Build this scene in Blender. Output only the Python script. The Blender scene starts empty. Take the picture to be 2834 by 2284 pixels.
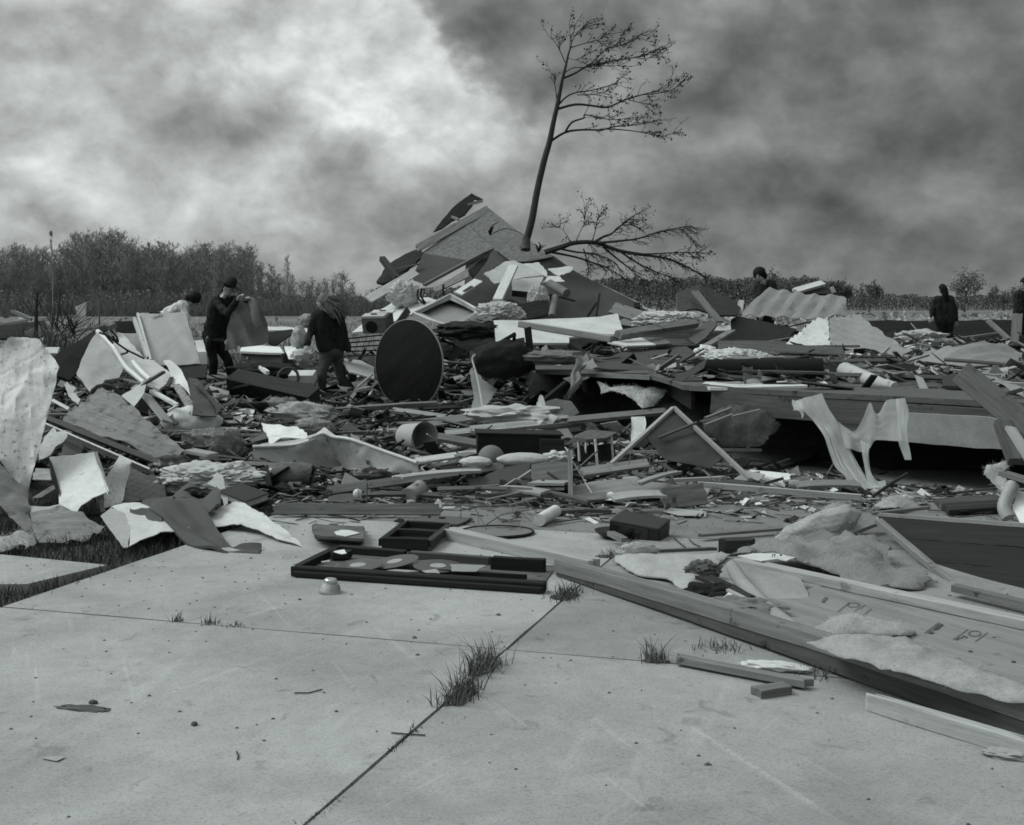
import bpy, bmesh, math, random
import numpy as np
from mathutils import Vector, Matrix, noise, geometry
random.seed(7)
SC = bpy.context.scene
COL = SC.collection
# ---------------------------------------------------------------- camera
CAMH, FP, CX, CY, HY = 1.6, 3421.0, 1417.0, 1142.0, 842.0
PITCH = math.atan((CY - HY) / FP)
cam = bpy.data.cameras.new("camera")
cam.sensor_fit = 'HORIZONTAL'; cam.sensor_width = 36.0
cam.lens = 36.0 * FP / 2834.0
cam.clip_start = 0.1; cam.clip_end = 4000
camo = bpy.data.objects.new("camera", cam); COL.objects.link(camo)
camo.location = (0, 0, CAMH); camo.rotation_euler = (math.pi / 2 - PITCH, 0, 0)
SC.camera = camo
CAM = Vector((0, 0, CAMH))
FW = Vector((0, math.cos(PITCH), -math.sin(PITCH))); UP = Vector((0, math.sin(PITCH), math.cos(PITCH)))

def ray(x, y):
    return FW * FP + Vector((1, 0, 0)) * (x - CX) - UP * (y - CY)
def at(x, y, d):
    r = ray(x, y); return CAM + r * (d / r.y)
def gnd(x, y, z=0.0):
    r = ray(x, y); return CAM + r * ((z - CAMH) / r.z)
# ---------------------------------------------------------------- view, sky, sun
SC.view_settings.view_transform = 'Standard'; SC.view_settings.look = 'None'
SC.view_settings.gamma = 1.0; SC.view_settings.use_curve_mapping = False
SC.view_settings.exposure = 0.0
SC.cycles.filter_width = 1.7
SC.cycles.max_bounces = 6; SC.cycles.diffuse_bounces = 3; SC.cycles.transparent_max_bounces = 12
SUN = Vector((-0.72, 0.12, 0.80)).normalized()      # direction towards the sun behind the cloud
TINT = (0.955, 1.0, 0.985)

def nn(nt, t, **kw):
    n = nt.nodes.new(t)
    for k, v in kw.items(): setattr(n, k, v)
    return n
def mth(nt, op, a, b=None, c=None):
    n = nn(nt, 'ShaderNodeMath', operation=op)
    for i, v in enumerate((a, b, c)):
        if v is None: continue
        if isinstance(v, (int, float)): n.inputs[i].default_value = v
        else: nt.links.new(v, n.inputs[i])
    return n.outputs[0]
def vmt(nt, op, a, b=None):
    n = nn(nt, 'ShaderNodeVectorMath', operation=op)
    for i, v in enumerate((a, b)):
        if v is None: continue
        if isinstance(v, (tuple, list, Vector)): n.inputs[i].default_value = tuple(v)
        else: nt.links.new(v, n.inputs[i])
    return n.outputs['Value'] if op in ('DOT_PRODUCT', 'LENGTH') else n.outputs[0]

def build_world():
    w = bpy.data.worlds.new("World"); SC.world = w; w.use_nodes = True
    nt = w.node_tree; nt.nodes.clear(); L = nt.links.new
    out = nn(nt, 'ShaderNodeOutputWorld'); bg = nn(nt, 'ShaderNodeBackground')
    bg.inputs['Strength'].default_value = 0.1
    sky = nn(nt, 'ShaderNodeTexSky', sky_type='NISHITA'); sky.sun_disc = False
    sky.sun_elevation = math.asin(SUN.z); sky.sun_rotation = math.atan2(SUN.x, SUN.y)
    bw = nn(nt, 'ShaderNodeRGBToBW'); L(sky.outputs[0], bw.inputs[0])
    tc = nn(nt, 'ShaderNodeTexCoord'); d = tc.outputs['Generated']
    def nz(scale, detail, rough, st=(1, 1, 1.4), dist=0.0):
        mp = nn(nt, 'ShaderNodeMapping'); mp.inputs['Scale'].default_value = st; L(d, mp.inputs[0])
        t = nn(nt, 'ShaderNodeTexNoise'); t.inputs['Scale'].default_value = scale
        t.inputs['Detail'].default_value = detail; t.inputs['Roughness'].default_value = rough
        t.inputs['Distortion'].default_value = dist
        L(mp.outputs[0], t.inputs['Vector']); return t
    n1, n2 = nz(6.0, 4, .55), nz(19.0, 5, .6)
    w1 = vmt(nt, 'SCALE', vmt(nt, 'SUBTRACT', n1.outputs['Color'], (.5, .5, .5)))
    w1.node.inputs['Scale'].default_value = .17
    w2 = vmt(nt, 'SCALE', vmt(nt, 'SUBTRACT', n2.outputs['Color'], (.5, .5, .5)))
    w2.node.inputs['Scale'].default_value = .065
    dw = vmt(nt, 'NORMALIZE', vmt(nt, 'ADD', vmt(nt, 'ADD', d, w1), w2))
    sx = nn(nt, 'ShaderNodeSeparateXYZ'); L(dw, sx.inputs[0])
    # general light: brighter to the left, and brighter towards the zenith as any overcast sky
    v = mth(nt, 'MULTIPLY_ADD', sx.outputs[0], -0.34, 0.24)
    v = mth(nt, 'MAXIMUM', v, 0.10)
    # cloud bodies: centre direction, angular radius (degrees), radiance, weight
    for (px, py, rad, val, wt) in CLOUDS:
        c = ray(px * 1.31569, py * 1.31569).normalized()
        dt = vmt(nt, 'DOT_PRODUCT', dw, c)
        mr = nn(nt, 'ShaderNodeMapRange', interpolation_type='SMOOTHSTEP')
        mr.inputs['From Min'].default_value = math.cos(math.radians(rad))
        mr.inputs['From Max'].default_value = math.cos(math.radians(rad * .25))
        mr.inputs['To Min'].default_value = 0; mr.inputs['To Max'].default_value = wt
        L(dt, mr.inputs['Value'])
        m = mr.outputs[0]
        v = mth(nt, 'ADD', mth(nt, 'MULTIPLY', v, mth(nt, 'SUBTRACT', 1.0, m)), mth(nt, 'MULTIPLY', m, val))
    n3 = nz(9.0, 8, .52, (1, 1, 1.5), .3)
    mr = nn(nt, 'ShaderNodeMapRange'); L(n3.outputs[0], mr.inputs['Value'])
    mr.inputs['From Min'].default_value = .28; mr.inputs['From Max'].default_value = .72
    mr.inputs['To Min'].default_value = .80; mr.inputs['To Max'].default_value = 1.22
    v = mth(nt, 'MULTIPLY', v, mr.outputs[0])
    # billows: a cloud body is paler on its upper side and greyer underneath
    def body(off, sc, st):
        mp = nn(nt, 'ShaderNodeMapping'); mp.inputs['Scale'].default_value = st; mp.inputs['Location'].default_value = (3.1, 1.7, off); L(d, mp.inputs[0])
        t = nn(nt, 'ShaderNodeTexNoise'); t.inputs['Scale'].default_value = sc; t.inputs['Detail'].default_value = 7; t.inputs['Roughness'].default_value = .56; t.inputs['Distortion'].default_value = .25
        L(mp.outputs[0], t.inputs['Vector']); return t.outputs['Fac']
    for sc, k in ((7.5, 1.9), (15.0, 1.15)):
        df = mth(nt, 'SUBTRACT', body(0.0, sc, (1, 1, 1.35)), body(.36 / sc, sc, (1, 1, 1.35)))
        v = mth(nt, 'MULTIPLY', v, mth(nt, 'MAXIMUM', mth(nt, 'MULTIPLY_ADD', df, k, 1.0), .45))
    n4 = nz(22.0, 7, .56, (1, 1, 1.35), .3)
    m4 = nn(nt, 'ShaderNodeMapRange'); L(n4.outputs[0], m4.inputs['Value'])
    m4.inputs['From Min'].default_value = .3; m4.inputs['From Max'].default_value = .7
    m4.inputs['To Min'].default_value = .86; m4.inputs['To Max'].default_value = 1.15
    v = mth(nt, 'MULTIPLY', v, m4.outputs[0])
    s0 = nn(nt, 'ShaderNodeSeparateXYZ'); L(d, s0.inputs[0])
    v = mth(nt, 'MULTIPLY', v, 1.10)
    up = mth(nt, 'MAXIMUM', mth(nt, 'SUBTRACT', s0.outputs[2], .30), 0.0)
    v = mth(nt, 'ADD', v, mth(nt, 'MULTIPLY', up, ZENITH))
    v = mth(nt, 'ADD', mth(nt, 'MULTIPLY', v, 10.0), mth(nt, 'MULTIPLY', bw.outputs[0], .03))
    cm = nn(nt, 'ShaderNodeCombineColor')
    for i in range(3): L(mth(nt, 'MULTIPLY', v, TINT[i]), cm.inputs[i])
    L(cm.outputs[0], bg.inputs['Color']); L(bg.outputs[0], out.inputs[0])
ZENITH = 0.75
CLOUDS = [  # display px, display px, radius deg, radiance, weight
    (60, 20, 7, .33, .8), (330, 170, 9, .50, .8), (120, 420, 7, .50, .7), (640, 60, 6, .62, .8), (720, 190, 7, .58, .8),
    (930, 190, 4.5, .70, .95), (860, 120, 4, .68, .8), (1010, 320, 4, .42, .6),
    (560, 350, 5, .30, .7), (760, 370, 4, .27, .7), (330, 380, 4.5, .36, .5), (880, 520, 7, .30, .6), (420, 500, 7, .40, .6),
    (1130, 20, 5.2, .155, .9), (1330, 90, 6, .185, .85), (1000, 10, 3, .15, .8),
    (1250, 260, 4, .28, .7), (1400, 200, 3.5, .25, .7), (1320, 370, 4, .23, .6), (1240, 460, 4, .22, .6),
    (1600, 330, 6, .105, .85), (1450, 400, 4, .135, .6), (1900, 190, 7, .095, .8), (1760, 80, 5, .145, .7),
    (1700, 210, 3, .17, .6), (2110, 40, 4, .17, .6), (1960, 430, 6, .14, .7), (1650, 520, 8, .165, .7), (2080, 560, 6, .16, .7),
    (2080, 300, 4, .15, .5)]
build_world()
sl = bpy.data.lights.new("sun", 'SUN'); sl.energy = 1.7; sl.angle = math.radians(30); sl.color = (TINT[0], TINT[1], TINT[2])
so = bpy.data.objects.new("sun", sl); COL.objects.link(so)
so.rotation_euler = SUN.to_track_quat('Z', 'Y').to_euler(); so.location = SUN * 60

# ---------------------------------------------------------------- helpers
ZN = dict(A=(0, 600, .33426), B=(500, 700, .3714), C=(1000, 480, .44568), D=(1900, 680, .43361), E=(0, 900, .40314),
          F=(600, 1050, .3714), H=(1300, 1000, .3714), I=(2000, 1000, .38719), J=(1400, 1450, .66574), K=(0, 1450, .69638),
          T=(1380, 0, .46097), M=(2200, 1500, .29434), N=(1750, 1400, .27855), P=(1300, 850, .27855), Q=(1950, 1050, .27855),
          R=(350, 1150, .27855), U=(900, 1280, .27855), V=(0, 800, .23212), X=(2400, 950, .34562), S=(0, 0, 1), W=(0, 0, 1.31569))
def z2s(z, p):
    a = ZN[z]; return (a[0] + p[0] * a[2], a[1] + p[1] * a[2])
def zp(z, x, y, d): return at(*z2s(z, (x, y)), d)
def zg(z, x, y, h=0.0): return gnd(*z2s(z, (x, y)), h)
def pts(z, pl, d=None, g=None):
    """outline points of a photographed sheet -> points in the scene; depth is linear in 1/d between the known ones"""
    s = [z2s(z, p) for p in pl]
    if g is not None: return [gnd(x, y, g) for x, y in s]
    kn = [(s[i], p[2]) for i, p in enumerate(pl) if len(p) > 2]
    if d is not None and not kn: return [at(x, y, d) for x, y in s]
    A = np.array([[1, (k[0][0] - CX) / 100, (k[0][1] - HY) / 100] for k in kn]); b = np.array([1 / k[1] for k in kn])
    if len(kn) < 3:
        m = np.array([[1e-3, 0], [0, 1e-3]]); A2 = np.vstack([A, [0, .02, 0], [0, 0, .02]]); b2 = np.concatenate([b, [0, 0]])
        co = np.linalg.lstsq(A2, b2, rcond=None)[0]
    else: co = np.linalg.lstsq(A, b, rcond=None)[0]
    o = []
    for i, p in enumerate(pl):
        dd = p[2] if len(p) > 2 else 1 / max(1e-3, co @ np.array([1, (s[i][0] - CX) / 100, (s[i][1] - HY) / 100]))
        o.append(at(*s[i], dd))
    return o

WM = {}
def link(name, me, world, mat=None, parent=None):
    o = bpy.data.objects.new(name, me); COL.objects.link(o)
    if parent is not None:
        o.parent = parent; o.matrix_basis = WM[parent].inverted() @ world
    else: o.matrix_basis = world
    WM[o] = world.copy()
    if mat is not None and me is not None:
        for m in (mat if isinstance(mat, (list, tuple)) else [mat]): me.materials.append(m)
    return o
def tag(o, label=None, cat=None, group=None, kind=None):
    if label: o['label'] = label
    if cat: o['category'] = cat
    if group: o['group'] = group
    if kind: o['kind'] = kind
    return o
def thing(name, label, cat, loc, group=None):
    return tag(link(name, None, Matrix.Translation(loc)), label, cat, group)
def pdmesh(name, v, f, smooth=None):
    me = bpy.data.meshes.new(name); me.from_pydata([tuple(p) for p in v], [], f); me.update()
    if smooth is not None:
        me.shade_smooth()
        me.set_sharp_from_angle(angle=math.radians(smooth))
    return me
def copy_tree(o, parent=None, loc=None):
    c = o.copy(); COL.objects.link(c); c.parent = parent
    for ch in list(o.children): copy_tree(ch, c)
    return c
def frame(x, zt, o):
    x = x.normalized(); y = zt.cross(x).normalized(); z = x.cross(y)
    return Matrix(((x.x, y.x, z.x, o.x), (x.y, y.y, z.y, o.y), (x.z, y.z, z.z, o.z), (0, 0, 0, 1)))

def inpoly(x, y, P):
    r = False; j = len(P) - 1
    for i in range(len(P)):
        if (P[i][1] > y) != (P[j][1] > y) and x < (P[j][0] - P[i][0]) * (y - P[i][1]) / (P[j][1] - P[i][1]) + P[i][0]: r = not r
        j = i
    return r
SEED = [0]
def fbn(p, o=2, H=1.0): return .62 * noise.fractal(p, H, 2.0, o)
def sheet_mesh(P, th=.012, res=None, warp=.012, ws=2.0, corr=None, jag=0.009, ax=(0, 1), fold=None, puff=0.0, crease=0.0):
    """thin sheet over an outline in space: triangulated inside, bent through the outline, warped, optionally ribbed"""
    SEED[0] += 1; sd = SEED[0] * 7.31
    n = Vector()
    for i in range(len(P)): n += (P[i] - P[0]).cross(P[(i + 1) % len(P)] - P[0])
    n.normalize(); c = sum(P, Vector()) / len(P)
    if n.dot(CAM - c) < 0: n = -n
    X = P[ax[1]] - P[ax[0]]; X = (X - n * X.dot(n)).normalized(); M = frame(X, n, c); Mi = M.inverted()
    Q = [Mi @ p for p in P]
    size = max(max(q.x for q in Q) - min(q.x for q in Q), max(q.y for q in Q) - min(q.y for q in Q))
    if res is None: res = max(.02, size / 16)
    B = []; BW = []
    for i in range(len(Q)):
        a, b = Q[i], Q[(i + 1) % len(Q)]; k = max(1, int((b - a).length / res))
        for t in range(k):
            p = a.lerp(b, t / k)
            if jag and t:
                j = noise.noise_vector(Vector((p.x * 9 + sd, p.y * 9, sd))); p = p + Vector((j.x, j.y, 0)) * jag
            B.append((p.x, p.y)); BW.append(p.z)
    x0, x1 = min(b[0] for b in B), max(b[0] for b in B); y0, y1 = min(b[1] for b in B), max(b[1] for b in B)
    pv = [Vector(b) for b in B]; nb = len(B)
    BA = np.array(B)
    yy = y0 + res * .5; r = 0
    while yy < y1:
        xx = x0 + res * (.5 if r % 2 else .25)
        while xx < x1:
            if inpoly(xx, yy, B) and np.min(np.abs(BA[:, 0] - xx) + np.abs(BA[:, 1] - yy)) > res * .55: pv.append(Vector((xx, yy)))
            xx += res
        yy += res; r += 1
    V2, _, F, *_ = geometry.delaunay_2d_cdt(pv, [(i, (i + 1) % nb) for i in range(nb)], [], 1, 1e-5)
    qa = np.array([(b[0], b[1]) for b in B]); qw = np.array(BW)
    top = []
    for p in V2:
        dd = (qa[:, 0] - p.x) ** 2 + (qa[:, 1] - p.y) ** 2
        i = int(dd.argmin())
        h = qw[i] if dd[i] < 1e-8 else float((qw / (dd ** 1.4)).sum() / (1 / dd ** 1.4).sum())
        h += warp * fbn(Vector((p.x * ws + sd, p.y * ws, sd)))
        if corr:
            t = (p.x * -math.sin(corr[0]) + p.y * math.cos(corr[0])) / corr[1]
            s = math.sin(t * 2 * math.pi)
            h += corr[2] * max(0, 1 - abs((t % 1) - .5) / corr[3]) if len(corr) > 3 else corr[2] * max(-.6, min(.6, s * 1.4)) / .6
        if crease:
            cn = noise.noise(Vector((p.x * 2.3 + sd, p.y * 2.3, sd * .3))); c2 = noise.noise(Vector((p.x * 4.1 - sd, p.y * 3.3, 5)))
            h += crease * (max(0, 1 - abs(cn) * 7) - .6 * max(0, 1 - abs(c2) * 8)) + crease * .8 * (abs(cn) - abs(c2))
        if puff:
            bd = math.sqrt(float(dd.min())); h += puff * (1 - math.exp(-bd / (puff * 1.1))) * (.75 + .5 * noise.noise(Vector((p.x * 7 + sd, p.y * 7, 1)))) + .25 * puff * fbn(Vector((p.x * 22 + sd, p.y * 22, 2)), 3, .7) * min(1, bd / puff)
        if fold:
            t = (p.x * -math.sin(fold[0]) + p.y * math.cos(fold[0])) / fold[1] + .35 * noise.noise(Vector((p.x * 1.5 + sd, p.y * 1.5, 3)))
            h += fold[2] * math.sin(t * 2 * math.pi)
        top.append(Vector((p.x, p.y, h)))
    m = len(top); vs = top + [p - Vector((0, 0, th)) for p in top]; fs = []; ec = {}
    for f in F:
        f = list(f); a = V2[f[0]]; b = V2[f[1]]; cc = V2[f[2]]
        if (b - a).x * (cc - a).y - (b - a).y * (cc - a).x < 0: f.reverse()
        fs.append(f); fs.append([i + m for i in reversed(f)])
        for i in range(len(f)):
            e = (f[i], f[(i + 1) % len(f)]); ec[e] = 1
    for (a, b) in list(ec):
        if (b, a) not in ec: fs.append([b, a, a + m, b + m])
    return vs, fs, M
def sheet(name, label, cat, z, pl, mat, th=.012, parent=None, d=None, g=None, group=None, **kw):
    vs, fs, M = sheet_mesh(pts(z, pl, d, g), th, **kw)
    o = link(name, pdmesh(name, vs, fs, 40), M, mat, parent)
    return tag(o, label, cat, group)

def beam_mesh(Ln, w, t, jag=0.0, bow=0.0, nc=4, seed=0):
    rn = random.Random(seed); ns = max(2, int(Ln / .25)); v = []; f = []
    e0 = [rn.uniform(0, 1) * jag for _ in range(nc + 1)]; e1 = [rn.uniform(0, 1) * jag for _ in range(nc + 1)]
    for i in range(ns + 1):
        x = -Ln / 2 + Ln * i / ns; b = bow * (1 - (2 * i / ns - 1) ** 2)
        for s in (1, -1):
            for j in range(nc + 1):
                dx = e0[j] if i == 0 else (-e1[j] if i == ns else 0)
                v.append((x + dx, -w / 2 + w * j / nc, s * t / 2 + b + rn.uniform(-1, 1) * min(.003, t * .05)))
    k = 2 * (nc + 1)
    for i in range(ns):
        a = i * k; b = a + k; m = nc + 1
        for j in range(nc):
            f.append((a + j, b + j, b + j + 1, a + j + 1)); f.append((a + m + j, a + m + j + 1, b + m + j + 1, b + m + j))
        f.append((a, a + m, b + m, b)); f.append((a + nc, b + nc, b + m + nc, a + m + nc))
    for a, fl in ((0, 0), (ns * k, 1)):
        m = nc + 1
        for j in range(nc):
            q = (a + j, a + j + 1, a + m + j + 1, a + m + j); f.append(q[::-1] if fl else q)
    return v, f
def beam(name, label, cat, A, B, w, t, mat, roll=0.0, jag=.018, bow=0.0, parent=None, bev=0.0, group=None, up=None):
    SEED[0] += 1
    X = B - A; up = up or (Vector((0, 0, 1)) if abs(X.normalized().z) < .9 else Vector((0, -1, 0)))
    M = frame(X, up, (A + B) / 2) @ Matrix.Rotation(math.radians(roll), 4, 'X')
    v, f = beam_mesh(X.length, w, t, jag, bow, 4 if w > .04 else 2, SEED[0])
    o = link(name, pdmesh(name, v, f), M, mat, parent)
    if bev:
        md = o.modifiers.new('bevel', 'BEVEL'); md.width = bev; md.segments = 2; md.limit_method = 'ANGLE'
    return tag(o, label, cat, group)
def zbeam(name, label, cat, z, a, b, w, t, mat, **kw):
    return beam(name, label, cat, zp(z, *a), zp(z, *b), w, t, mat, **kw)
def gbeam(name, label, cat, z, a, b, w, t, mat, lift=0.0, **kw):
    h = t / 2 if not kw.get('roll') else w / 2
    return beam(name, label, cat, zg(z, a[0], a[1], h + lift), zg(z, b[0], b[1], h + (a[2] if len(a) > 2 else lift)), w, t, mat, **kw)

def box_mesh(sx, sy, sz, bev=.0):
    bm = bmesh.new(); bmesh.ops.create_cube(bm, size=1)
    for v in bm.verts: v.co = Vector((v.co.x * sx, v.co.y * sy, v.co.z * sz))
    if bev: bmesh.ops.bevel(bm, geom=bm.edges[:], offset=bev, segments=2, affect='EDGES', profile=.6)
    return bm
def bmo(name, bm, world, mat, parent=None, smooth=None):
    me = bpy.data.meshes.new(name); bm.to_mesh(me); bm.free()
    if smooth is not None:
        me.shade_smooth(); me.set_sharp_from_angle(angle=math.radians(smooth))
    return link(name, me, world, mat, parent)
def pbox(name, M, c, s, mat, parent=None, bev=.004):
    return bmo(name, box_mesh(*s, bev), M @ Matrix.Translation(c), mat, parent)

def lathe_mesh(prof, seg=32):
    v = []; f = []; n = len(prof)
    for i in range(seg):
        a = 2 * math.pi * i / seg
        for r, h in prof: v.append((r * math.cos(a), r * math.sin(a), h))
    for i in range(seg):
        j = (i + 1) % seg
        for k in range(n - 1): f.append((i * n + k, j * n + k, j * n + k + 1, i * n + k + 1))
    return v, f
def lathe(name, prof, M, mat, parent=None, seg=32, smooth=40):
    v, f = lathe_mesh(prof, seg); return link(name, pdmesh(name, v, f, smooth), M, mat, parent)
def axisM(o, z):
    z = z.normalized(); x = z.orthogonal().normalized(); return frame(x, z, o)

def tube_into(v, f, pl, rs, sides=5):
    b0 = len(v); n = len(pl); prev = None
    for i, p in enumerate(pl):
        t = (pl[min(i + 1, n - 1)] - pl[max(i - 1, 0)])
        t = t.normalized() if t.length > 1e-9 else Vector((0, 0, 1))
        x = t.orthogonal().normalized() if prev is None else (prev - t * prev.dot(t))
        x = x.normalized() if x.length > 1e-6 else t.orthogonal().normalized(); prev = x; y = t.cross(x)
        r = rs[i] if isinstance(rs, (list, tuple)) else rs
        for k in range(sides):
            a = 2 * math.pi * k / sides; q = p + (x * math.cos(a) + y * math.sin(a)) * r; v.append((q.x, q.y, q.z))
    for i in range(n - 1):
        for k in range(sides):
            a = b0 + i * sides + k; c = b0 + i * sides + (k + 1) % sides; f.append((a, c, c + sides, a + sides))
    f.append(tuple(b0 + k for k in reversed(range(sides)))); f.append(tuple(b0 + (n - 1) * sides + k for k in range(sides)))
def tube(name, pl, rs, mat, parent=None, sides=8, label=None, cat=None, group=None):
    o = pl[0].copy(); v = []; f = []; tube_into(v, f, [p - o for p in pl], rs, sides)
    return tag(link(name, pdmesh(name, v, f, 50), Matrix.Translation(o), mat, parent), label, cat, group)
def smooth_line(pl, k=4):
    o = []; n = len(pl)
    for i in range(n - 1):
        p0, p1, p2, p3 = pl[max(i - 1, 0)], pl[i], pl[i + 1], pl[min(i + 2, n - 1)]
        for j in range(k):
            t = j / k; o.append(.5 * ((2 * p1) + (p2 - p0) * t + (2 * p0 - 5 * p1 + 4 * p2 - p3) * t * t + (3 * p1 - p0 - 3 * p2 + p3) * t ** 3))
    o.append(pl[-1].copy()); return o

def clump_mesh(sx, sy, sz, amp=.35, sc=2.2, sub=4, fine=.12, flat=False):
    SEED[0] += 1; sd = SEED[0] * 3.7
    bm = bmesh.new(); bmesh.ops.create_icosphere(bm, subdivisions=sub, radius=1)
    for v in bm.verts:
        p = v.co.copy()
        h = 1 + amp * fbn(p * sc + Vector((sd, 0, 0)), 3) + .5 * fine * fbn(p * sc * 5 + Vector((0, sd, 0)), 3, .8)
        q = p * h; v.co = Vector((q.x * sx, q.y * sy, max(q.z, -.55 if flat else -9) * sz))
    return bm
def clump(name, label, cat, P, s, mat, rot=0.0, parent=None, group=None, M=None, tilt=0.0, **kw):
    M = M or Matrix.Translation(P) @ Matrix.Rotation(rot, 4, 'Z') @ Matrix.Rotation(tilt, 4, 'Y')
    return tag(bmo(name, clump_mesh(*s, **kw), M, mat, parent, 60), label, cat, group)

def loft(name, label, cat, z, pairs, mat, th=.006, parent=None, nc=12, fold=(3, .02), warp=.015, k=4):
    """cloth between two edges, given as pairs of photographed points with their distance"""
    SEED[0] += 1; sd = SEED[0] * 5.1
    A = smooth_line([zp(z, *p[0]) for p in pairs], k); B = smooth_line([zp(z, *p[1]) for p in pairs], k); n = len(A); G_ = []
    for i in range(n):
        ac = B[i] - A[i]; t = (A[min(i + 1, n - 1)] + B[min(i + 1, n - 1)] - A[max(i - 1, 0)] - B[max(i - 1, 0)]); nr = ac.cross(t).normalized(); row = []
        if nr.dot(CAM - A[i]) < 0: nr = -nr
        for j in range(nc + 1):
            u = j / nc; p = A[i].lerp(B[i], u)
            h = fold[1] * (.45 * math.sin(u * fold[0] * 6.283 + 2.5 * noise.noise(Vector((i * .15, u * 2, sd)))) + 1.5 * noise.noise(Vector((u * fold[0] * 2.2, i * .10, sd)))) + warp * fbn(Vector((p.x * 4 + sd, p.y * 4, p.z * 4)))
            row.append((p + nr * h, nr))
        G_.append(row)
    o = sum(A, Vector()) / n; m = n * (nc + 1)
    v = [p - o for r in G_ for p, _ in r] + [p - q * th - o for r in G_ for p, q in r]; f = []; w = nc + 1
    for i in range(n - 1):
        for j in range(nc):
            a = i * w + j; f += [(a, a + 1, a + 1 + w, a + w), (m + a, m + a + w, m + a + 1 + w, m + a + 1)]
        f += [(i * w, i * w + w, m + i * w + w, m + i * w), (i * w + nc, m + i * w + nc, m + i * w + w + nc, i * w + w + nc)]
    for j in range(nc): f += [(j, m + j, m + j + 1, j + 1), ((n - 1) * w + j, (n - 1) * w + j + 1, m + (n - 1) * w + j + 1, m + (n - 1) * w + j)]
    return tag(link(name, pdmesh(name, v, f, 60), Matrix.Translation(o), mat, parent), label, cat)

# ---------------------------------------------------------------- materials (grey tones: the photograph is monochrome)
MATS = {}
def mat(name, v, rough=.85, var=.22, sc=5.0, st=(1, 1, 1), spots=0.0, spotsc=18.0, spotv=.25, bump=.15, spec=.12, metal=0.0, rnd=.18, fine=.10, alpha=None, sub=0.0, streak=0.0, trans=0.0):
    m = bpy.data.materials.new(name); m.use_nodes = True; nt = m.node_tree; L = nt.links.new
    b = nt.nodes['Principled BSDF']
    tc = nn(nt, 'ShaderNodeTexCoord'); oi = nn(nt, 'ShaderNodeObjectInfo')
    off = vmt(nt, 'SCALE', (13.1, 7.7, 5.3)); L(oi.outputs['Random'], off.node.inputs['Scale'])
    co = vmt(nt, 'ADD', tc.outputs['Object'], off)
    def nz(scale, stretch, det=5, ro=.6):
        mp = nn(nt, 'ShaderNodeMapping'); mp.inputs['Scale'].default_value = stretch; L(co, mp.inputs[0])
        t = nn(nt, 'ShaderNodeTexNoise'); t.inputs['Scale'].default_value = scale; t.inputs['Detail'].default_value = det
        t.inputs['Roughness'].default_value = ro; L(mp.outputs[0], t.inputs['Vector']); return t.outputs['Fac']
    def rng(x, a, c, d, e):
        r = nn(nt, 'ShaderNodeMapRange'); L(x, r.inputs['Value'])
        for k, q in zip(('From Min', 'From Max', 'To Min', 'To Max'), (a, c, d, e)): r.inputs[k].default_value = q
        return r.outputs[0]
    n1 = nz(sc, st)
    val = rng(n1, .25, .75, 1 - var, 1 + var)
    if fine: val = mth(nt, 'MULTIPLY', val, rng(nz(sc * 11, st, 3), .25, .75, 1 - fine, 1 + fine))
    if streak: val = mth(nt, 'MULTIPLY', val, rng(nz(3, (1.2, 26, 26), 4), .3, .7, 1 - streak, 1 + streak))
    if spots:
        s = rng(nz(spotsc, (1, 1, 1), 4, .7), .66 - spots * .3, .74 - spots * .3, 1.0, spotv); val = mth(nt, 'MULTIPLY', val, s)
    val = mth(nt, 'MULTIPLY', val, rng(oi.outputs['Random'], 0, 1, 1 - rnd, 1 + rnd))
    val = mth(nt, 'MINIMUM', mth(nt, 'MULTIPLY', val, v), .85)
    cm = nn(nt, 'ShaderNodeCombineColor')
    for i in range(3): L(mth(nt, 'MULTIPLY', val, TINT[i]), cm.inputs[i])
    L(cm.outputs[0], b.inputs['Base Color'])
    b.inputs['Roughness'].default_value = rough; b.inputs['Specular IOR Level'].default_value = spec; b.inputs['Metallic'].default_value = metal
    if bump:
        bp = nn(nt, 'ShaderNodeBump'); bp.inputs['Strength'].default_value = bump; bp.inputs['Distance'].default_value = .02
        L(nz(sc * 5, st, 6), bp.inputs['Height']); L(bp.outputs[0], b.inputs['Normal'])
    if trans:
        t = nn(nt, 'ShaderNodeBsdfTranslucent'); L(cm.outputs[0], t.inputs[0])
        mx = nn(nt, 'ShaderNodeMixShader'); mx.inputs[0].default_value = trans
        L(b.outputs[0], mx.inputs[1]); L(t.outputs[0], mx.inputs[2]); sh = mx.outputs[0]
        if alpha is not None:
            tr = nn(nt, 'ShaderNodeBsdfTransparent'); m2 = nn(nt, 'ShaderNodeMixShader'); m2.inputs[0].default_value = alpha
            L(tr.outputs[0], m2.inputs[1]); L(sh, m2.inputs[2]); sh = m2.outputs[0]
        L(sh, nt.nodes['Material Output'].inputs[0])
    MATS[name] = m; return m
G = (1, 14, 14)          # wood grain runs along the local X axis
wpale = mat('pale_wood', .36, .8, .22, 2.2, G, streak=.12, spots=.12, spotsc=5, spotv=.6)
wmid = mat('weathered_wood', .185, .85, .28, 2.2, G, streak=.15, spots=.15, spotsc=5)
wgrey = mat('grey_wood', .105, .85, .28, 2.2, G, streak=.15, spots=.15, spotsc=6)
wdark = mat('dark_wood', .020, .65, .3, 2.0, G, streak=.2, spec=.15)
wbrown = mat('stained_wood', .042, .7, .3, 2.0, G, streak=.22, spec=.15)
ply = mat('plywood', .235, .8, .22, 1.6, (1, 7, 7), streak=.1, spots=.10, spotsc=6, spotv=.6)
osb = mat('strand_board', .18, .85, .45, 16, (1, 1, 1), spots=.1, spotsc=30, bump=.3, rnd=.03)
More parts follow.
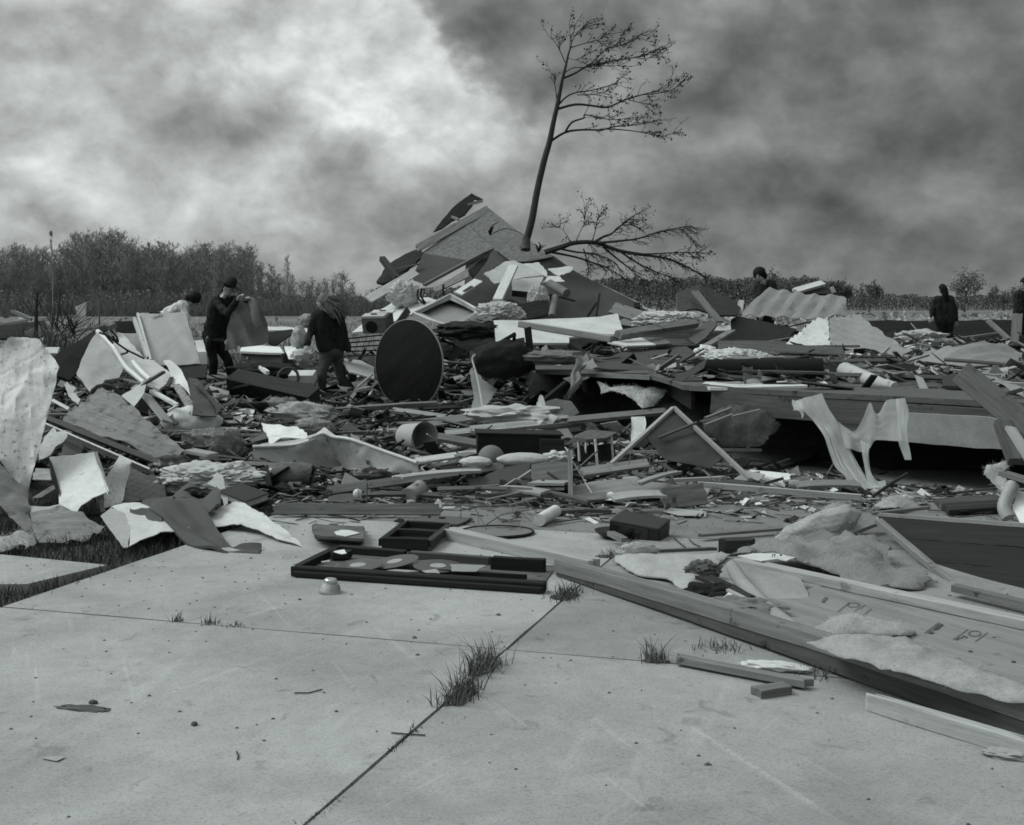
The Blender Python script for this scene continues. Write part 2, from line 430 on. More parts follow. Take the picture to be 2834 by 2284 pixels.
felt = mat('tar_felt', .019, .9, .25, 3, bump=.2)
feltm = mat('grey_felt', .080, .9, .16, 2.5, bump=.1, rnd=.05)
shingle = mat('dark_shingle', .020, .8, .3, 9, bump=.4)
wmetal = mat('white_painted_metal', .66, .45, .10, 2.5, spots=.16, spotsc=9, spotv=.6, bump=.04, spec=.45)
alum = mat('dented_pale_siding', .50, .5, .14, 2.2, (1, 3, 1), spots=.27, spotsc=26, spotv=.35, streak=.07, bump=.06, spec=.45)
oldmetal = mat('weathered_metal_sheet', .27, .5, .2, 1.2, (1, 3, 1), spots=.15, spotsc=4, spotv=.6, streak=.08, bump=.05, spec=.4)
sidingg = mat('dirty_grey_siding', .23, .6, .2, 3, (1, 3, 1), spots=.34, spotsc=7, spotv=.5, streak=.2, bump=.1)
gmetal = mat('grey_painted_metal', .30, .5, .07, 2, spots=.05, spotsc=14, spotv=.7, bump=.03, spec=.4)
dmetal = mat('dark_painted_metal', .05, .5, .2, 3)
enamel = mat('white_enamel', .50, .35, .13, 3, spots=.18, spotsc=14, spotv=.55, bump=.03, spec=.5)
drywall = mat('plasterboard', .52, .9, .15, 3, spots=.12, spotsc=10, spotv=.6)
white = mat('white_board', .70, .8, .10, 3, spots=.12, spotsc=8, spotv=.65)
paper = mat('paper', .62, .9, .15, 6, spots=.12, spotsc=20, spotv=.5)
paperg = mat('kraft_paper', .34, .9, .18, 5)
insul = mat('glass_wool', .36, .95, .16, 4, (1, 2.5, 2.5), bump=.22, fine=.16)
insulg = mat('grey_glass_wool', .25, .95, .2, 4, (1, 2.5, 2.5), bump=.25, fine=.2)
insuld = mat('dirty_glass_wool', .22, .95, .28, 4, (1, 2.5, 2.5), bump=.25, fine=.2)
plast = mat('clear_plastic_film', .80, .3, .08, 5, (5, 5, 1), bump=.18, spec=.5, trans=.40, alpha=.50, fine=.03)
wool = mat('grey_wool_blanket', .105, .95, .12, 60, bump=.35, fine=.2, rnd=.05)
cloth = mat('coat_cloth', .20, .95, .12, 30, bump=.2)
dcloth = mat('dark_cloth', .029, .95, .25, 12)
denim = mat('denim_cloth', .075, .95, .18, 25)
dtrous = mat('dark_trousers', .02, .95, .2, 20)
wshirt = mat('white_shirt', .60, .9, .08, 10)
skin = mat('skin', .40, .6, .08, 10, bump=.02)
hairm = mat('dark_hair', .014, .7, .3, 30)
hairl = mat('light_brown_hair', .13, .7, .3, (30), st=(1, 1, .2))
black = mat('black_plastic', .013, .4, .2, 5, spec=.5)
blackw = mat('charred_black_wood', .018, .8, .3, 4)
silver = mat('tarnished_metal', .48, .32, .2, 12, metal=.7, spots=.12, bump=.05, rnd=0)
wire = mat('steel_wire', .10, .5, .2, 10, metal=.4)
glass = mat('dusty_glass', .05, .25, .5, 3, spots=.2, spotsc=4, spotv=3.0, spec=.6)
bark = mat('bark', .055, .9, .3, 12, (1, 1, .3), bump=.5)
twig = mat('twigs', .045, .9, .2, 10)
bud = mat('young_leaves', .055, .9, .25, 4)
farbark = mat('hazed_bark', .27, .9, .2, 2)  # far bark, leaf and twig tones carry distance haze in their paler colour
farbud = mat('hazed_spring_leaves', .31, .9, .3, .5)
thicketm = mat('hazed_thicket_twigs', .19, .9, .3, .5)
fardark = mat('hazed_wood_leaves', .125, .9, .3, .4)
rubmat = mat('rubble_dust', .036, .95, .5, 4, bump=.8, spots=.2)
grassm = mat('lawn_grass', .085, .8, .3, 3)
drygrass = mat('tuft_grass', .13, .8, .3, 6)
bucketm = mat('pale_plastic', .36, .5, .06, 3, spots=.05, bump=.02)
ballm = mat('rubber_ball', .16, .6, .1, 4)
ink = mat('printed_ink', .11, .9, .2, 20)
logm = mat('rough_bark_log', .14, .95, .35, 9, bump=.9)
# ================================================================ ground
def ground_mat(name, v, spots, sc, spv, var=.3, bump=.3, scratch=0.0, fine=.12):
    m = mat(name, v, .92, var, sc, spots=spots, spotsc=sc * 6, spotv=spv, bump=bump, rnd=.03, fine=fine); return m
soilm = ground_mat('bare_soil', .07, .2, .8, .5)
fieldm = ground_mat('stubble_field', .17, .25, .05, .6)
concm = mat('weathered_concrete', .385, .9, .13, .9, bump=.08, rnd=.03, fine=.09)
def concrete_marks(cm):
    nt = cm.node_tree; L = nt.links.new; b = nt.nodes['Principled BSDF']
    src = b.inputs['Base Color'].links[0].from_socket
    g = nn(nt, 'ShaderNodeNewGeometry'); fac = None
    def layer(rot, st, sc, a, c, gain, src, seed):
        mr_ = nn(nt, 'ShaderNodeMapping'); mr_.inputs['Rotation'].default_value = (0, 0, math.radians(-rot)); mr_.inputs['Location'].default_value = (seed, seed * .7, 0); L(g.outputs['Position'], mr_.inputs[0])
        mp = nn(nt, 'ShaderNodeMapping'); mp.inputs['Scale'].default_value = st; L(mr_.outputs[0], mp.inputs[0])
        t = nn(nt, 'ShaderNodeTexNoise'); t.inputs['Scale'].default_value = sc; t.inputs['Detail'].default_value = 3; t.inputs['Distortion'].default_value = 1.1
        L(mp.outputs[0], t.inputs[0])
        r = nn(nt, 'ShaderNodeMapRange'); L(t.outputs['Fac'], r.inputs[0]); r.inputs['From Min'].default_value = a; r.inputs['From Max'].default_value = c
        mx = nn(nt, 'ShaderNodeMix', data_type='RGBA', blend_type='MULTIPLY'); mx.inputs[0].default_value = 1.0
        q = mth(nt, 'MULTIPLY_ADD', r.outputs[0], gain, 1.0); cb = nn(nt, 'ShaderNodeCombineColor')
        for i in range(3): L(q, cb.inputs[i])
        L(src, mx.inputs[6]); L(cb.outputs[0], mx.inputs[7]); return mx.outputs[2]
    s = src
    s = layer(78, (.45, 7, 1), .8, .61, .78, .16, s, 3.0)       # pale drag scratches
    s = layer(112, (.6, 12, 1), .9, .63, .78, .22, s, 11.0)
    s = layer(58, (.8, 20, 1), 1.0, .65, .78, .24, s, 21.0)
    s = layer(0, (1, 1, 1), .8, .46, .70, -.26, s, 5.0)         # broad stains
    s = layer(0, (1, 1, 1), 6.0, .62, .74, -.28, s, 9.0)        # small dark blotches
    s = layer(0, (1, 1, 1), 90.0, .50, .70, -.30, s, 2.0); s = layer(0, (1, 1, 1), 230.0, .52, .70, .28, s, 7.0)      # pitting
    L(s, b.inputs['Base Color'])
shaded_concs = {k: mat('concrete_shade_' + n, k, .9, .13, .9, bump=.08, rnd=.03, fine=.09) for k, n in ((.34, 'near_right'), (.29, 'mid_right'), (.22, 'far_row'))}  # darker slab copies: light falling off to right and back put into colour
for cm in [concm] + list(shaded_concs.values()): concrete_marks(cm)
def slab_mat(u, v): return shaded_concs[.22] if v >= 3 else (shaded_concs[.29] if u >= 0 and v >= 0 else (shaded_concs[.34] if u >= 0 else concm))

def flat_sheet(name, pl, z, m, nx=1):
    me = pdmesh(name, [(x, y, z) for x, y in pl], [list(range(len(pl)))])
    return tag(link(name, me, Matrix.Identity(4), m), kind='structure')
flat_sheet('ground', [(-1500, -60), (1500, -60), (1500, 3000), (-1500, 3000)], -.065, soilm)
flat_sheet('field', [(-900, 42), (900, 42), (900, 2600), (-900, 2600)], -.055, fieldm)

b1, b2 = zg('K', 1210, 1198), zg('K', 2154, 375); a1, a2 = zg('K', 0, 330), zg('K', 2154, 512)
VD = (b2 - b1).normalized(); UD = (a2 - a1).normalized()
# joint crossing
den = UD.x * VD.y - UD.y * VD.x
tt = ((b1.x - a1.x) * VD.y - (b1.y - a1.y) * VD.x) / den
O = a1 + UD * tt
WL = (O - a1).dot(UD)
def duv(u, v, z=0.0): return O + UD * u + VD * v + Vector((0, 0, z))
drive = tag(link('driveway', None, Matrix.Translation(O)), kind='structure')
def slab(u0, u1, v0, v1):
    gp = .007; bm = bmesh.new(); nx, ny = 10, 10; rn = random.Random(int(u0 * 10 + v0 * 100 + 999))
    c = duv((u0 + u1) / 2, (v0 + v1) / 2)
    gx = [u0 + gp + (u1 - u0 - 2 * gp) * i / nx for i in range(nx + 1)]; gy = [v0 + gp + (v1 - v0 - 2 * gp) * i / ny for i in range(ny + 1)]
    T = [[bm.verts.new(duv(x + (rn.uniform(-.004, .004) if i in (0, nx) else 0), y + (rn.uniform(-.004, .004) if j in (0, ny) else 0)) - c) for j, y in enumerate(gy)] for i, x in enumerate(gx)]
    for i in range(nx):
        for j in range(ny): bm.faces.new((T[i][j], T[i + 1][j], T[i + 1][j + 1], T[i][j + 1]))
    be = [e for e in bm.edges if e.is_boundary]
    r = bmesh.ops.extrude_edge_only(bm, edges=be)
    for v in r['geom']:
        if isinstance(v, bmesh.types.BMVert): v.co.z -= .1
    bmesh.ops.recalc_face_normals(bm, faces=bm.faces[:])
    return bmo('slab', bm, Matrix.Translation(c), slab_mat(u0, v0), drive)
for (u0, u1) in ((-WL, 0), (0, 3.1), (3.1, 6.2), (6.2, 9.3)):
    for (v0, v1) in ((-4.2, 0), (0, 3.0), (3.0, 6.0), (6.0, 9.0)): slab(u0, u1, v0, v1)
# little garden path to the left, an island in the lawn
pth = [zg('K', -420, 80), zg('K', 0, 118), zg('K', 425, 160), zg('K', 110, 235), zg('K', -520, 245)]
bm = bmesh.new(); f = bm.faces.new([bm.verts.new(p - pth[0] + Vector((0, 0, -.005))) for p in pth]); r = bmesh.ops.extrude_face_region(bm, geom=[f])
for v in r['geom']:
    if isinstance(v, bmesh.types.BMVert): v.co.z -= .09
bmesh.ops.recalc_face_normals(bm, faces=bm.faces[:])
tag(bmo('garden_path', bm, Matrix.Translation(pth[0]), concm), kind='structure')

# lawn blades
def blades(name, spots, m, hmin, hmax, wd, lean=.5, parent=None, origin=Vector((0, 0, 0))):
    v = []; f = []
    for (x, y, z, s) in spots:
        h = random.uniform(hmin, hmax) * s; a = random.uniform(0, 6.283); l = random.uniform(.1, lean) * h; b = random.uniform(0, 6.283)
        dx, dy = math.cos(a) * wd / 2, math.sin(a) * wd / 2; lx, ly = math.cos(b) * l, math.sin(b) * l; k = len(v)
        x -= origin.x; y -= origin.y; z -= origin.z
        v += [(x - dx, y - dy, z), (x + dx, y + dy, z), (x + lx * .4 + dx * .7, y + ly * .4 + dy * .7, z + h * .55), (x + lx * .4 - dx * .7, y + ly * .4 - dy * .7, z + h * .55), (x + lx, y + ly, z + h * .95)]
        f += [(k, k + 1, k + 2, k + 3), (k + 3, k + 2, k + 4)]
    return link(name, pdmesh(name, v, f), Matrix.Translation(origin), m, parent)
pin = [(p.x, p.y) for p in pth]
def left_of_drive(x, y): return (Vector((x, y, 0)) - O).dot(Vector((VD.y, -VD.x, 0))) < -WL - .0
sp = []
while len(sp) < 46000:
    x = random.uniform(-8.0, -.6); y = random.uniform(4.6, 12.2)
    if random.random() < max(0, (y - 9.5) / 4): continue
    if not left_of_drive(x, y):
        if not (left_of_drive(x - random.random() ** 3 * .10, y)): continue
    if inpoly(x, y, pin): continue
    if inpoly(x + random.uniform(-.05, .05), y, pin) and random.random() < .6: continue
    sp.append((x, y, -.06, 1))
tag(blades('lawn', sp, grassm, .05, .105, .007, .7), 'mown dark grass between the driveway and the garden path', kind='stuff')
strawm = mat('dry_straw', .30, .85, .3, 6)
def tuft(label, z, x, y, n, r, h, ln=None, m=None):
    c = zg(z, x, y); d = VD if ln else Vector((1, 0, 0)); s = []
    for _ in range(n):
        k = random.gauss(0, 1); q = c + d * (random.uniform(-.5, .5) * (ln or r)) + Vector((random.gauss(0, r * .35), random.gauss(0, r * .35), 0))
        s.append((q.x, q.y, -.01, random.uniform(.35, 1)))
    t = tag(blades('grass_tuft', s, m or drygrass, h * .4, h, .006, .95, origin=c), label, 'grass tuft', 'weeds growing in the driveway joints')
    s2 = [(q[0] + random.gauss(0, r * .3), q[1] + random.gauss(0, r * .3), q[2], q[3] * .8) for q in s[::3]]
    tag(blades('dry_blades', s2, strawm, h * .3, h * .8, .005, 1.4, t, c), kind='stuff')
    if h < .12: return
    v = []; f = []
    for k in range(14): a = k * .4488; e = (ln or r) * .5 if ln else r; q = d * math.cos(a) * e * 1.1 + Vector((-d.y, d.x, 0)) * math.sin(a) * r * .6; v.append((q.x * random.uniform(.8, 1.2), q.y * random.uniform(.8, 1.2), .002))
    v.append((0, 0, .012)); f = [(k, (k + 1) % 14, 14) for k in range(14)]
    link('soil', pdmesh('soil', v, f), Matrix.Translation(c), soilm, t)
tuft('large grass tuft in the driveway joint, nearer half of the long pair', 'K', 1830, 690, 170, .085, .18, .24)
tuft('large grass tuft in the driveway joint just behind its twin', 'K', 1925, 575, 190, .085, .20, .26)
tuft('small weed at the left of three along the cross joint', 'K', 702, 386, 30, .04, .09)
tuft('middle weed of three along the cross joint', 'K', 838, 398, 30, .05, .08)
tuft('smallest weed at the right of three along the cross joint', 'K', 940, 407, 34, .05, .06)
tuft('pointed grass tuft at the left end of the short stick', 'J', 625, 572, 70, .06, .17)
tuft('bushy grass tuft beside the right end of the wooden tray', 'J', 250, 300, 190, .12, .12, .2)
tuft('dark weeds along the foot of the long beam', 'J', 880, 520, 70, .12, .10)
tuft('weeds at the foot of the long beam behind the white scrap', 'J', 1290, 628, 60, .12, .09)
tuft('low creeping weeds in the joint at the bottom edge', 'K', 1280, 1145, 80, .04, .035, .22)
tuft('low creeping weeds in the joint below the big tufts', 'K', 1610, 855, 90, .04, .04, .30)
tuft('sparse weeds near the black television', 'H', 1040, 1455, 60, .08, .12)
tuft('thin weeds on the slab before the dark panel', 'Q', 960, 1290, 60, .09, .09)
def crumbs():
    v = []; f = []
    for _ in range(900):
        x = random.uniform(-3, 4.5); y = 3.6 + 6.4 * random.random() ** .7; s = random.uniform(.0025, .010) * (1 if random.random() < .94 else 1.8); k = len(v)
        for i in range(5):
            a = i * 1.2566 + random.random(); v.append((x + math.cos(a) * s, y + math.sin(a) * s * .8, .001))
        v.append((x, y, s * .7))
        for i in range(5): f.append((k + i, k + (i + 1) % 5, k + 5))
    tag(link('grit', pdmesh('grit', v, f), Matrix.Identity(4), mat('dark_grit', .10, .9, .5, 30)), 'dark crumbs of dirt scattered over the concrete', kind='stuff')
crumbs()
# joint moss: tiny leaves along the joints
sp = []
for _ in range(900):
    t = random.random(); v_ = -4 + 4.4 * t; q = duv(random.gauss(0, .006), v_); sp.append((q.x, q.y, -.02, random.random()))
for _ in range(260):
    q = duv(-random.random() * WL, random.gauss(0, .005)); sp.append((q.x, q.y, -.02, random.random()))
tag(blades('joint_weeds', sp, drygrass, .012, .034, .006, .9), 'tiny weeds sprouting from the joints of the concrete', kind='stuff')

# ================================================================ far background
def quad_leaf(v, f, p, s):
    a = Vector((random.gauss(0, 1), random.gauss(0, 1), random.gauss(0, 1))).normalized(); b = a.orthogonal().normalized(); c = a.cross(b); k = len(v)
    for q in (p + b * s, p + c * s * .7, p - b * s, p - c * s * .7): v.append((q.x, q.y, q.z))
    f.append((k, k + 1, k + 2, k + 3))
def grow(v, f, tips, p, d, Ln, r, lev, rn, upw=.12, sides=4, kids=(4, 6), minr=.012, shr=.62):
    n = 4; pl = [p]; rs = [r]
    for i in range(n):
        d = (d + Vector((rn.gauss(0, .13), rn.gauss(0, .13), rn.gauss(0, .10) + upw))).normalized(); p = p + d * Ln / n; pl.append(p); rs.append(max(minr, r * (1 - .55 * (i + 1) / n)))
    tube_into(v, f, pl, rs, sides)
    if lev == 0:
        tips += pl[2:]; return
    for k in range(rn.randint(*kids)):
        t = rn.uniform(.25, 1.0); i = min(n - 1, int(t * n)); q = pl[i].lerp(pl[i + 1], t * n - i); dd = (pl[i + 1] - pl[i]).normalized()
        s = dd.orthogonal().normalized(); s = Matrix.Rotation(rn.uniform(0, 6.283), 3, dd) @ s
        grow(v, f, tips, q, (dd * .75 + s * rn.uniform(.5, .9)).normalized(), Ln * rn.uniform(shr - .14, shr + .06), max(minr, rs[i] * .55), lev - 1, rn, upw, 3, kids, minr, shr)
def make_tree(seed, h, crown, leaves, lsize, first=.3, label=None, group=None):
    rn = random.Random(seed); t = thing('bare_tree', label, 'tree', (0, 0, 0), group)
    v = []; f = []; pl = []; rs = []; p = Vector((0, 0, -.1)); d = Vector((0, 0, 1)); n = 9
    for i in range(n + 1):
        pl.append(p.copy()); rs.append(h * .013 * (1 - .88 * i / n) + .02); d = (d + Vector((rn.gauss(0, .05), rn.gauss(0, .05), .25))).normalized(); p = p + d * h * .93 / n
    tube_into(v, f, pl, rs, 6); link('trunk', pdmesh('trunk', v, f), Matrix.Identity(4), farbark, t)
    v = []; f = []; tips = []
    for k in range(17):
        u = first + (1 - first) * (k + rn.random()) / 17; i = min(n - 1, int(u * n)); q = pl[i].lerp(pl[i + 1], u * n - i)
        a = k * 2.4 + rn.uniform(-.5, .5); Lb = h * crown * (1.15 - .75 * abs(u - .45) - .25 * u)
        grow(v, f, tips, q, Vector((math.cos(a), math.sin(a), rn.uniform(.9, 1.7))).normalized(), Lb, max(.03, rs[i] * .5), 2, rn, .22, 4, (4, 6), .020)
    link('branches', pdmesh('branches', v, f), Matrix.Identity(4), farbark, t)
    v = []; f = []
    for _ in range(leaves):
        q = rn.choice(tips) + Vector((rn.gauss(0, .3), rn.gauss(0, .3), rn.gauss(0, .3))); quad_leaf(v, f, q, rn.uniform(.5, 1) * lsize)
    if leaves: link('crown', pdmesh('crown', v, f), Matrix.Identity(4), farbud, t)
    return t
rn = random.Random(5)
LW = 'tall spring tree in the bare wood beyond the field at left'
protos = [make_tree(11, 13, .20, 170, .12, .28, LW, 'trees of the bare wood at left'), make_tree(12, 13, .15, 90, .11, .32, LW, 'trees of the bare wood at left'),
          make_tree(13, 13, .23, 300, .12, .22, LW, 'trees of the bare wood at left'), make_tree(14, 13, .12, 60, .12, .3, LW, 'trees of the bare wood at left'),
          make_tree(15, 13, .17, 140, .12, .2, LW, 'trees of the bare wood at left')]
SKY = [(-60, 705), (0, 700), (60, 672), (110, 695), (150, 690), (200, 662), (215, 650), (345, 648), (385, 672), (430, 665), (470, 700), (520, 690), (560, 676), (620, 670), (660, 690), (690, 688), (730, 730), (770, 745), (850, 770), (900, 775), (1000, 790), (1080, 800)]
def skyline(x):
    for (x0, y0), (x1, y1) in zip(SKY, SKY[1:]):
        if x0 <= x <= x1: return y0 + (y1 - y0) * (x - x0) / (x1 - x0)
    return 800
used = set(); rn = random.Random(5)
def put_tree(k, x, d, topy, wide=1.0):
    t = protos[k] if k not in used else copy_tree(protos[k]); used.add(k)
    p = at(x, 842, d); p.z = -.05; h = CAMH + (842 - topy) / FP * d
    t.location = p; s = h / 13.0; t.scale = (s * wide, s * wide, s); t.rotation_euler = (0, 0, rn.uniform(0, 6.28)); return t
for row, d in ((0, 178), (1, 190), (2, 204)):
    x = -60 + row * 7
    while x < 1080:
        put_tree(rn.choice([0, 0, 1, 2, 2, 3, 4]), x, d + rn.uniform(-5, 5), skyline(x) + rn.uniform(-8, 30 if row else 55), rn.uniform(1.05, 1.75)); x += rn.uniform(14, 25) * (1.0 if x < 680 else 1.5)
t = put_tree(1, 801, 170, 706, .9); t['label'] = 'lone slim tree standing above the low scrub left of the wreck'; del t['group']
t = put_tree(2, 945, 172, 756, 2.3); t['label'] = 'round dense tree just left of the collapsed roof'; del t['group']
t = put_tree(3, 147, 165, 640, .5); t['label'] = 'thin leafless stem with a dark nest at its top'; del t['group']
WM[t] = Matrix.Identity(4)
link('nest', pdmesh('nest', *(lambda b: ([v.co[:] for v in b.verts], [[v.index for v in f.verts] for f in b.faces]))(clump_mesh(.5, .5, .45, sub=2))), Matrix.Translation((0, 0, 12.6)), farbark, t)
def scrub(name, label, rows, m, n, size, wob=.3, twigs=0.0):
    v = []; f = []
    for _ in range(n):
        (x0, d0, y0), (x1, d1, y1) = random.choice(rows); u = random.random(); x = x0 + (x1 - x0) * u; d = d0 + (d1 - d0) * u + random.uniform(-6, 6)
        ty = y0 + (y1 - y0) * u; hh = CAMH + (842 - ty) / FP * d
        hh *= .80 + wob * noise.noise(Vector((x * .012, d * .02, 0))) + wob * .6 * noise.noise(Vector((x * .06, d * .02, 4)))
        p = at(x, 842, d); p.z = max(0, hh) * random.random() ** .6
        if random.random() < twigs:
            t = Vector((random.gauss(0, .32), random.gauss(0, .2), 1)).normalized() * random.uniform(.7, 2.0); w = random.uniform(.025, .05); k = len(v); p.z = max(0, p.z - t.z)
            v += [(p.x - w, p.y, p.z), (p.x + w, p.y, p.z), (p.x + t.x + w * .4, p.y + t.y, p.z + t.z), (p.x + t.x - w * .4, p.y + t.y, p.z + t.z)]; f.append((k, k + 1, k + 2, k + 3))
        else: quad_leaf(v, f, p, size * random.uniform(.5, 1.3))
    tag(link(name, pdmesh(name, v, f), Matrix.Identity(4), m), label, kind='stuff')
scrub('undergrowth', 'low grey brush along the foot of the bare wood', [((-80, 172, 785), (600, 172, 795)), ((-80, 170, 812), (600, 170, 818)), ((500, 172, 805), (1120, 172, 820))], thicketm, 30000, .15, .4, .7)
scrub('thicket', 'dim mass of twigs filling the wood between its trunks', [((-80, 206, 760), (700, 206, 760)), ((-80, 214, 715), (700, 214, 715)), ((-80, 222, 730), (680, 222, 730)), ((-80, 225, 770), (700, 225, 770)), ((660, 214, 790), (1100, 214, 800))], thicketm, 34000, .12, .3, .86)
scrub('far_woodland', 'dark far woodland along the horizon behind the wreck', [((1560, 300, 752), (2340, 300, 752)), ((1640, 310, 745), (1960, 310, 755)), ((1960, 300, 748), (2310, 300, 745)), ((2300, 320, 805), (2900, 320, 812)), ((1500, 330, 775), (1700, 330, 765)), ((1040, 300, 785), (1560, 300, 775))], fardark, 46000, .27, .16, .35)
def bush(label, x, d, topy, wpx, n, z0=.0, m=None):
    t = thing('tree', label, 'tree', at(x, 842, d).xy.to_3d()); h = CAMH + (842 - topy) / FP * d; R = wpx / FP * d / 2; rn = random.Random(int(x))
    v = []; f = []; tips = []
    grow(v, f, tips, Vector((0, 0, 0)), Vector((0, 0, 1)), h * .45, h * .03, 0, rn, .3, 5, minr=.05)
    top = tips[-1]; b0 = len(v)
    link('trunk', pdmesh('trunk', v, f), WM[t].copy(), fardark, t)
    v = []; f = []; tp = []
    for k in range(9): grow(v, f, tp, top * rn.uniform(.5, 1), Vector((math.cos(k * 2.4), math.sin(k * 2.4), rn.uniform(.3, 1.3))).normalized(), max(R, h * .45) * .8, h * .012, 2, rn, .1, 3, (3, 5), .03)
    link('branches', pdmesh('branches', v, f), WM[t].copy(), fardark, t)
    v = []; f = []
    for _ in range(n):
        q = rn.choice(tp) + Vector((rn.gauss(0, R * .13), rn.gauss(0, R * .13), rn.gauss(0, h * .05)))
        q.z = min(q.z, h); q.x = max(-R, min(R, q.x)); quad_leaf(v, f, q, h * rn.uniform(.015, .035))
    link('crown', pdmesh('crown', v, f), WM[t].copy(), m or fardark, t)
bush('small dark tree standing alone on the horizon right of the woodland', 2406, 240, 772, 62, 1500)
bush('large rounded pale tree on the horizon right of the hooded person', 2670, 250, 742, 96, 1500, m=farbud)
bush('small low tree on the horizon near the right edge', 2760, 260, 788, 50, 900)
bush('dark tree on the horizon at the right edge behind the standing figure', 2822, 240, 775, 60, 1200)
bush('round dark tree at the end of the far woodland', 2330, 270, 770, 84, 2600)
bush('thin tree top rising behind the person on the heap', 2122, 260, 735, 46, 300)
# white rubbish blown over the field
def blown():
    v = []; f = []
    for _ in range(1500):
        d = 34 + 150 * random.random() ** 1.1; x = random.uniform(1750, 2900) if random.random() < .85 else random.uniform(-60, 1000)
        p = at(x, 842, d); p.z = -.04; s = random.uniform(.05, .26) * (1 + d / 200)
        a = Vector((random.gauss(0, 1), random.gauss(0, 1), random.gauss(0, .35))).normalized() * s; c = Vector((random.gauss(0, 1), random.gauss(0, 1), random.gauss(0, .6))).normalized() * s * .7; k = len(v)
        p.z += abs(a.z) + abs(c.z)
        for q in (p - a - c * .6, p + a - c, p + a * .8 + c, p - a * random.uniform(.2, 1) + c): v.append(tuple(q))
        f.append((k, k + 1, k + 2, k + 3))
    tag(link('blown_litter', pdmesh('blown_litter', v, f), Matrix.Identity(4), gmetal), 'pale scraps of rubbish blown across the far field', kind='stuff')
blown()
sp = []
for _ in range(14000):
    d = 30 + 70 * random.random() ** 1.5; x = random.uniform(-100, 2950); p = at(x, 842, d); sp.append((p.x, p.y, -.06, .6 + d / 70))
tag(blades('field_stubble', sp, mat('dry_stalks', .20, .9, .3, 3), .12, .30, .03, .6), 'pale dry stalks standing in the field', kind='stuff')

# ================================================================ rubble base and litter
DF = [(.3, 15.4), (.8, 15.1), (1.6, 14.6), (1.75, 12.6), (2.65, 11.7), (4.14, 10.3), (7, 8.6)]
def dfront(x):
    if x < DF[0][0]: return 99
    for (x0, y0), (x1, y1) in zip(DF, DF[1:]):
        if x0 <= x <= x1: return y0 + (y1 - y0) * (x - x0) / (x1 - x0)
    return 8.6
def gs(x, y, cx, cy, sx, sy, h): return h * math.exp(-((x - cx) / sx) ** 2 - ((y - cy) / sy) ** 2)
def hm(x, y):
    h = gs(x, y, -4.6, 14.2, 1.9, 1.6, .42) + gs(x, y, -4.2, 17.5, 3, 3, .25) + gs(x, y, -.6, 22.8, 3.2, 2.4, .85) + gs(x, y, 1.6, 21.5, 3.0, 2.4, .40) + gs(x, y, 5.5, 22, 4, 4, .9) + gs(x, y, -.3, 18.7, 2.4, 1.2, .35)
    h += gs(x, y, 8, 27, 6, 4, .4)
    df = dfront(x)
    if df < 90: h = max(h, min(.68, max(0, (y - df - 1.3) * .5)))  # fill added under the floor deck so no light leaks through behind
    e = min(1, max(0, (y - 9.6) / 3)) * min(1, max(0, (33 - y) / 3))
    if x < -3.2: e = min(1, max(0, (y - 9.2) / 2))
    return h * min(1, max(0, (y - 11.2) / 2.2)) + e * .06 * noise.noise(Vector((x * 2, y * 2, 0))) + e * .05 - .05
def htop(x, y):
    return .80 if y > dfront(x) + .05 and y < 22 else hm(x, y)
v = []; f = []; NX, NY = 130, 110; X0, X1, Y0, Y1 = -9.5, 13, 9.6, 34
for j in range(NY + 1):
    for i in range(NX + 1):
        x = X0 + (X1 - X0) * i / NX; y = Y0 + (Y1 - Y0) * j / NY
        x *= .62 + .38 * (y / 24); v.append((x, y, hm(x, y) + .05 * noise.noise(Vector((x * 5, y * 5, 2)))))
for j in range(NY):
    for i in range(NX): a = j * (NX + 1) + i; f.append((a, a + 1, a + NX + 2, a + NX + 1))
tag(link('rubble_mound', pdmesh('rubble_mound', v, f, 60), Matrix.Identity(4), rubmat), 'dark crushed rubble heaped under the wreckage, filled up against light below the floor', kind='stuff')

def shards(name, label, n, region, mats, lr, wr, tr, tilt=.25, lift=.03, aniso=.5, seed=1):
    rn = random.Random(seed); v = []; f = []; mi = []
    k = 0; tries = 0
    while k < n and tries < n * 30:
        tries += 1; p = region(rn)
        if p is None: continue
        x, y, z = p; L = rn.uniform(*lr) * (.6 + y / 28); W = rn.uniform(*wr) * (.6 + y / 28); T = rn.uniform(*tr)
        a = rn.gauss(0, aniso) + (math.pi if rn.random() < .5 else 0) if rn.random() < .7 else rn.uniform(0, 6.28)
        M = Matrix.Translation((x, y, z + T / 2 + rn.uniform(0, lift))) @ Matrix.Rotation(a, 4, 'Z') @ Matrix.Rotation(rn.gauss(0, tilt), 4, 'Y') @ Matrix.Rotation(rn.gauss(0, tilt * 1.2), 4, 'X')
        b = len(v); t1, t2 = rn.uniform(.3, 1), rn.uniform(.3, 1); sk = rn.uniform(-.3, .3) * L
        for sz in (-1, 1):
            for (px, py) in ((-L / 2, -W / 2 * t1), (L / 2, -W / 2 * t2), (L / 2 - abs(sk) * .5, W / 2), (-L / 2 + max(0, sk), W / 2)):
                q = M @ Vector((px, py, sz * T / 2)); v.append((q.x, q.y, q.z))
        for q in ((0, 3, 2, 1), (4, 5, 6, 7), (0, 1, 5, 4), (1, 2, 6, 5), (2, 3, 7, 6), (3, 0, 4, 7)): f.append(tuple(b + i for i in q))
        mi += [rn.randrange(len(mats))] * 6; k += 1
    me = pdmesh(name, v, f); o = link(name, me, Matrix.Identity(4), mats); me.polygons.foreach_set('material_index', mi)
    return tag(o, label, kind='stuff')
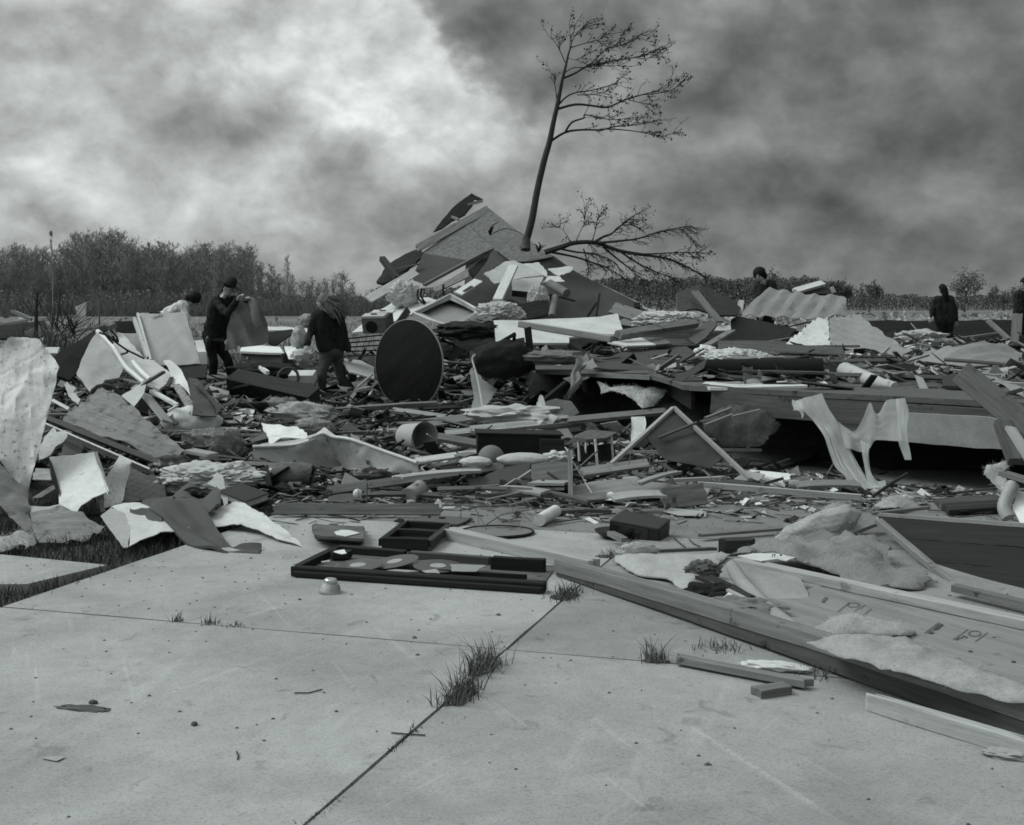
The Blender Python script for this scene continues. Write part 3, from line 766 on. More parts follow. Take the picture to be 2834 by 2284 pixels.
def reg_all(rn):
    d = rn.uniform(10.2, 30); x = rn.uniform(-150, 2950) if rn.random() < .9 else rn.uniform(2950, 3600); p = at(x, 842, d); X, Y = p.x, p.y
    if Y < 12.3 and X > -2.1 and rn.random() < .72: return None
    if Y < 11.2 and X > 0.2 and rn.random() < .6: return None
    if X < -2.2 and Y < 11.0: return None
    if Y > 24 and X < -2.5 and rn.random() < .6: return None
    if dfront(X) - .05 < Y < dfront(X) + .4: return None
    if -3.2 < X < 3.6 and 20.6 < Y < 27 and rn.random() < .93: return None
    if Y > dfront(X) and rn.random() < .88: return None
    if -.5 < X < .9 and 13.4 < Y < 17 and rn.random() < .9: return None
    return X, Y, htop(X, Y)
def reg_mid(rn):
    d = rn.uniform(8.9, 13.5); x = rn.uniform(560, 2900); p = at(x, 842, d)
    if p.y < 9.6 and rn.random() < .75: return None
    if dfront(p.x) < p.y: return None
    return p.x, p.y, max(0, hm(p.x, p.y))
def reg_path(rn):
    d = rn.uniform(12, 17.5); x = rn.uniform(560, 1480); p = at(x, 842, d); return p.x, p.y, max(0, hm(p.x, p.y))
shards('splinter_litter', 'broken laths and splinters strewn through the wreckage', 7500, reg_all, [wpale, wpale, wmid, wmid, wgrey, wgrey, wbrown, wdark, felt], (.08, .7), (.010, .05), (.006, .025), .28, .10, .8, 1)
shards('board_litter', 'torn scraps of board and panel among the wreckage', 2000, reg_all, [drywall, ply, wgrey, feltm, felt, felt, gmetal, wbrown, wgrey, rubmat], (.12, .5), (.08, .28), (.004, .016), .35, .10, .7, 2)
shards('paper_litter', 'scraps of paper and glass wool among the debris', 4200, reg_all, [paper, white, insul, insuld, paperg], (.06, .22), (.05, .16), (.003, .01), .6, .06, 2, 3)
shards('dark_litter', 'dark shreds of shingle and cloth among the debris', 2000, reg_all, [felt, shingle, dcloth, rubmat], (.1, .45), (.06, .22), (.005, .03), .4, .05, .8, 4)
shards('slab_splinters', 'fine splinters scattered on the concrete before the wreck', 1900, reg_mid, [wpale, wmid, wgrey, wgrey, wbrown], (.03, .32), (.005, .022), (.004, .010), .10, .02, .7, 5)
shards('slab_scraps', 'small scraps scattered on the concrete before the wreck', 1300, reg_mid, [paper, insul, paperg, felt, wbrown, dcloth, gmetal], (.03, .14), (.02, .09), (.003, .01), .3, .02, 2, 6)
shards('trodden_litter', 'trampled splinters and scraps around the walking people', 2600, reg_path, [wpale, wpale, wmid, wmid, wgrey, paper, paper, drywall, felt, insul], (.06, .42), (.012, .06), (.005, .02), .25, .05, .8, 7)

# loose boards, each one its own
LOOSE = []
def loose(n, label, group, ms, lr, wr, seed, region=reg_all, tilt=.12):
    rn = random.Random(seed); k = 0; lib = [beam_mesh(1.0, w, t, .08, .012, 4, s) for w, t, s in ((.09, .035, 1), (.14, .02, 2), (.05, .025, 3), (.19, .02, 4))]
    mes = {}
    while k < n:
        p = region(rn)
        if p is None: continue
        x, y, z = p; i = rn.randrange(4); m = rn.choice(ms)
        if region is reg_all and y < 11.3 and x > -1.2: continue
        if (i, m) not in mes:
            me = pdmesh('loose_board', *lib[i]); me.materials.append(m); mes[i, m] = me
        L = rn.uniform(*lr) * (.7 + y / 40); a = rn.gauss(0, .38) if rn.random() < .8 else rn.uniform(0, 3.14)
        o = bpy.data.objects.new('loose_board', mes[i, m]); COL.objects.link(o)
        o.matrix_basis = Matrix.Translation((x, y, z + rn.uniform(.02, .16))) @ Matrix.Rotation(a, 4, 'Z') @ Matrix.Rotation(rn.gauss(0, tilt), 4, 'Y') @ Matrix.Rotation(rn.gauss(0, .3), 4, 'X') @ Matrix.Diagonal((L, rn.uniform(.8, 1.2), 1, 1))
        LOOSE.append((o, label, group, L, m)); tag(o, label, 'board', group); k += 1
loose(55, 'pale splintered board lying loose in the wreckage', 'loose pale boards in the wreckage', [wpale, wmid, wpale], (.5, 1.9), None, 21)
loose(80, 'weathered grey board lying loose in the wreckage', 'loose grey boards in the wreckage', [wmid, wgrey], (.5, 2.2), None, 22)
loose(50, 'dark stained board lying loose in the wreckage', 'loose dark boards in the wreckage', [wbrown, wdark], (.5, 1.8), None, 23)
loose(30, 'short weathered lath lying on the concrete before the wreck', 'laths on the concrete before the wreck', [wmid, wgrey, wpale], (.3, .9), None, 24, reg_mid, .02)

MARKS = [('the round black table top', 1131, 1009), ('the broken bathtub', 930, 1240), ('the pale bucket', 1150, 1215), ('the dark dresser', 750, 1090), ('the grey appliance door', 465, 930), ('the walking woman', 925, 1000),
         ('the man in the hat', 610, 930), ('the bare roof sheathing', 1330, 690), ('the black television', 1770, 1470), ('the hanging plastic film', 2350, 1220), ('the leaning screen', 1900, 1250), ('the stool', 1650, 1230),
         ('the drawer unit', 1540, 1380), ('the rolled dark carpet', 2100, 1022), ('the dark wood panel', 2650, 1520), ('the ribbed roof sheet', 340, 1180), ('the white folded panel', 210, 1350), ('the grey blanket', 520, 1430),
         ('the hooded figure', 2620, 900), ('the broad metal sheet at right', 2650, 1020), ('the black wall part', 2090, 920), ('the white wall panel', 1550, 920), ('the arched desk side', 1430, 1350), ('the black cabinet', 1430, 1230),
         ('the post at the right edge', 2812, 920), ('the overturned freezer', 380, 1060), ('the pale skirting under the floor', 2560, 1190), ('the sash with two panes', 1150, 1480), ('the grey basin', 1240, 860), ('the fallen branch', 1650, 700)]
def where_labels():
    groups = {}
    for o, label, group, L, m in LOOSE:
        p = o.matrix_basis.translation; q = Vector(p) - CAM; fz = q.dot(FW); x = CX + FP * q.x / fz; y = CY - FP * q.dot(UP) / fz
        n, mx, my = min(MARKS, key=lambda k: (k[1] - x) ** 2 + (1.6 * (k[2] - y)) ** 2); dx, dy = x - mx, (y - my) * 1.6
        rel = ('right of' if dx > 0 else 'left of') if abs(dx) > abs(dy) else ('below' if dy > 0 else 'above')
        far = math.hypot(dx, dy); rel = ('close ' if far < 130 else '') + rel; sz = 'short' if L < .9 else ('long' if L > 1.6 else 'middling')
        tone = label.split(' board')[0].split(' lath')[0].replace('short ', ''); kind = 'lath' if ' lath' in label else 'board'
        groups.setdefault('%s %s %s %s %s' % (sz, tone, kind, rel, n), []).append((x, o))
    ORD = ('leftmost', 'second from left', 'third from left', 'fourth from left', 'fifth from left', 'sixth from left', 'seventh from left', 'eighth from left', 'ninth from left', 'tenth from left')
    for lab, l in groups.items():
        l.sort(key=lambda t: t[0])
        for i, (x, o) in enumerate(l): o['label'] = lab if len(l) == 1 else '%s %s' % (ORD[min(i, 9)], lab)
where_labels()
# ================================================================ foreground
# long wall section lying on the driveway, lower right
Aw, Bw = zg('J', 190, 212, .0), zg('J', 2330, 975, .0)
wd = (Bw - Aw).normalized(); wn = Vector((-wd.y, wd.x, 0))
if wn.y < 0: wn = -wn
wall = thing('wall_section', 'long broken stud wall lying flat with torn glass wool, lower right', 'broken wall', (Aw + Bw) / 2)
H1 = .112
def wpt(t, off, h): return Aw.lerp(Bw, t) + wn * off + Vector((0, 0, h))
beam('bottom_plate', None, None, wpt(0, .02, .038), wpt(1, .02, .038), .04, .074, wgrey, parent=wall, bev=.004, jag=.05, bow=.012)
beam('sill_board', None, None, wpt(.005, .035, .062), wpt(1, .035, .120), .085, .076, wmid, parent=wall, bev=.005, jag=.08, bow=.02)
Ss = [wpt(.40, .07, .05), wpt(1.0, .07, .05), wpt(1.0, 1.35, .06), wpt(.34, 1.15, .06)]
vs, fs, M0 = sheet_mesh(Ss, .018, .12, .004); link('sheathing', pdmesh('sheathing', vs, fs, 40), M0, ply, wall)
zA, zB = zg('M', -540, 185, .085), zg('M', 2400, 815, .085)
beam('stud', None, None, zA, zB, .09, .046, wpale, parent=wall, bev=.004)
beam('stud', None, None, zg('M', 1480, 425, .05), zg('M', 2300, 620, .05), .06, .04, wmid, parent=wall, bev=.003)
# mill stamps printed on the sheathing: bars and an oval mark
def stamp(z, quads, ring=None):
    v = []; f = []
    for q in quads:
        k = len(v); v += [zg(z, x, y, .0605) for x, y in q]; f.append((k, k + 1, k + 2, k + 3))
    if ring:
        cx, cy, rx, ry = ring; k = len(v); n = 20
        for i in range(n):
            a = i / n * 6.283
            for s in (1, .82): v.append(zg(z, cx + rx * s * math.cos(a), cy + ry * s * math.sin(a), .0605))
        for i in range(n): j = (i + 1) % n; f.append((k + 2 * i, k + 2 * j, k + 2 * j + 1, k + 2 * i + 1))
    o = v[0].copy(); link('stamp', pdmesh('stamp', [p - o for p in v], f), Matrix.Translation(o), ink, wall)
def bar(x0, y0, x1, y1, w): return [(x0, y0), (x1, y1), (x1 + w, y1 + w * .3), (x0 + w, y0 + w * .3)]
stamp('M', [bar(1215, 855, 1350, 755, 9), bar(1290, 820, 1365, 765, 22), bar(1325, 815, 1385, 772, 14), bar(1245, 850, 1265, 835, 40)])
stamp('M', [bar(1480, 915, 1625, 820, 8), bar(1690, 935, 1810, 850, 8), bar(1505, 915, 1540, 890, 18), bar(1550, 905, 1590, 875, 12), bar(1595, 900, 1612, 885, 14)], (1690, 860, 62, 28))
stamp('M', [bar(395, 655, 510, 565, 8), bar(545, 650, 660, 590, 7), bar(590, 720, 715, 625, 8), bar(245, 560, 285, 515, 26)], (550, 590, 60, 22))
for (kx, ky) in ((1870, 893), (1650, 1023), (2055, 1120), (1455, 500)):
    P0 = zg('M', kx, ky, .061); lathe('knot', [(0, .0), (.009, .0), (.011, -.004)], Matrix.Translation(P0), ink, wall, 8)
def wool_pad(z, pl, hbase, th, label, m=insul, amp=.05, res=.035):
    P = [zg(z, x, y, hbase) for x, y in pl]
    vs, fs, M = sheet_mesh(P, .006, res, amp, 5.0, jag=.03, puff=th)
    return tag(link('glass_wool', pdmesh('glass_wool', vs, fs, 70), M, m), label, 'insulation')
wool_pad('M', [(110, 935), (300, 900), (560, 880), (850, 905), (1130, 940), (1300, 1030), (1560, 1100), (1800, 1200), (2000, 1310), (2200, 1390), (2400, 1480), (2400, 1540), (2150, 1500), (1880, 1455), (1650, 1395), (1420, 1340), (1150, 1260), (900, 1195), (560, 1095), (300, 1005)], .165, .055, 'long pale strip of glass wool spilling over the front beam', amp=.02, res=.022)
wool_pad('M', [(200, 830), (330, 730), (600, 715), (800, 760), (1060, 790), (1140, 840), (1000, 880), (640, 870), (300, 900)], .075, .06, 'fluffy glass wool pad on the stamped plywood', amp=.02, res=.022)
sheet('torn_paper', 'torn kraft paper facing hanging over the wall junk, rolled left edge', 'paper sheet', 'N', [(965, 575, 6.75), (1090, 580, 6.85), (1300, 640, 6.9), (1660, 690, 6.85), (1740, 860, 6.5), (1800, 1000, 6.3), (1820, 1120, 6.15), (1760, 1250, 5.95), (1680, 1290, 5.9), (1500, 1150, 6.05), (1260, 940, 6.35), (1100, 760, 6.6)], paperg, .006, warp=.02, jag=.01)
tube('paper_roll', smooth_line([zp('N', 980, 590, 6.68), zp('N', 1090, 760, 6.5), (zp('N', 1260, 940, 6.25)), zp('N', 1500, 1155, 5.95), zp('N', 1690, 1300, 5.8)]), [.030, .036, .040, .04, .04, .04, .04, .04, .04, .04, .04, .04, .042, .045, .045, .042, .035][:17], paperg, sides=10, label='rolled hem of kraft paper running down to the front beam', cat='paper roll')
sheet('paper_mat', 'broad pale insulation sheet lying on the slab behind the front beam', 'paper sheet', 'J', [(455, 150), (480, 105), (520, 78), (560, 82), (640, 128), (760, 135), (935, 128), (860, 190), (830, 210), (815, 255), (775, 272), (735, 268), (680, 238), (620, 222), (560, 215), (500, 190)], insul, .008, g=.02, warp=.02, ws=4, jag=.03, res=.04, puff=.035)
clump('glass_wool', 'raised corner of pale insulation before the television', 'insulation', zg('J', 548, 112, .05), (.13, .04, .05), insul, .2)
clump('rubbish', 'tangle of dark torn shingle inside the broken wall', 'rubbish', zg('N', 740, 880, .07), (.16, .10, .06), felt, .5, amp=.6)
clump('rubbish', 'frayed bundle of splintered fibre at the broken wall end', 'rubbish', zg('N', 700, 640, .05), (.10, .06, .06), wgrey, 0, amp=.5, sc=4, fine=.5)
zbeam('lath', 'three ribbed dark lath strip lying inside the broken wall', 'lath', 'N', (690, 700, 6.75), (1230, 930, 6.2), .09, .02, wbrown, jag=.05)
zbeam('lath', 'pale lath under the ribbed strip in the wall junk', 'lath', 'N', (700, 720, 6.7), (1180, 960, 6.12), .025, .018, wpale, jag=.04)
clump('rag', 'black rag stuffed in the broken wall junk', 'rag', zg('N', 830, 940, .05), (.14, .06, .05), dcloth, -.6, amp=.5)
sheet('scrap_card', 'small pale card scrap among the wall junk', 'card', 'N', [(890, 930), (960, 850), (1000, 860), (940, 945)], white, .004, g=.10)
clump('rubbish', 'grey torn felt lumps next to the paper roll', 'rubbish', zg('N', 1150, 1010, .07), (.2, .08, .05), insuld, -.5, amp=.7)
zbeam('splinter', 'short pale splinters sticking left from the wall end', 'splinter', 'N', (590, 750, 6.9), (680, 700, 6.85), .03, .012, wpale, jag=.05)
# sticks on the slab
gbeam('stick', 'short weathered stick lying on the slab from the grass tuft', 'stick', 'J', (690, 556), (1278, 668), .055, .032, wmid, bev=.003, jag=.04, lift=.012)
gbeam('wood_block', 'small wooden block under the end of the short stick', 'block', 'J', (1035, 702), (1180, 680), .075, .035, wmid, bev=.003)
gbeam('plank', 'pale splintered plank beside the long wall, bottom right corner', 'plank', 'J', (1490, 735), (2260, 962), .045, .07, wpale, bev=.003, jag=.18)
clump('paper_scrap', 'white crumpled scrap between the short stick and the long beam', 'paper scrap', zg('J', 1120, 592, .015), (.15, .04, .022), white, -.35, amp=.5)
clump('paper_scrap', 'torn grey paper under the plank end at the bottom right', 'paper scrap', zg('J', 2110, 960, .01), (.10, .04, .018), paperg, -.3, amp=.6)
gbeam('timber', 'thick pale timber with a frayed end lying behind the wooden tray', 'timber', 'U', (1195, 700), (2700, 1030), .09, .075, wpale, bev=.004, jag=.05)
sheet('dead_leaf', 'dry curled leaf on the slab at the lower left', 'leaf', 'K', [(165, 930), (215, 922), (262, 925), (225, 942)], paperg, .002, g=.006, warp=.004)
clump('dirt_patch', 'dark clot of mud and straw on the left slab', 'dirt', zg('K', 330, 735, .0), (.11, .035, .008), mat('mud', .10, .95, .4, 20), -.25, amp=.8, flat=True)
clump('leaf_crumb', 'small dark clod beside the mud on the left slab', 'dirt', zg('K', 371, 709, .006), (.018, .012, .01), MATS['mud'])
clump('leaf_crumb', 'single dark crumb in the middle of the left slab', 'dirt', zg('K', 772, 795, .006), (.012, .012, .009), MATS['mud'])
for lab, pl in (('forked dry twig on the middle of the left slab', [(1170, 672), (1225, 672), (1280, 658)]), ('tiny upright twig on the left slab', [(940, 905), (948, 922), (944, 935)]), ('straight twig lying across the driveway joint', [(1555, 830), (1620, 836), (1690, 840)])):
    tube('twig', [zg('K', x, y, .005) for x, y in pl], .0028, twig, label=lab, cat='twig')
# metal cap / lamp base
cup = thing('lamp_base', 'dented pale metal lamp base standing alone on the slab', 'lamp base', zg('S', 913, 1642, 0))
McP = Matrix.Translation(zg('S', 913, 1640, 0)) @ Matrix.Rotation(math.radians(5), 4, 'Y')
lathe('body', [(.0, .001), (.060, .001), (.062, .006), (.060, .016), (.054, .036), (.049, .046), (.050, .049), (.048, .053), (.038, .055), (.0, .055)], McP, silver, cup)
lathe('cap', [(.036, .055), (.038, .060), (.037, .072), (.030, .079), (.0, .081)], McP, silver, cup)
# big wooden tray / frame with records and papers
TF0, TF1 = zg('U', -335, 1075, .03), zg('U', 2210, 1240, .03)
TB0, TB1 = zg('U', 120, 865, .03), zg('U', 1650, 985, .03)
tray = thing('wooden_tray', 'large dark moulded wooden frame lying face up on the slab', 'wooden frame', (TF0 + TF1) / 2)
beam('front_rail', None, None, TF0, TF1, .07, .06, wdark, parent=tray, bev=.016)
beam('front_moulding', None, None, TF0 + Vector((.02, -.045, -.008)), TF1 + Vector((-.02, -.045, -.008)), .03, .035, wdark, parent=tray, bev=.010)
beam('side_rail', None, None, TF0 + Vector((.03, .04, .0)), TB0, .05, .05, wdark, parent=tray, bev=.006)
mid = TB0.lerp(TB1, .47)
beam('back_rail', None, None, TB0, mid, .05, .055, wdark, parent=tray, bev=.005)
beam('back_rail', None, None, mid, TB1, .05, .055, wgrey, parent=tray, bev=.005)
vs, fs, M0 = sheet_mesh([TF0 + Vector((.05, .03, -.02)), TF1 + Vector((-.05, .03, -.02)), TB1 + Vector((.4, -.02, -.02)), TB0 + Vector((0, -.02, -.02))], .006, .15, .002)
link('back_board', pdmesh('back_board', vs, fs), M0, wgrey, tray)
beam('end_block', None, None, zg('U', 1640, 1000, .045), zg('U', 2200, 1030, .045), .05, .085, wdark, parent=tray, bev=.004)
beam('inner_strip', None, None, zg('U', 1120, 1085, .03), zg('U', 2020, 1140, .03), .02, .03, wdark, parent=tray, bev=.003)
def record(label, x, y, tilt):
    P0 = zg('U', x, y, .045); r = thing('record', label, 'record', P0)
    M = Matrix.Translation(P0) @ Matrix.Rotation(math.radians(tilt), 4, 'Y') @ Matrix.Rotation(math.radians(3), 4, 'X')
    dsc = lathe('disc', [(.0, .002), (.050, .002), (.14, .0025), (.148, .001), (.148, -.001), (0, -.001)], M, mat('vinyl', .05, .35, .2, 8, spec=.6) if 'vinyl' not in MATS else MATS['vinyl'], r, 40)
    lathe('label', [(0, .0034), (.048, .0034), (.048, .0022)], M, paperg, dsc, 24)
record('dark record with a white label, left one in the wooden frame', 325, 1022, -3)
record('tilted record propped on the first one inside the wooden frame', 690, 985, -9)
record('third record with its label showing near the frame middle', 1120, 1028, 2)
for lab, pl in (('pale torn paper by the front rail of the frame', [(525, 1080), (700, 1060), (930, 1078), (700, 1098)]), ('crumpled paper left corner of the wooden frame', [(-40, 985), (40, 972), (50, 988), (-30, 995)]), ('white card at the middle of the frame rail', [(960, 1080), (1100, 1065), (1140, 1105), (1010, 1100)]), ('grey sheet in the right half of the frame', [(1240, 1010), (1600, 1020), (1500, 1090), (1260, 1085)])):
    sheet('paper_scrap', lab, 'paper scrap', 'U', pl, paperg, .003, g=.048, warp=.012)
gbeam('small_box', 'small dark box with a pale lid in the frame corner', 'box', 'U', (60, 915), (265, 915), .10, .045, wdark, lift=.02, bev=.004)
sheet('card', 'white card lying on the small dark box', 'card', 'U', [(85, 885), (190, 868), (215, 905), (170, 912)], white, .003, g=.095)
# dark sash with two panes
sash = thing('sash', 'dark wooden sash with two sunken panes lying on the slab', 'window sash', zg('U', 850, 780))
s00, s10, s11, s01 = zg('U', 560, 800, .05), zg('U', 1025, 815, .05), zg('U', 1235, 640, .05), zg('U', 800, 612, .05)
vs, fs, M0 = sheet_mesh([s00 + Vector((0, 0, -.02)), s10 + Vector((0, 0, -.02)), s11 + Vector((0, 0, -.02)), s01 + Vector((0, 0, -.02))], .02, .1, .0); link('pane', pdmesh('pane', vs, fs), M0, glass, sash)
for a, b in ((s00, s10), (s10, s11), (s11, s01), (s01, s00), (s00.lerp(s01, .55), s10.lerp(s11, .55))):
    beam('rail', None, None, a, b, .045, .075 if a is s00 else .05, wdark if a is not s10 else wbrown, parent=sash, bev=.004)
gbeam('board', 'thin board lying under the dark sash', 'board', 'U', (900, 560), (1400, 590), .28, .012, wgrey, lift=.01)
gbeam('stick', 'slat poking out right under the dark sash', 'stick', 'U', (1050, 805), (1250, 735), .05, .02, wmid)
# magazines
for i, lab in enumerate(('picture magazine on top of the pile left of the sash', 'magazine in the middle of the pile left of the sash', 'magazine at the bottom of the pile left of the sash')):
    z = .085 - i * .028
    sheet('magazine', lab, 'magazine', 'U', [(-115 - i * 9, 610 + i * 8), (380 + i * 5, 632 + i * 5), (388 - i * 6, 760 + i * 10), (20, 735 + i * 12), (-110 + i * 6, 720 + i * 10)], mat('magazine_cover', .13, .5, .5, 5) if i == 0 else wgrey, .018, g=z, warp=.008)
sheet('picture', 'white figure printed on the top magazine', 'picture', 'U', [(90, 690), (160, 668), (240, 672), (345, 700), (300, 712), (200, 735), (110, 720)], paper, .002, g=.091, warp=.001, jag=.006)
# oval mirror
MO = zg('U', 1710, 690, .012); ov = thing('oval_mirror', 'oval mirror lying on the slab right of the sash', 'mirror', MO)
lathe('frame', [(.255, -.006), (.262, .004), (.255, .012), (.244, .006), (.244, -.006)], Matrix.Translation(MO) @ Matrix.Diagonal((1, .85, 1, 1)), wdark, ov, 40)
lathe('glass', [(0, .003), (.246, .003)], Matrix.Translation(MO) @ Matrix.Diagonal((1, .85, 1, 1)), mat('mirror_glass', .22, .25, .2, 2, spots=.3, spotsc=3, spotv=.35), ov, 40)
# bent wire rack above the mirror
wr = thing('wire_rack', 'bent wire rack standing over the oval mirror', 'wire rack', zg('U', 1600, 560))
for pl in ([(1350, 560, 0), (1345, 410, .0), (1420, 400, 0)], [(1400, 395, 0), (1500, 470, 0), (1600, 665, 0)], [(1570, 640, 0), (1750, 520, 0), (2130, 455, 0)], [(1840, 430, 0), (1900, 560, 0), (1945, 650, 0)], [(1850, 350, 0), (1930, 480, 0), (2040, 580, 0)], [(1500, 450, 0), (1520, 560, 0), (1530, 640, 0)], [(1630, 440, 0), (1690, 530, 0), (1780, 590, 0)], [(1960, 350, 0), (2050, 440, 0), (2110, 505, 0)]):
    tube('rod', [zp('U', x, y, 8.75 - (y - 500) * .0008) for x, y, _ in pl], .0035, wire, wr, 5)
zbeam('slat', 'upper thin slat over the wire rack', 'slat', 'U', (1590, 372, 9.4), (1980, 290, 9.7), .022, .01, wmid)
zbeam('slat', 'lower thin slat crossing the wire rack', 'slat', 'U', (1820, 430, 9.0), (2105, 352, 9.3), .02, .01, wmid)
# television
TVM = frame(Vector((.90, -.42, -.10)), Vector((.06, -.16, 1)), zp('H', 1265, 1256, 8.45))
tv = thing('television', 'black box shaped television set tipped over on the slab', 'television', TVM.translation)
tvc = pbox('cabinet', TVM, (0, 0, 0), (.36, .25, .155), black, tv, .012)
pbox('screen', TVM, (-.02, -.127, 0), (.25, .008, .115), mat('dark_glass', .012, .12, .1, 2, spec=.8), tvc, .004)
pbox('side_panel', TVM, (.183, -.02, .0), (.008, .18, .11), dmetal, tv, .003)
pan = thing('dish', 'dark round dish under the television', 'dish', zg('H', 1080, 1315))
lathe('bowl', [(0, .008), (.08, .008), (.13, .045), (.14, .05), (.135, .04), (.085, 0), (0, 0)], Matrix.Translation(zg('H', 1080, 1310, .005)), black, pan)
gbeam('wood_scrap', 'short wood offcut lying in the dark dish', 'offcut', 'H', (1045, 1280), (1160, 1335), .05, .03, wmid, lift=.05)
gbeam('timber_chunk', 'squared timber chunk on the slab right of the television', 'timber', 'H', (1860, 1385), (2130, 1375), .12, .10, wbrown, bev=.006, jag=.05)
gbeam('lath', 'long thin lath crossing the slab right of the television', 'lath', 'H', (1680, 1300), (2500, 1235), .05, .018, wmid, jag=.08, lift=.03)
gbeam('lath', 'second lath lying in front of the timber chunk', 'lath', 'H', (1370, 1415), (1850, 1395), .035, .018, wgrey, jag=.04)
for pl, lab in (([(1525, 1318), (1560, 1350), (1605, 1385)], 'left bent nail on the slab beyond the television'), ([(1635, 1325), (1670, 1360), (1715, 1380)], 'right bent nail on the slab beyond the television')):
    tube('nail', [zg('H', x, y, .008) for x, y in pl], .005, wire, label=lab, cat='nail')
tube('paper_tube', [zg('H', 520, 1185, .05), zg('H', 640, 1115, .06)], .045, paper, label='short torn roll of white paper on the slab', cat='paper roll', sides=14)

# ================================================================ lower left: the panels at the lawn edge
dp = thing('metal_sheet', 'tall dented pale ribbed metal panel standing at the left edge', 'metal panel', zp('E', 120, 1240, 9.4))
sheet('face', None, None, 'E', [(-160, 260, 10.3), (0, 160, 10.2), (60, 88, 10.2), (160, 82), (270, 96, 10.2), (340, 190), (405, 285, 10.0), (370, 460), (330, 620, 9.75), (290, 780), (250, 920, 9.5), (225, 1020), (205, 1120, 9.4), (195, 1245, 9.35), (150, 1110), (95, 1060), (0, 930, 9.4), (-160, 900, 9.4)], alum, .004, dp, warp=.03, ws=1.8, corr=(0.05, .115, .010, .10), ax=(14, 3), res=.02, crease=.011)
sheet('bent_foot', None, None, 'E', [(-120, 900, 9.3), (0, 945, 9.35), (95, 1075, 9.3), (150, 1110, 9.3), (195, 1250, 9.1), (225, 1380, 8.8), (265, 1490, 8.5), (235, 1490, 8.5), (150, 1400, 8.7), (0, 1245, 8.9), (-120, 1180, 8.9)], sidingg, .004, dp, warp=.05, ws=3, crease=.02, res=.025)
wl = [(0, 1440, 8.35), (60, 1478, 8.3), (160, 1412, 8.4), (250, 1478, 8.25), (170, 1532, 8.1), (112, 1492, 8.15), (12, 1560, 8.0), (-80, 1560, 8.0), (-80, 1440, 8.4)]
sheet('glass_wool', 'ragged white glass wool flap at the foot of the dented panel', 'insulation', 'E', wl, insul, .008, warp=.05, ws=6, jag=.03, puff=.05, res=.03)
sheet('siding_sheet', 'grey dirty siding sheet propped low over the lawn', 'siding panel', 'E', [(205, 1290, 9.0), (320, 1275), (430, 1250, 9.1), (540, 1290, 9.0), (725, 1385, 8.75), (600, 1472, 8.45), (420, 1490), (268, 1502, 8.3), (230, 1400, 8.6)], sidingg, .006, warp=.03, ws=3, corr=(.1, .16, .004), crease=.02, res=.03)
sheet('siding_sheet', 'pale upper lip of the siding sheet over the lawn', 'siding panel', 'E', [(200, 1245, 9.15), (330, 1250, 9.25), (410, 1232, 9.2), (520, 1290, 9.02), (470, 1292), (330, 1278), (215, 1288, 9.0)], alum, .004, warp=.02)
wp = thing('appliance_cover', 'square white enamel panel with a folded edge leaning in the left heap', 'white panel', zp('E', 560, 1240, 9.2))
sheet('face', None, None, 'E', [(335, 905, 9.95), (410, 902), (480, 895, 9.9), (560, 880), (640, 870, 9.8), (700, 1010), (752, 1148, 9.25), (640, 1190, 9.2), (560, 1242, 9.15), (530, 1290, 9.1), (470, 1270), (410, 1235, 9.25), (405, 1130, 9.4), (370, 1010)], white, .006, wp, warp=.03, crease=.010, res=.025)
sheet('folded_edge', None, None, 'E', [(640, 868, 9.78), (668, 868, 9.9), (760, 1150, 9.32), (742, 1158, 9.2)], wmetal, .006, wp, warp=.004)
sheet('side_return', None, None, 'E', [(335, 905, 9.96), (372, 1010, 9.6), (408, 1140, 9.36), (410, 1240, 9.26), (390, 1150, 9.7), (345, 1030, 9.95)], dmetal, .006, wp, warp=.004)
zbeam('plank', 'weathered plank slanting in the dark gap behind the white panel', 'plank', 'E', (245, 1200, 9.9), (400, 1105, 10.3), .075, .03, wmid, jag=.03)
zbeam('plank', 'white board end showing left of the white panel', 'plank', 'E', (228, 1025, 10.3), (372, 1030, 10.3), .10, .03, white, roll=60)
sheet('metal_scrap', 'curled pale metal scrap beside the dented panel', 'metal scrap', 'E', [(305, 775, 10.8), (370, 705, 11.1), (390, 740), (455, 722, 11), (462, 765, 10.8), (350, 890, 10.4), (262, 925, 10.2), (265, 870)], alum, .004, warp=.05, ws=4)
sheet('roof_sheet', 'long dirty ribbed roof panel sloping down across the left heap', 'roof panel', 'E', [(430, 650, 11.6), (480, 590, 11.9), (560, 530, 12.2), (630, 470), (700, 422, 12.5), (830, 492, 12.2), (1010, 650), (1190, 800, 11.2), (1278, 862, 11.0), (1150, 942, 10.75), (1000, 870), (820, 792, 11.0), (620, 720)], sidingg, .005, warp=.03, ws=1.8, corr=(.02, .135, .010), ax=(0, 9), res=.028, crease=.012)
tr = thing('window_track', 'long dark grooved aluminium track along the ribbed roof panel', 'metal track', zp('E', 720, 800, 11))
zbeam('channel', None, None, 'E', (320, 640, 11.7), (1135, 965, 10.65), .075, .05, dmetal, parent=tr, bev=.004, roll=-35)
zbeam('flange', None, None, 'E', (312, 690, 11.55), (1050, 1015, 10.5), .10, .015, alum, parent=tr, roll=-50)
zbeam('lip', None, None, 'E', (318, 628, 11.72), (1140, 948, 10.68), .02, .018, gmetal, parent=tr)
sheet('siding_sheet', 'dark ribbed wood siding piece upright below the metal track', 'siding panel', 'E', [(900, 975, 10.45), (1010, 1030), (1130, 1040, 10.35), (1140, 1175, 10.1), (1060, 1195), (850, 1222, 9.95), (870, 1100)], wgrey, .012, warp=.012, corr=(1.35, .07, .004), ax=(0, 2), res=.03)
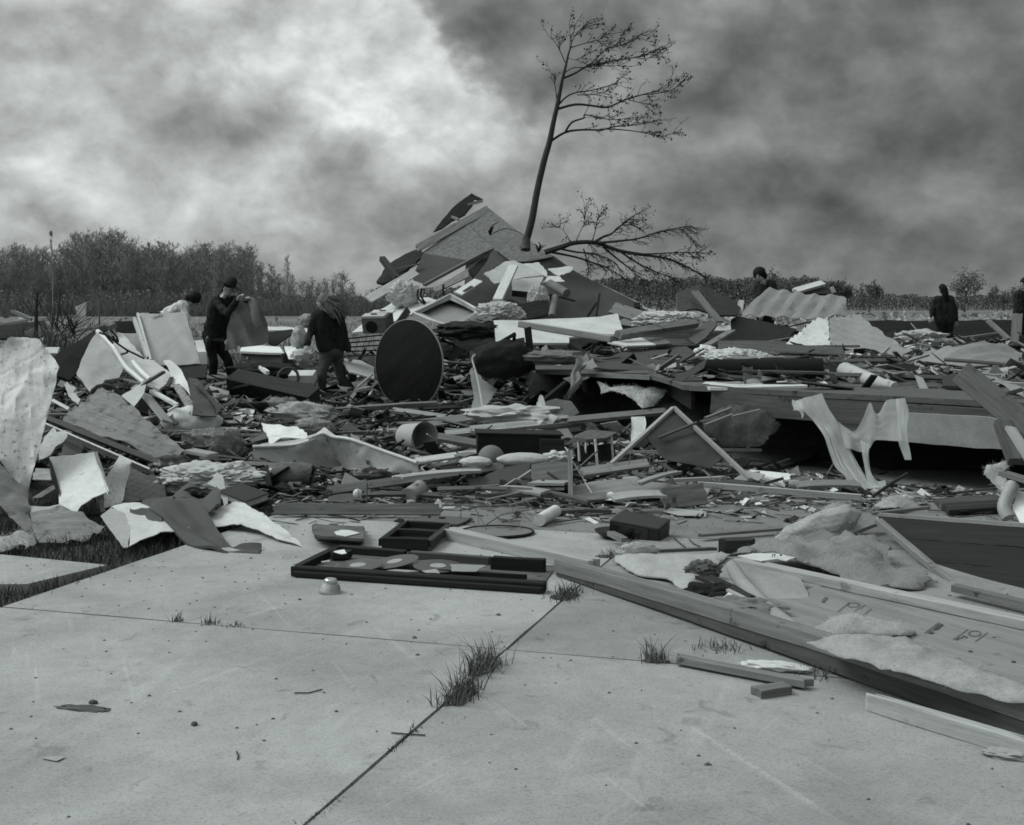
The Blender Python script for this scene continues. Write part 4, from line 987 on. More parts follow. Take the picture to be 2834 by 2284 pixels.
sheet('siding_sheet', 'narrow ribbed grey siding strip in shade under the track', 'siding panel', 'E', [(455, 765, 11.5), (575, 832, 11.3), (560, 885, 11.2), (420, 895, 11.2), (430, 830)], wgrey, .012, warp=.01, corr=(1.4, .05, .004), res=.03)
sheet('liner_piece', 'smooth curved pale liner piece standing before the dark siding', 'liner piece', 'E', [(820, 885, 10.25), (905, 935, 10.1), (892, 1010), (868, 1095, 10), (842, 1215, 9.8), (712, 1262, 9.7), (718, 1060, 9.9), (765, 985, 10)], alum, .006, warp=.05, ws=2.2)
sheet('plank', 'upright pale strip between the white panel and the liner', 'strip', 'E', [(672, 1205, 9.5), (705, 1200, 9.5), (720, 1275, 9.35), (690, 1285, 9.35)], wpale, .015)
sk = thing('skirting_sheet', 'white bent siding sheet lying over the lawn under the blanket', 'siding sheet', zp('E', 900, 1520, 8.05))
sheet('front_face', None, None, 'E', [(760, 1250, 9.0), (850, 1228), (960, 1222, 9.0), (1130, 1290), (1300, 1395, 8.4), (1100, 1425, 8.25), (960, 1480), (885, 1522, 7.97), (895, 1390, 8.3), (850, 1290, 8.7)], wmetal, .006, sk, warp=.018, ws=2, crease=.012, res=.03)
sheet('bent_end', None, None, 'E', [(690, 1308, 8.6), (760, 1252, 8.95), (850, 1285, 8.7), (897, 1390, 8.3), (880, 1525, 8.0), (850, 1528, 7.98), (790, 1450)], gmetal, .006, sk, warp=.01)
sheet('siding_sheet', 'white pointed ribbed siding sheet reaching onto the driveway', 'siding sheet', 'F', [(-60, 990, 9.0), (60, 940), (150, 905, 9.25), (340, 995, 8.8), (520, 1140, 8.4), (652, 1259, 8.03), (470, 1188, 8.2), (300, 1120), (180, 1082, 8.6), (-60, 1100, 8.7)], wmetal, .006, warp=.012, corr=(.12, .11, .004), ax=(0, 5), res=.025, crease=.010)
# blanket
bk_ = thing('blanket', 'dark grey wool blanket draped over the white siding onto the slab', 'blanket', zp('R', 700, 1200, 8.1))
loft('long_fall', None, None, 'R', [((180, 905, 8.95), (480, 800, 9.2)), ((235, 900, 8.8), (640, 815, 9.05)), ((340, 1010, 8.6), (730, 880, 8.85)), ((445, 1130, 8.38), (800, 970, 8.65)), ((570, 1230, 8.15), (880, 1070, 8.45)), ((710, 1300, 8.0), (950, 1170, 8.25)), ((860, 1335, 7.92), (1010, 1265, 8.1)), ((1000, 1372, 7.85), (1080, 1296, 8.02)), ((1150, 1372, 7.83), (1200, 1282, 8.0)), ((1310, 1382, 7.81), (1345, 1302, 7.96))], wool, .02, bk_, 12, (1.2, .03), .02)
loft('rolled_fold', None, None, 'R', [((40, 1000, 8.75), (60, 950, 8.85)), ((120, 1055, 8.6), (110, 885, 8.98)), ((235, 1082, 8.5), (165, 822, 9.12)), ((350, 1045, 8.52), (310, 812, 9.16)), ((330, 990, 8.62), (480, 805, 9.18))], wool, .02, bk_, 12, (.9, .035), .015)
sheet('tail_end', None, None, 'R', [(430, 810, 9.2), (520, 740, 9.4), (620, 705, 9.5), (740, 720, 9.45), (560, 775, 9.35), (640, 800, 9.25), (760, 780, 9.25), (900, 735, 9.3), (935, 800, 9.1), (940, 890, 8.95), (860, 920, 8.85), (790, 935, 8.8), (740, 850, 8.95), (600, 825, 9.1)], wool, .022, bk_, warp=.04, ws=4, fold=(.3, .22, .03), res=.03)
clump('cloth_heap', 'heap of crumpled white cloth behind the blanket', 'cloth heap', zp('R', 830, 630, 10.4), (.42, .25, .14), drywall, .1, amp=.4, fine=.5, sub=5)
sheet('plastic_bag', 'clear plastic bag hanging over the white cloth heap', 'plastic bag', 'R', [(800, 690, 9.9), (900, 580, 10.1), (960, 600, 10.0), (990, 750, 9.7), (1000, 870, 9.5), (960, 880, 9.5), (930, 740, 9.75)], plast, .004, warp=.05, ws=5)
boxd = frame(Vector((.8, -.6, -.15)), Vector((.2, -.35, 1)), zp('R', 1160, 800, 9.7)); dbx = thing('book', 'thick dark hardbound book lying right of the blanket', 'book', boxd.translation)
pbox('cover', boxd, (0, 0, .03), (.34, .24, .008), dmetal, dbx, .002); pbox('pages', boxd, (0, 0, 0), (.32, .22, .05), paper, dbx, .002); pbox('cover', boxd, (0, 0, -.03), (.34, .24, .008), dmetal, dbx, .002)
clump('black_bag', 'shiny black bag at the end of the metal track', 'bag', zp('R', 440, 530, 10.7), (.20, .16, .12), black, amp=.5)
tube('dark_pipe', [zp('R', 530, 485, 11.1), zp('R', 850, 500, 10.9)], .055, felt, label='thick dark pipe lying behind the white cloth heap', cat='pipe', sides=12)
can = thing('tin', 'open dark tin on its side behind the cloth heap', 'tin', zp('R', 740, 440, 11.3)); CM = frame(Vector((1, -.5, -.1)), Vector((0, 0, 1)), zp('R', 740, 440, 11.3))
pbox('body', CM, (0, 0, 0), (.30, .16, .17), gmetal, can, .03); pbox('label', CM, (-.03, -.082, 0), (.15, .006, .10), dmetal, can, .002)
sheet('plank', 'thin lath leaning over the black bag', 'lath', 'R', [(355, 600, 10.4), (500, 450, 10.7), (510, 458, 10.7), (368, 606, 10.4)], wpale, .012)
logo = zp('R', 1590, 590, 10.9)
tube('log', [zp('R', 1420, 600, 10.95), zp('R', 1560, 590, 10.9), zp('R', 1750, 590, 10.8), zp('R', 1860, 570, 10.8)], [.10, .12, .11, .08], logm, label='short rough barked log lying before the bathtub', cat='log', sides=10)
tube('paper_tube', [zp('R', 1250, 610, 10.7), zp('R', 1480, 540, 10.9), zp('R', 1590, 530, 10.9)], .03, paper, label='rolled white paper tube leaning at the tub foot', cat='paper roll')
# ================================================================ tub, bucket and the middle ground
tub = thing('bathtub', 'broken white bathtub split open in the middle of the wreckage', 'bathtub', zp('F', 900, 690, 11.6))
sheet('side_wall', None, None, 'F', [(270, 505, 11.75), (480, 500, 11.7), (690, 462, 11.6), (800, 405, 11.55), (850, 500), (885, 590, 11.6), (925, 650, 11.65), (640, 692, 11.7), (290, 705, 11.75), (272, 600)], enamel, .012, tub, warp=.04, ws=2.2, crease=.02, res=.04)
sheet('side_wall', None, None, 'F', [(800, 405, 11.55), (870, 432, 11.5), (1000, 452, 11.4), (1250, 540, 11.2), (1490, 622, 11.0), (1507, 720, 11.0), (1235, 758, 11.15), (950, 662, 11.55), (885, 585, 11.6)], enamel, .012, tub, warp=.03, ws=2.2, crease=.02, res=.04)
sheet('end_wall', None, None, 'F', [(690, 440, 11.9), (800, 355, 12.2), (900, 430, 11.7), (860, 428, 11.55), (800, 402, 11.55)], enamel, .012, tub, warp=.01)
for pl in ([(270, 503, 11.75), (480, 497, 11.7), (600, 485, 11.65), (692, 458, 11.6)], [(680, 436, 11.75), (740, 420, 11.6), (800, 402, 11.55), (870, 430, 11.5), (1000, 450, 11.4), (1250, 538, 11.2), (1492, 622, 11.0)]):
    tube('rim', smooth_line([zp('F', *p) for p in pl]), .018, enamel, tub, 8)
sheet('rim_flange', None, None, 'F', [(270, 505, 11.75), (340, 480, 12.1), (480, 452, 12.2), (600, 440, 12.1), (690, 440, 11.9), (690, 462, 11.6), (600, 488, 11.65), (480, 500, 11.7)], enamel, .01, tub, warp=.008)
sheet('floor', None, None, 'F', [(300, 700, 11.75), (640, 690, 11.7), (940, 655, 11.65), (930, 600, 12.4), (600, 600, 12.6), (320, 620, 12.5)], enamel, .01, tub, warp=.01)
sheet('cloth', 'spotted white cloth with ragged ends over the bathtub rim', 'cloth', 'F', [(330, 320, 12.6), (420, 332), (520, 350), (600, 346, 12.6), (690, 418, 12.0), (600, 442, 12.0), (480, 440), (425, 462, 11.95), (395, 470, 11.95), (370, 400)], white, .008, warp=.06, ws=4, jag=.02)
bk = thing('bucket', 'pale plastic bucket lying on its side, mouth to the right', 'bucket', zp('F', 1450, 555, 12.6))
bc, bt = zp('F', 1382, 452, 12.85), zp('F', 1552, 434, 12.55); bx = (bt - bc).normalized(); bx = Vector((.62, -.78, .05)).normalized(); BM = axisM(bt - bx * .36, bx)
lathe('pail', [(0, .0), (.125, .0), (.13, .008), (.150, .33), (.162, .335), (.165, .36), (.155, .362), (.148, .335), (.128, .015), (0, .012)], BM, bucketm, bk, 48)
tube('handle', [BM @ Vector((.165 * math.cos(a), .165 * math.sin(a), .34 - .03 * math.sin(a * 1.0))) for a in [i * math.pi / 12 + 3.6 for i in range(13)]], .004, wire, bk, 6)
gbeam('plank', 'long grey plank on edge lying across the slab below the tub', 'plank', 'F', (398, 965), (1695, 972), .085, .035, wmid, roll=70, bev=.003, jag=.05, lift=.02)
zbeam('plank', 'long narrow board slanting up right before the bathtub', 'plank', 'F', (820, 835, 10.0), (2140, 648, 11.3), .085, .03, wmid, roll=40, jag=.05)
hat = thing('bowl', 'pale shallow enamel bowl with dark rags in it', 'bowl', zp('F', 995, 780, 10.85)); HMt = Matrix.Translation(zp('F', 995, 790, 10.85))
lathe('dish', [(0, .0), (.10, .0), (.15, .05), (.16, .052), (.155, .06), (.14, .056), (.09, .012), (0, .012)], HMt, enamel, hat); clump('rags', None, None, HMt.translation + Vector((-.01, 0, .06)), (.07, .06, .04), felt, parent=hat, amp=.5, sub=3)
pl = thing('plate', 'dark oval platter lying before the long narrow board', 'plate', zp('F', 980, 905, 9.85))
lathe('dish', [(0, .0), (.10, .0), (.165, .02), (.17, .024), (.16, .026), (.10, .008), (0, .008)], Matrix.Translation(zg('F', 985, 905, .02)) @ Matrix.Rotation(.06, 4, 'X'), wgrey, pl)
bl = thing('baseball', 'small white ball with a dark seam on the dark platter', 'ball', zp('F', 1050, 852, 9.75))
lathe('ball', [(.038 * math.sin(a), -.038 * math.cos(a)) for a in [i * math.pi / 12 for i in range(13)]], Matrix.Translation(zp('F', 1050, 852, 9.75)), white, bl, 20, 80)
tube('seam', [zp('F', 1050, 852, 9.75) + Vector((.012 + .002 * math.cos(a * 3), -.0385 * math.cos(a), .0385 * math.sin(a))) for a in [i * .2618 - 1.57 for i in range(13)]], .0015, ink, bl, 5)
tube('metal_rod', [zp('F', 1115, 940, 9.7), zp('F', 1122, 770, 9.75)], .006, wire, label='thin metal rod standing upright beside the platter', cat='rod')
cn = thing('label_can', 'labelled tin can lying tilted before the long narrow board', 'tin can', zp('U', 930, 280, 10.0)); KM = axisM(zp('U', 830, 335, 9.9), zp('U', 1000, 215, 10.15) - zp('U', 830, 335, 9.9))
lathe('can', [(0, 0), (.066, 0), (.068, .004), (.065, .008), (.065, .19), (.068, .194), (.066, .2), (0, .198)], KM, gmetal, cn, 28); lathe('label', [(.0662, .02), (.0662, .175)], KM, paperg, cn, 28)
for k, (a0, a1) in enumerate(((.05, .4), (.55, .75), (.9, 1.35), (1.5, 1.75))):
    lathe_v = [KM @ Vector((.067 * math.cos(4.2 + a), .067 * math.sin(4.2 + a), h)) for a in (a0, a1) for h in (.05 + .01 * k, .13)]
    link('print', pdmesh('print', [p - KM.translation for p in lathe_v], [(0, 2, 3, 1)]), Matrix.Translation(KM.translation), ink, cn)
clump('shoe', 'black crumpled shoe against the bathtub wing', 'shoe', zp('F', 1140, 730, 10.9), (.20, .10, .085), black, -.1, amp=.4)
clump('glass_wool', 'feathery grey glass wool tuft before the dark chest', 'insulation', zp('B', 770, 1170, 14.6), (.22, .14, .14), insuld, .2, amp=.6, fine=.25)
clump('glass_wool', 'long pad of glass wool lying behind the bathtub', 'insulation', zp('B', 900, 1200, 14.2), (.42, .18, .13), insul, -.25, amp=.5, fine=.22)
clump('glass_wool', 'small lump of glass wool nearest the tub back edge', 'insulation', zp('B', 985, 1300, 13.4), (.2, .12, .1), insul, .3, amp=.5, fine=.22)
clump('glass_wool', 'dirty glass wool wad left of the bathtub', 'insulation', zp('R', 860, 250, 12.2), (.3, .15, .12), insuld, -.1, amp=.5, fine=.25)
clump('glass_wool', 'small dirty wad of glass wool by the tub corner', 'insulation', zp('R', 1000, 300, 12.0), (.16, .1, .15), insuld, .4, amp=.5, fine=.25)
clump('pillow', 'white stuffed bag resting left in the heap', 'pillow', zp('R', 640, 80, 13.2), (.32, .24, .19), white, .1, amp=.16, fine=.03)
zbeam('board', 'white board lying flat behind the stuffed white bag', 'board', 'E', (1415, 680, 13.6), (1665, 680, 13.6), .19, .02, white, roll=50)
zbeam('board', 'second white board lying just below the first one', 'board', 'E', (1420, 722, 13.2), (1700, 728, 13.2), .09, .02, white, roll=40)
zbeam('rod', 'long thin metal rod in front of the white boards', 'rod', 'E', (1095, 722, 12.7), (1790, 760, 12.7), .022, .022, gmetal)
zbeam('plank', 'grey plank above the white boards', 'plank', 'E', (1400, 636, 14.0), (1800, 640, 14.0), .085, .03, wmid, roll=30)
sheet('board', 'curved white board under the end of the dark chest', 'board', 'B', [(268, 1208, 13.8), (300, 1118, 14.6), (430, 1130), (556, 1148, 14.6), (540, 1215, 13.8), (400, 1218)], white, .02, warp=.01)
# dark chest
CHM = frame(zp('B', 950, 1085, 14.9) - zp('B', 470, 975, 15.2), Vector((-.15, -.38, 1)), zp('B', 690, 1040, 15.2))
ch = thing('dresser', 'dark overturned dresser with an open end lying on the white board', 'dresser', CHM.translation)
pbox('top', CHM, (0, 0, .125), (1.17, .30, .02), wbrown, ch, .005); pbox('side', CHM, (0, -.135, 0), (1.15, .02, .23), wdark, ch, .003); pbox('side', CHM, (0, .135, 0), (1.15, .02, .23), wdark, ch, .003)
pbox('bottom', CHM, (0, 0, -.11), (1.15, .25, .015), wdark, ch, .003); pbox('divider', CHM, (-.33, 0, 0), (.02, .25, .21), wdark, ch, .003); pbox('foot', CHM, (-.56, -.125, -.15), (.03, .03, .06), wdark, ch, .003); pbox('foot', CHM, (-.56, .125, -.15), (.03, .03, .06), wdark, ch, .003)
pbox('end_panel', CHM, (.565, 0, 0), (.02, .25, .21), wbrown, ch, .003)
# left heap, upper part
rf = thing('refrigerator_door', 'smooth grey appliance door leaning upright behind the left heap', 'appliance door', zp('A', 1450, 1230, 14.6))
sheet('face', None, None, 'A', [(1125, 800, 15.6), (1330, 796), (1535, 796, 15.4), (1600, 1010), (1662, 1216, 14.6), (1450, 1230), (1240, 1234, 14.7), (1180, 1010)], gmetal, .05, rf, warp=.012, ws=1, crease=.008, res=.05)
zbeam('edge_strip', None, None, 'A', (1112, 850, 15.62), (1225, 1182, 14.78), .03, .08, wmetal, parent=rf)
zbeam('edge_strip', None, None, 'A', (1140, 800, 15.55), (1248, 1190, 14.6), .018, .03, wmetal, parent=rf)
zbeam('hinge_bar', None, None, 'A', (1230, 797, 15.45), (1335, 797, 15.45), .03, .02, dmetal, parent=rf)
sheet('box_side', 'dark wooden box side under the grey appliance door', 'box', 'A', [(1345, 1240, 14.75), (1715, 1218, 14.6), (1705, 1330, 14.3), (1440, 1345, 14.3)], wdark, .03, warp=.003)
fr = thing('freezer', 'overturned chest freezer with white rim and grey side', 'freezer', zp('V', 1300, 1150, 14))
sheet('side_panel', None, None, 'V', [(1150, 505, 14.9), (1250, 590), (1345, 690, 14.55), (1410, 800), (1490, 915, 14.2), (1420, 1060, 14.05), (1250, 1080), (1095, 1250, 13.7), (1000, 1130), (910, 1010, 14.1), (1000, 780), (1070, 640)], gmetal, .03, fr, warp=.03, ws=1.5, crease=.02, res=.05)
sheet('lid', None, None, 'V', [(1345, 620, 15.1), (1400, 520, 15.3), (1465, 535, 15.3), (1600, 690), (1745, 845, 14.6), (1840, 850, 14.5), (1940, 940), (2060, 1040, 14.0), (2000, 1120), (1900, 1200, 13.6), (1830, 1165), (1700, 1100, 13.8), (1600, 1000), (1500, 905, 14.15), (1430, 780)], wmetal, .03, fr, warp=.02, ws=1.5, crease=.015, res=.05)
for pl in ([(1165, 505, 14.9), (1345, 685, 14.5), (1490, 915, 14.12), (1600, 1020, 13.95), (1720, 1120, 13.75)], [(1590, 870, 14.2), (1680, 980, 13.95), (1790, 1080, 13.7)]):
    tube('rim', smooth_line([zp('V', *p) for p in pl]), .03, wmetal, fr, 8)
zbeam('handle', None, None, 'V', (1985, 1175, 13.55), (2050, 1050, 13.8), .04, .02, dmetal, parent=fr)
wv = thing('cable', 'thin black cables hanging over the freezer', 'cable', zp('V', 1400, 620, 14.8))
for pl in ([(1180, 520), (1290, 560), (1360, 620), (1500, 720), (1620, 780), (1720, 830)], [(1250, 530), (1300, 600), (1350, 650)], [(1320, 490), (1390, 570), (1405, 640), (1340, 560)], [(1440, 780), (1520, 755), (1500, 720)]):
    tube('strand', smooth_line([zp('V', x, y, 14.3) for x, y in pl]), .013, black, wv, 6)
sheet('roofing_strip', 'long dark curved roofing strip arched over the left heap', 'roofing strip', 'V', [(635, 830, 15.1), (720, 730), (860, 660, 15.3), (1020, 560), (1160, 450, 15.6), (1370, 380, 15.7), (1375, 420, 15.6), (1250, 490), (1110, 580, 15.3), (1010, 760), (850, 980, 14.8), (720, 1060), (640, 1180, 14.6), (590, 1300, 14.4), (575, 1420, 14.3), (560, 1340), (640, 1150), (700, 940, 14.9)], felt, .02, warp=.03)
zbeam('roofing_block', 'pale wood block end on top of the dark roofing strip', 'block', 'V', (1280, 470, 15.2), (1375, 425, 15.3), .09, .06, wmid)
zbeam('plank', 'dark plank leaning left under the grey freezer side', 'plank', 'V', (700, 1060, 14.0), (960, 830, 14.6), .24, .03, felt, roll=20)
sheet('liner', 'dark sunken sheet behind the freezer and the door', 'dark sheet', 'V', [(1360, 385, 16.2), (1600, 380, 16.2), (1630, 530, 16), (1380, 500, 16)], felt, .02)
sheet('board', 'grey board standing behind the freezer lid', 'board', 'V', [(1460, 530, 15.7), (1640, 530, 15.7), (1700, 800, 15.3), (1600, 690, 15.4)], gmetal, .02)
sheet('torn_liner', 'curled torn pale liner strip in the dark left hollow', 'liner strip', 'V', [(765, 1130, 13.3), (800, 1100), (850, 1150, 13.3), (905, 1165), (870, 1240, 13.1), (960, 1330, 12.9), (930, 1380, 12.8), (820, 1290, 13.0)], drywall, .006, warp=.06, ws=5)
zbeam('board', 'short white board end poking out left of the ribbed panel', 'board', 'V', (675, 1350, 12.6), (880, 1460, 12.3), .12, .03, wmetal, roll=-30)
tube('ring_pipe', [zp('V', 1250 + 0 * a, 1060, 13.6) + Vector((.0, .0, 0)) + Vector((.16 * math.cos(a), 0, .12 * math.sin(a) - .2)) for a in [i * .5236 for i in range(13)]], .025, dmetal, label='dark bent chair ring in front of the freezer side', cat='chair frame', sides=7)
sheet('board', 'grey triangular board jutting over the ribbed roof panel', 'board', 'V', [(1450, 1265, 13.0), (1600, 1180), (1750, 1085, 13.3), (1720, 1240, 13.1), (1600, 1400, 12.8), (1520, 1330)], drywall, .012, warp=.01)
zbeam('stick', 'grey stick pointing up right across the freezer lid', 'stick', 'V', (1640, 1180, 13.2), (1960, 985, 13.4), .055, .03, wgrey)
zbeam('plank', 'grey plank slanting up from the white bag to the right', 'plank', 'A', (1400, 1715, 12.9), (1722, 1455, 13.6), .11, .03, wmid, jag=.04, roll=35)
zbeam('frame_bar', 'pale slanting bar of a broken frame under the freezer', 'frame bar', 'A', (1250, 1440, 13.3), (1470, 1562, 13.0), .055, .03, wmetal)
zbeam('frame_bar', 'long pale folded channel dropping below the freezer lid', 'frame bar', 'A', (1200, 1470, 13.3), (1390, 1705, 12.7), .12, .03, gmetal, roll=-20)
zbeam('frame_bar', 'thin white bar beside the folded channel', 'frame bar', 'A', (1385, 1615, 12.8), (1475, 1560, 12.9), .03, .02, wmetal)
sheet('torn_sheet', 'bright torn curved panel sweeping down right of the freezer', 'torn panel', 'A', [(1350, 1195, 14.0), (1405, 1190), (1500, 1270, 13.9), (1550, 1370), (1595, 1530, 13.4), (1560, 1460), (1485, 1385), (1430, 1392, 13.7), (1400, 1270)], wmetal, .006, warp=.04, ws=3)
sheet('ribbed_sheet', 'grey ribbed panel hanging below the torn white panel', 'ribbed panel', 'A', [(1430, 1395, 13.6), (1490, 1385, 13.6), (1600, 1540, 13.2), (1570, 1640, 13.0), (1500, 1520)], gmetal, .006, corr=(1.0, .06, .006), res=.03)
sheet('hardboard', 'curved grey hardboard standing left of the dark dresser', 'hardboard', 'A', [(1545, 1330, 13.9), (1640, 1345, 13.8), (1720, 1440, 13.6), (1762, 1530, 13.3), (1790, 1650, 12.95), (1590, 1642, 12.95), (1600, 1560, 13.1), (1570, 1440)], wgrey, .012, warp=.04)
sheet('dark_strip', 'dark rubber strip along the curved hardboard', 'rubber strip', 'A', [(1605, 1380, 13.6), (1640, 1370, 13.6), (1740, 1480, 13.4), (1838, 1570, 13.1), (1800, 1640, 12.9), (1770, 1560, 13.1), (1700, 1470)], black, .012, warp=.02)
sheet('board', 'white board flat on the ground left of the dark dresser', 'board', 'A', [(1735, 1400, 15.5), (1900, 1440, 15.3), (1880, 1520, 14.6), (1770, 1500, 14.6)], white, .015)
# far left beyond the heap
for lab, a, b, w in (('pale beam lying low beyond the left heap, left piece', (-40, 905, 24), (240, 866, 24), .11), ('pale forked beam pointing up at far left', (95, 778, 24), (285, 862, 24), .10), ('long pale beam lying beyond the left heap, right piece', (320, 856, 24.2), (645, 824, 24.2), .10)):
    zbeam('beam', lab, 'beam', 'A', a, b, w, .06, wpale, jag=.1)
sheet('torn_siding', 'upright torn white siding scrap standing in the field at left', 'siding scrap', 'A', [(620, 745, 22), (715, 705, 22), (705, 760, 22), (718, 885, 22), (690, 950, 22), (640, 940, 22), (655, 850, 22)], wmetal, .02, warp=.08)
sheet('dark_boards', 'dark weathered boards lying beyond the left heap', 'boards', 'A', [(-20, 905, 22), (240, 872, 23), (370, 862, 23), (390, 905, 22), (300, 990, 20.5), (-20, 1010, 20)], felt, .03, warp=.06)
wz = zp('A', 400, 1075, 17); sp = [(wz.x + random.gauss(0, .22), wz.y + random.gauss(0, .2), wz.z - .05, random.uniform(.5, 1)) for _ in range(240)]
tag(blades('weeds', sp, drygrass, .2, .5, .012, .9, origin=wz), 'round tuft of dead weeds beyond the dented panel', 'weeds')
zbeam('board', 'pale board tilted at far left behind the dented panel', 'board', 'A', (235, 990, 20), (370, 930, 20.5), .2, .03, wmid, roll=40)
zbeam('board', 'double white rail lying behind the dented panel top', 'rail', 'A', (360, 1112, 16.5), (490, 1112, 16.5), .12, .03, wmetal, roll=40)
br = thing('brush_pile', 'tangle of dark broken twigs beyond the left heap', 'brush pile', zp('A', 520, 1000, 20)); vv = []; ff = []; rn = random.Random(3)
for _ in range(60):
    p = zp('A', rn.uniform(380, 640), rn.uniform(900, 1030), 20 + rn.uniform(-.6, .6)); d = Vector((rn.gauss(0, .5), rn.gauss(0, .3), rn.uniform(-.1, .9))).normalized(); l = rn.uniform(.2, .8)
    tube_into(vv, ff, [p - WM[br].translation, p + d * l * .5 - WM[br].translation, p + d * l + Vector((rn.gauss(0, .08), 0, .03)) - WM[br].translation], [.010, .007, .003], 4)
link('twigs', pdmesh('twigs', vv, ff), WM[br].copy(), twig, br)
sap = thing('sapling', 'thin bare sapling standing behind the dented panel', 'sapling', zp('A', 298, 1000, 18)); tube('stem', [zp('A', 298, 1010, 18), zp('A', 300, 860, 18), zp('A', 304, 700, 18), zp('A', 309, 600, 18)], [.035, .03, .018, .008], bark, sap, 6)
for a, b in (((302, 760), (335, 690)), ((303, 720), (275, 660)), ((305, 680), (330, 620)), ((300, 820), (268, 760))): tube('branch', [zp('A', *a, 18), zp('A', *b, 18)], [.012, .004], twig, sap, 4)
tube('stake', [zp('A', 822, 900, 19), zp('A', 824, 670, 19)], .014, wmid, label='thin upright stake in the field left of the bent person', cat='stake')

# ================================================================ behind the people: pale boxes, cabinet, sink, disc
bx1 = thing('low_chest', 'low dark chest with a white top between the two walkers', 'chest', zp('B', 600, 880, 18.3))
sheet('top', None, None, 'B', [(440, 735, 18.4), (450, 705, 19.2), (600, 690, 19.4), (738, 700, 19.2), (768, 745, 18.3), (600, 742)], white, .03, bx1, warp=.01)
sheet('front', None, None, 'B', [(450, 745, 18.45), (765, 752, 18.35), (768, 880, 18.2), (640, 860), (460, 800, 18.4)], wgrey, .03, bx1, warp=.005)
sheet('side', None, None, 'B', [(768, 750, 18.3), (850, 745, 19.3), (860, 850, 19.2), (768, 880, 18.2)], wbrown, .03, bx1)
lathe('knob', [(0, .02), (.02, .02), (.025, .0)], axisM(zp('B', 497, 785, 18.4), Vector((0, -1, .1))), silver, bx1, 10)
sheet('board', 'white flat board edge left of the man in the hat', 'board', 'B', [(85, 655, 18), (168, 650, 18.6), (190, 735, 17.8), (115, 740, 17.6)], white, .03)
sheet('board', 'grey box below the white board left of the man', 'box', 'B', [(115, 742, 17.6), (192, 735, 17.7), (200, 830, 17.5), (140, 830, 17.4)], gmetal, .03)
sheet('board', 'long white board lying behind the walkers', 'board', 'B', [(635, 548, 23), (780, 548, 23.5), (1000, 570, 23), (1000, 600, 22), (830, 575, 22.4), (650, 585, 22.4)], white, .03, warp=.03)
sheet('dark_board', 'dark open lid below the long white board', 'lid', 'B', [(650, 590, 22), (835, 568, 22.2), (840, 600, 21.5), (700, 690, 20.8), (650, 670, 21)], felt, .02)
clump('stuffed_toy', 'furry pale stuffed animal standing left of the walking woman', 'stuffed toy', zp('B', 882, 640, 18.6), (.12, .10, .19), insul, amp=.3, fine=.2)
clump('stuffed_toy_wad', 'round wad of glass wool above the stuffed animal', 'insulation', zp('B', 938, 505, 19.5), (.11, .1, .11), insul, amp=.35, fine=.25)
sheet('cloth', 'white patterned cloth spilling down from the low chest', 'cloth', 'B', [(770, 690, 18.6), (850, 692, 18.6), (905, 760, 18), (880, 790, 17.8), (805, 795, 17.8)], white, .01, warp=.05, ws=4)
clump('glass_wool', 'pale fluff lying just left of the walking woman', 'insulation', zp('B', 905, 770, 17.9), (.16, .1, .1), paper, amp=.5)
clump('rag', 'dark clothes tangle under the low chest', 'clothes', zp('B', 650, 880, 17.2), (.5, .25, .12), dcloth, -.2, amp=.5)
zbeam('tube_lamp', 'white tube lying in the dark clothes', 'tube', 'B', (590, 855, 17), (650, 895, 16.8), .05, .05, white)
bxn = frame(Vector((1, -.1, .02)), Vector((0, -.3, 1)), zp('B', 910, 925, 16.8)); b2 = thing('carton', 'grey flat carton left of the walking woman', 'carton', bxn.translation); pbox('box', bxn, (0, 0, 0), (.34, .22, .12), drywall, b2, .004); pbox('flap', bxn, (.05, -.13, -.06), (.30, .08, .01), wgrey, b2, .002)
tube('tyre_rim', [zp('B', 800, 930, 16.6) + Vector((.14 * math.cos(a), .05 * math.sin(a), .13 * math.sin(a))) for a in [i * .5236 for i in range(13)]], .02, black, label='dark hoop beside the grey carton', cat='hoop', sides=7)
# bedside cabinet with doors
CBM = frame(Vector((1, -.25, .02)), Vector((-.05, -.25, 1)), zp('B', 1470, 520, 20.0)); cb = thing('cabinet', 'small overturned cabinet with two handled doors and a dark hole', 'cabinet', CBM.translation)
pbox('carcass', CBM, (0, 0, 0), (.40, .40, .26), wmid, cb, .005); d1_ = pbox('door', CBM, (-.02, -.06, .14), (.38, .20, .02), drywall, cb, .004); d2_ = pbox('door', CBM, (.06, .14, .145), (.38, .18, .02), drywall, cb, .004)
pbox('handle', CBM, (-.02, -.08, .165), (.10, .015, .02), wire, d1_, .003); pbox('handle', CBM, (.06, .12, .17), (.10, .015, .02), wire, d2_, .003)
lathe('hole', [(0, .0), (.10, .0), (.105, -.012)], CBM @ Matrix.Translation((-.04, -.203, -.02)) @ Matrix.Rotation(math.pi / 2, 4, 'X'), felt, cb, 20)
zbeam('board', 'leaning board right of the small cabinet', 'board', 'B', (1600, 560, 19.7), (1700, 420, 20), .12, .02, wgrey, roll=80)
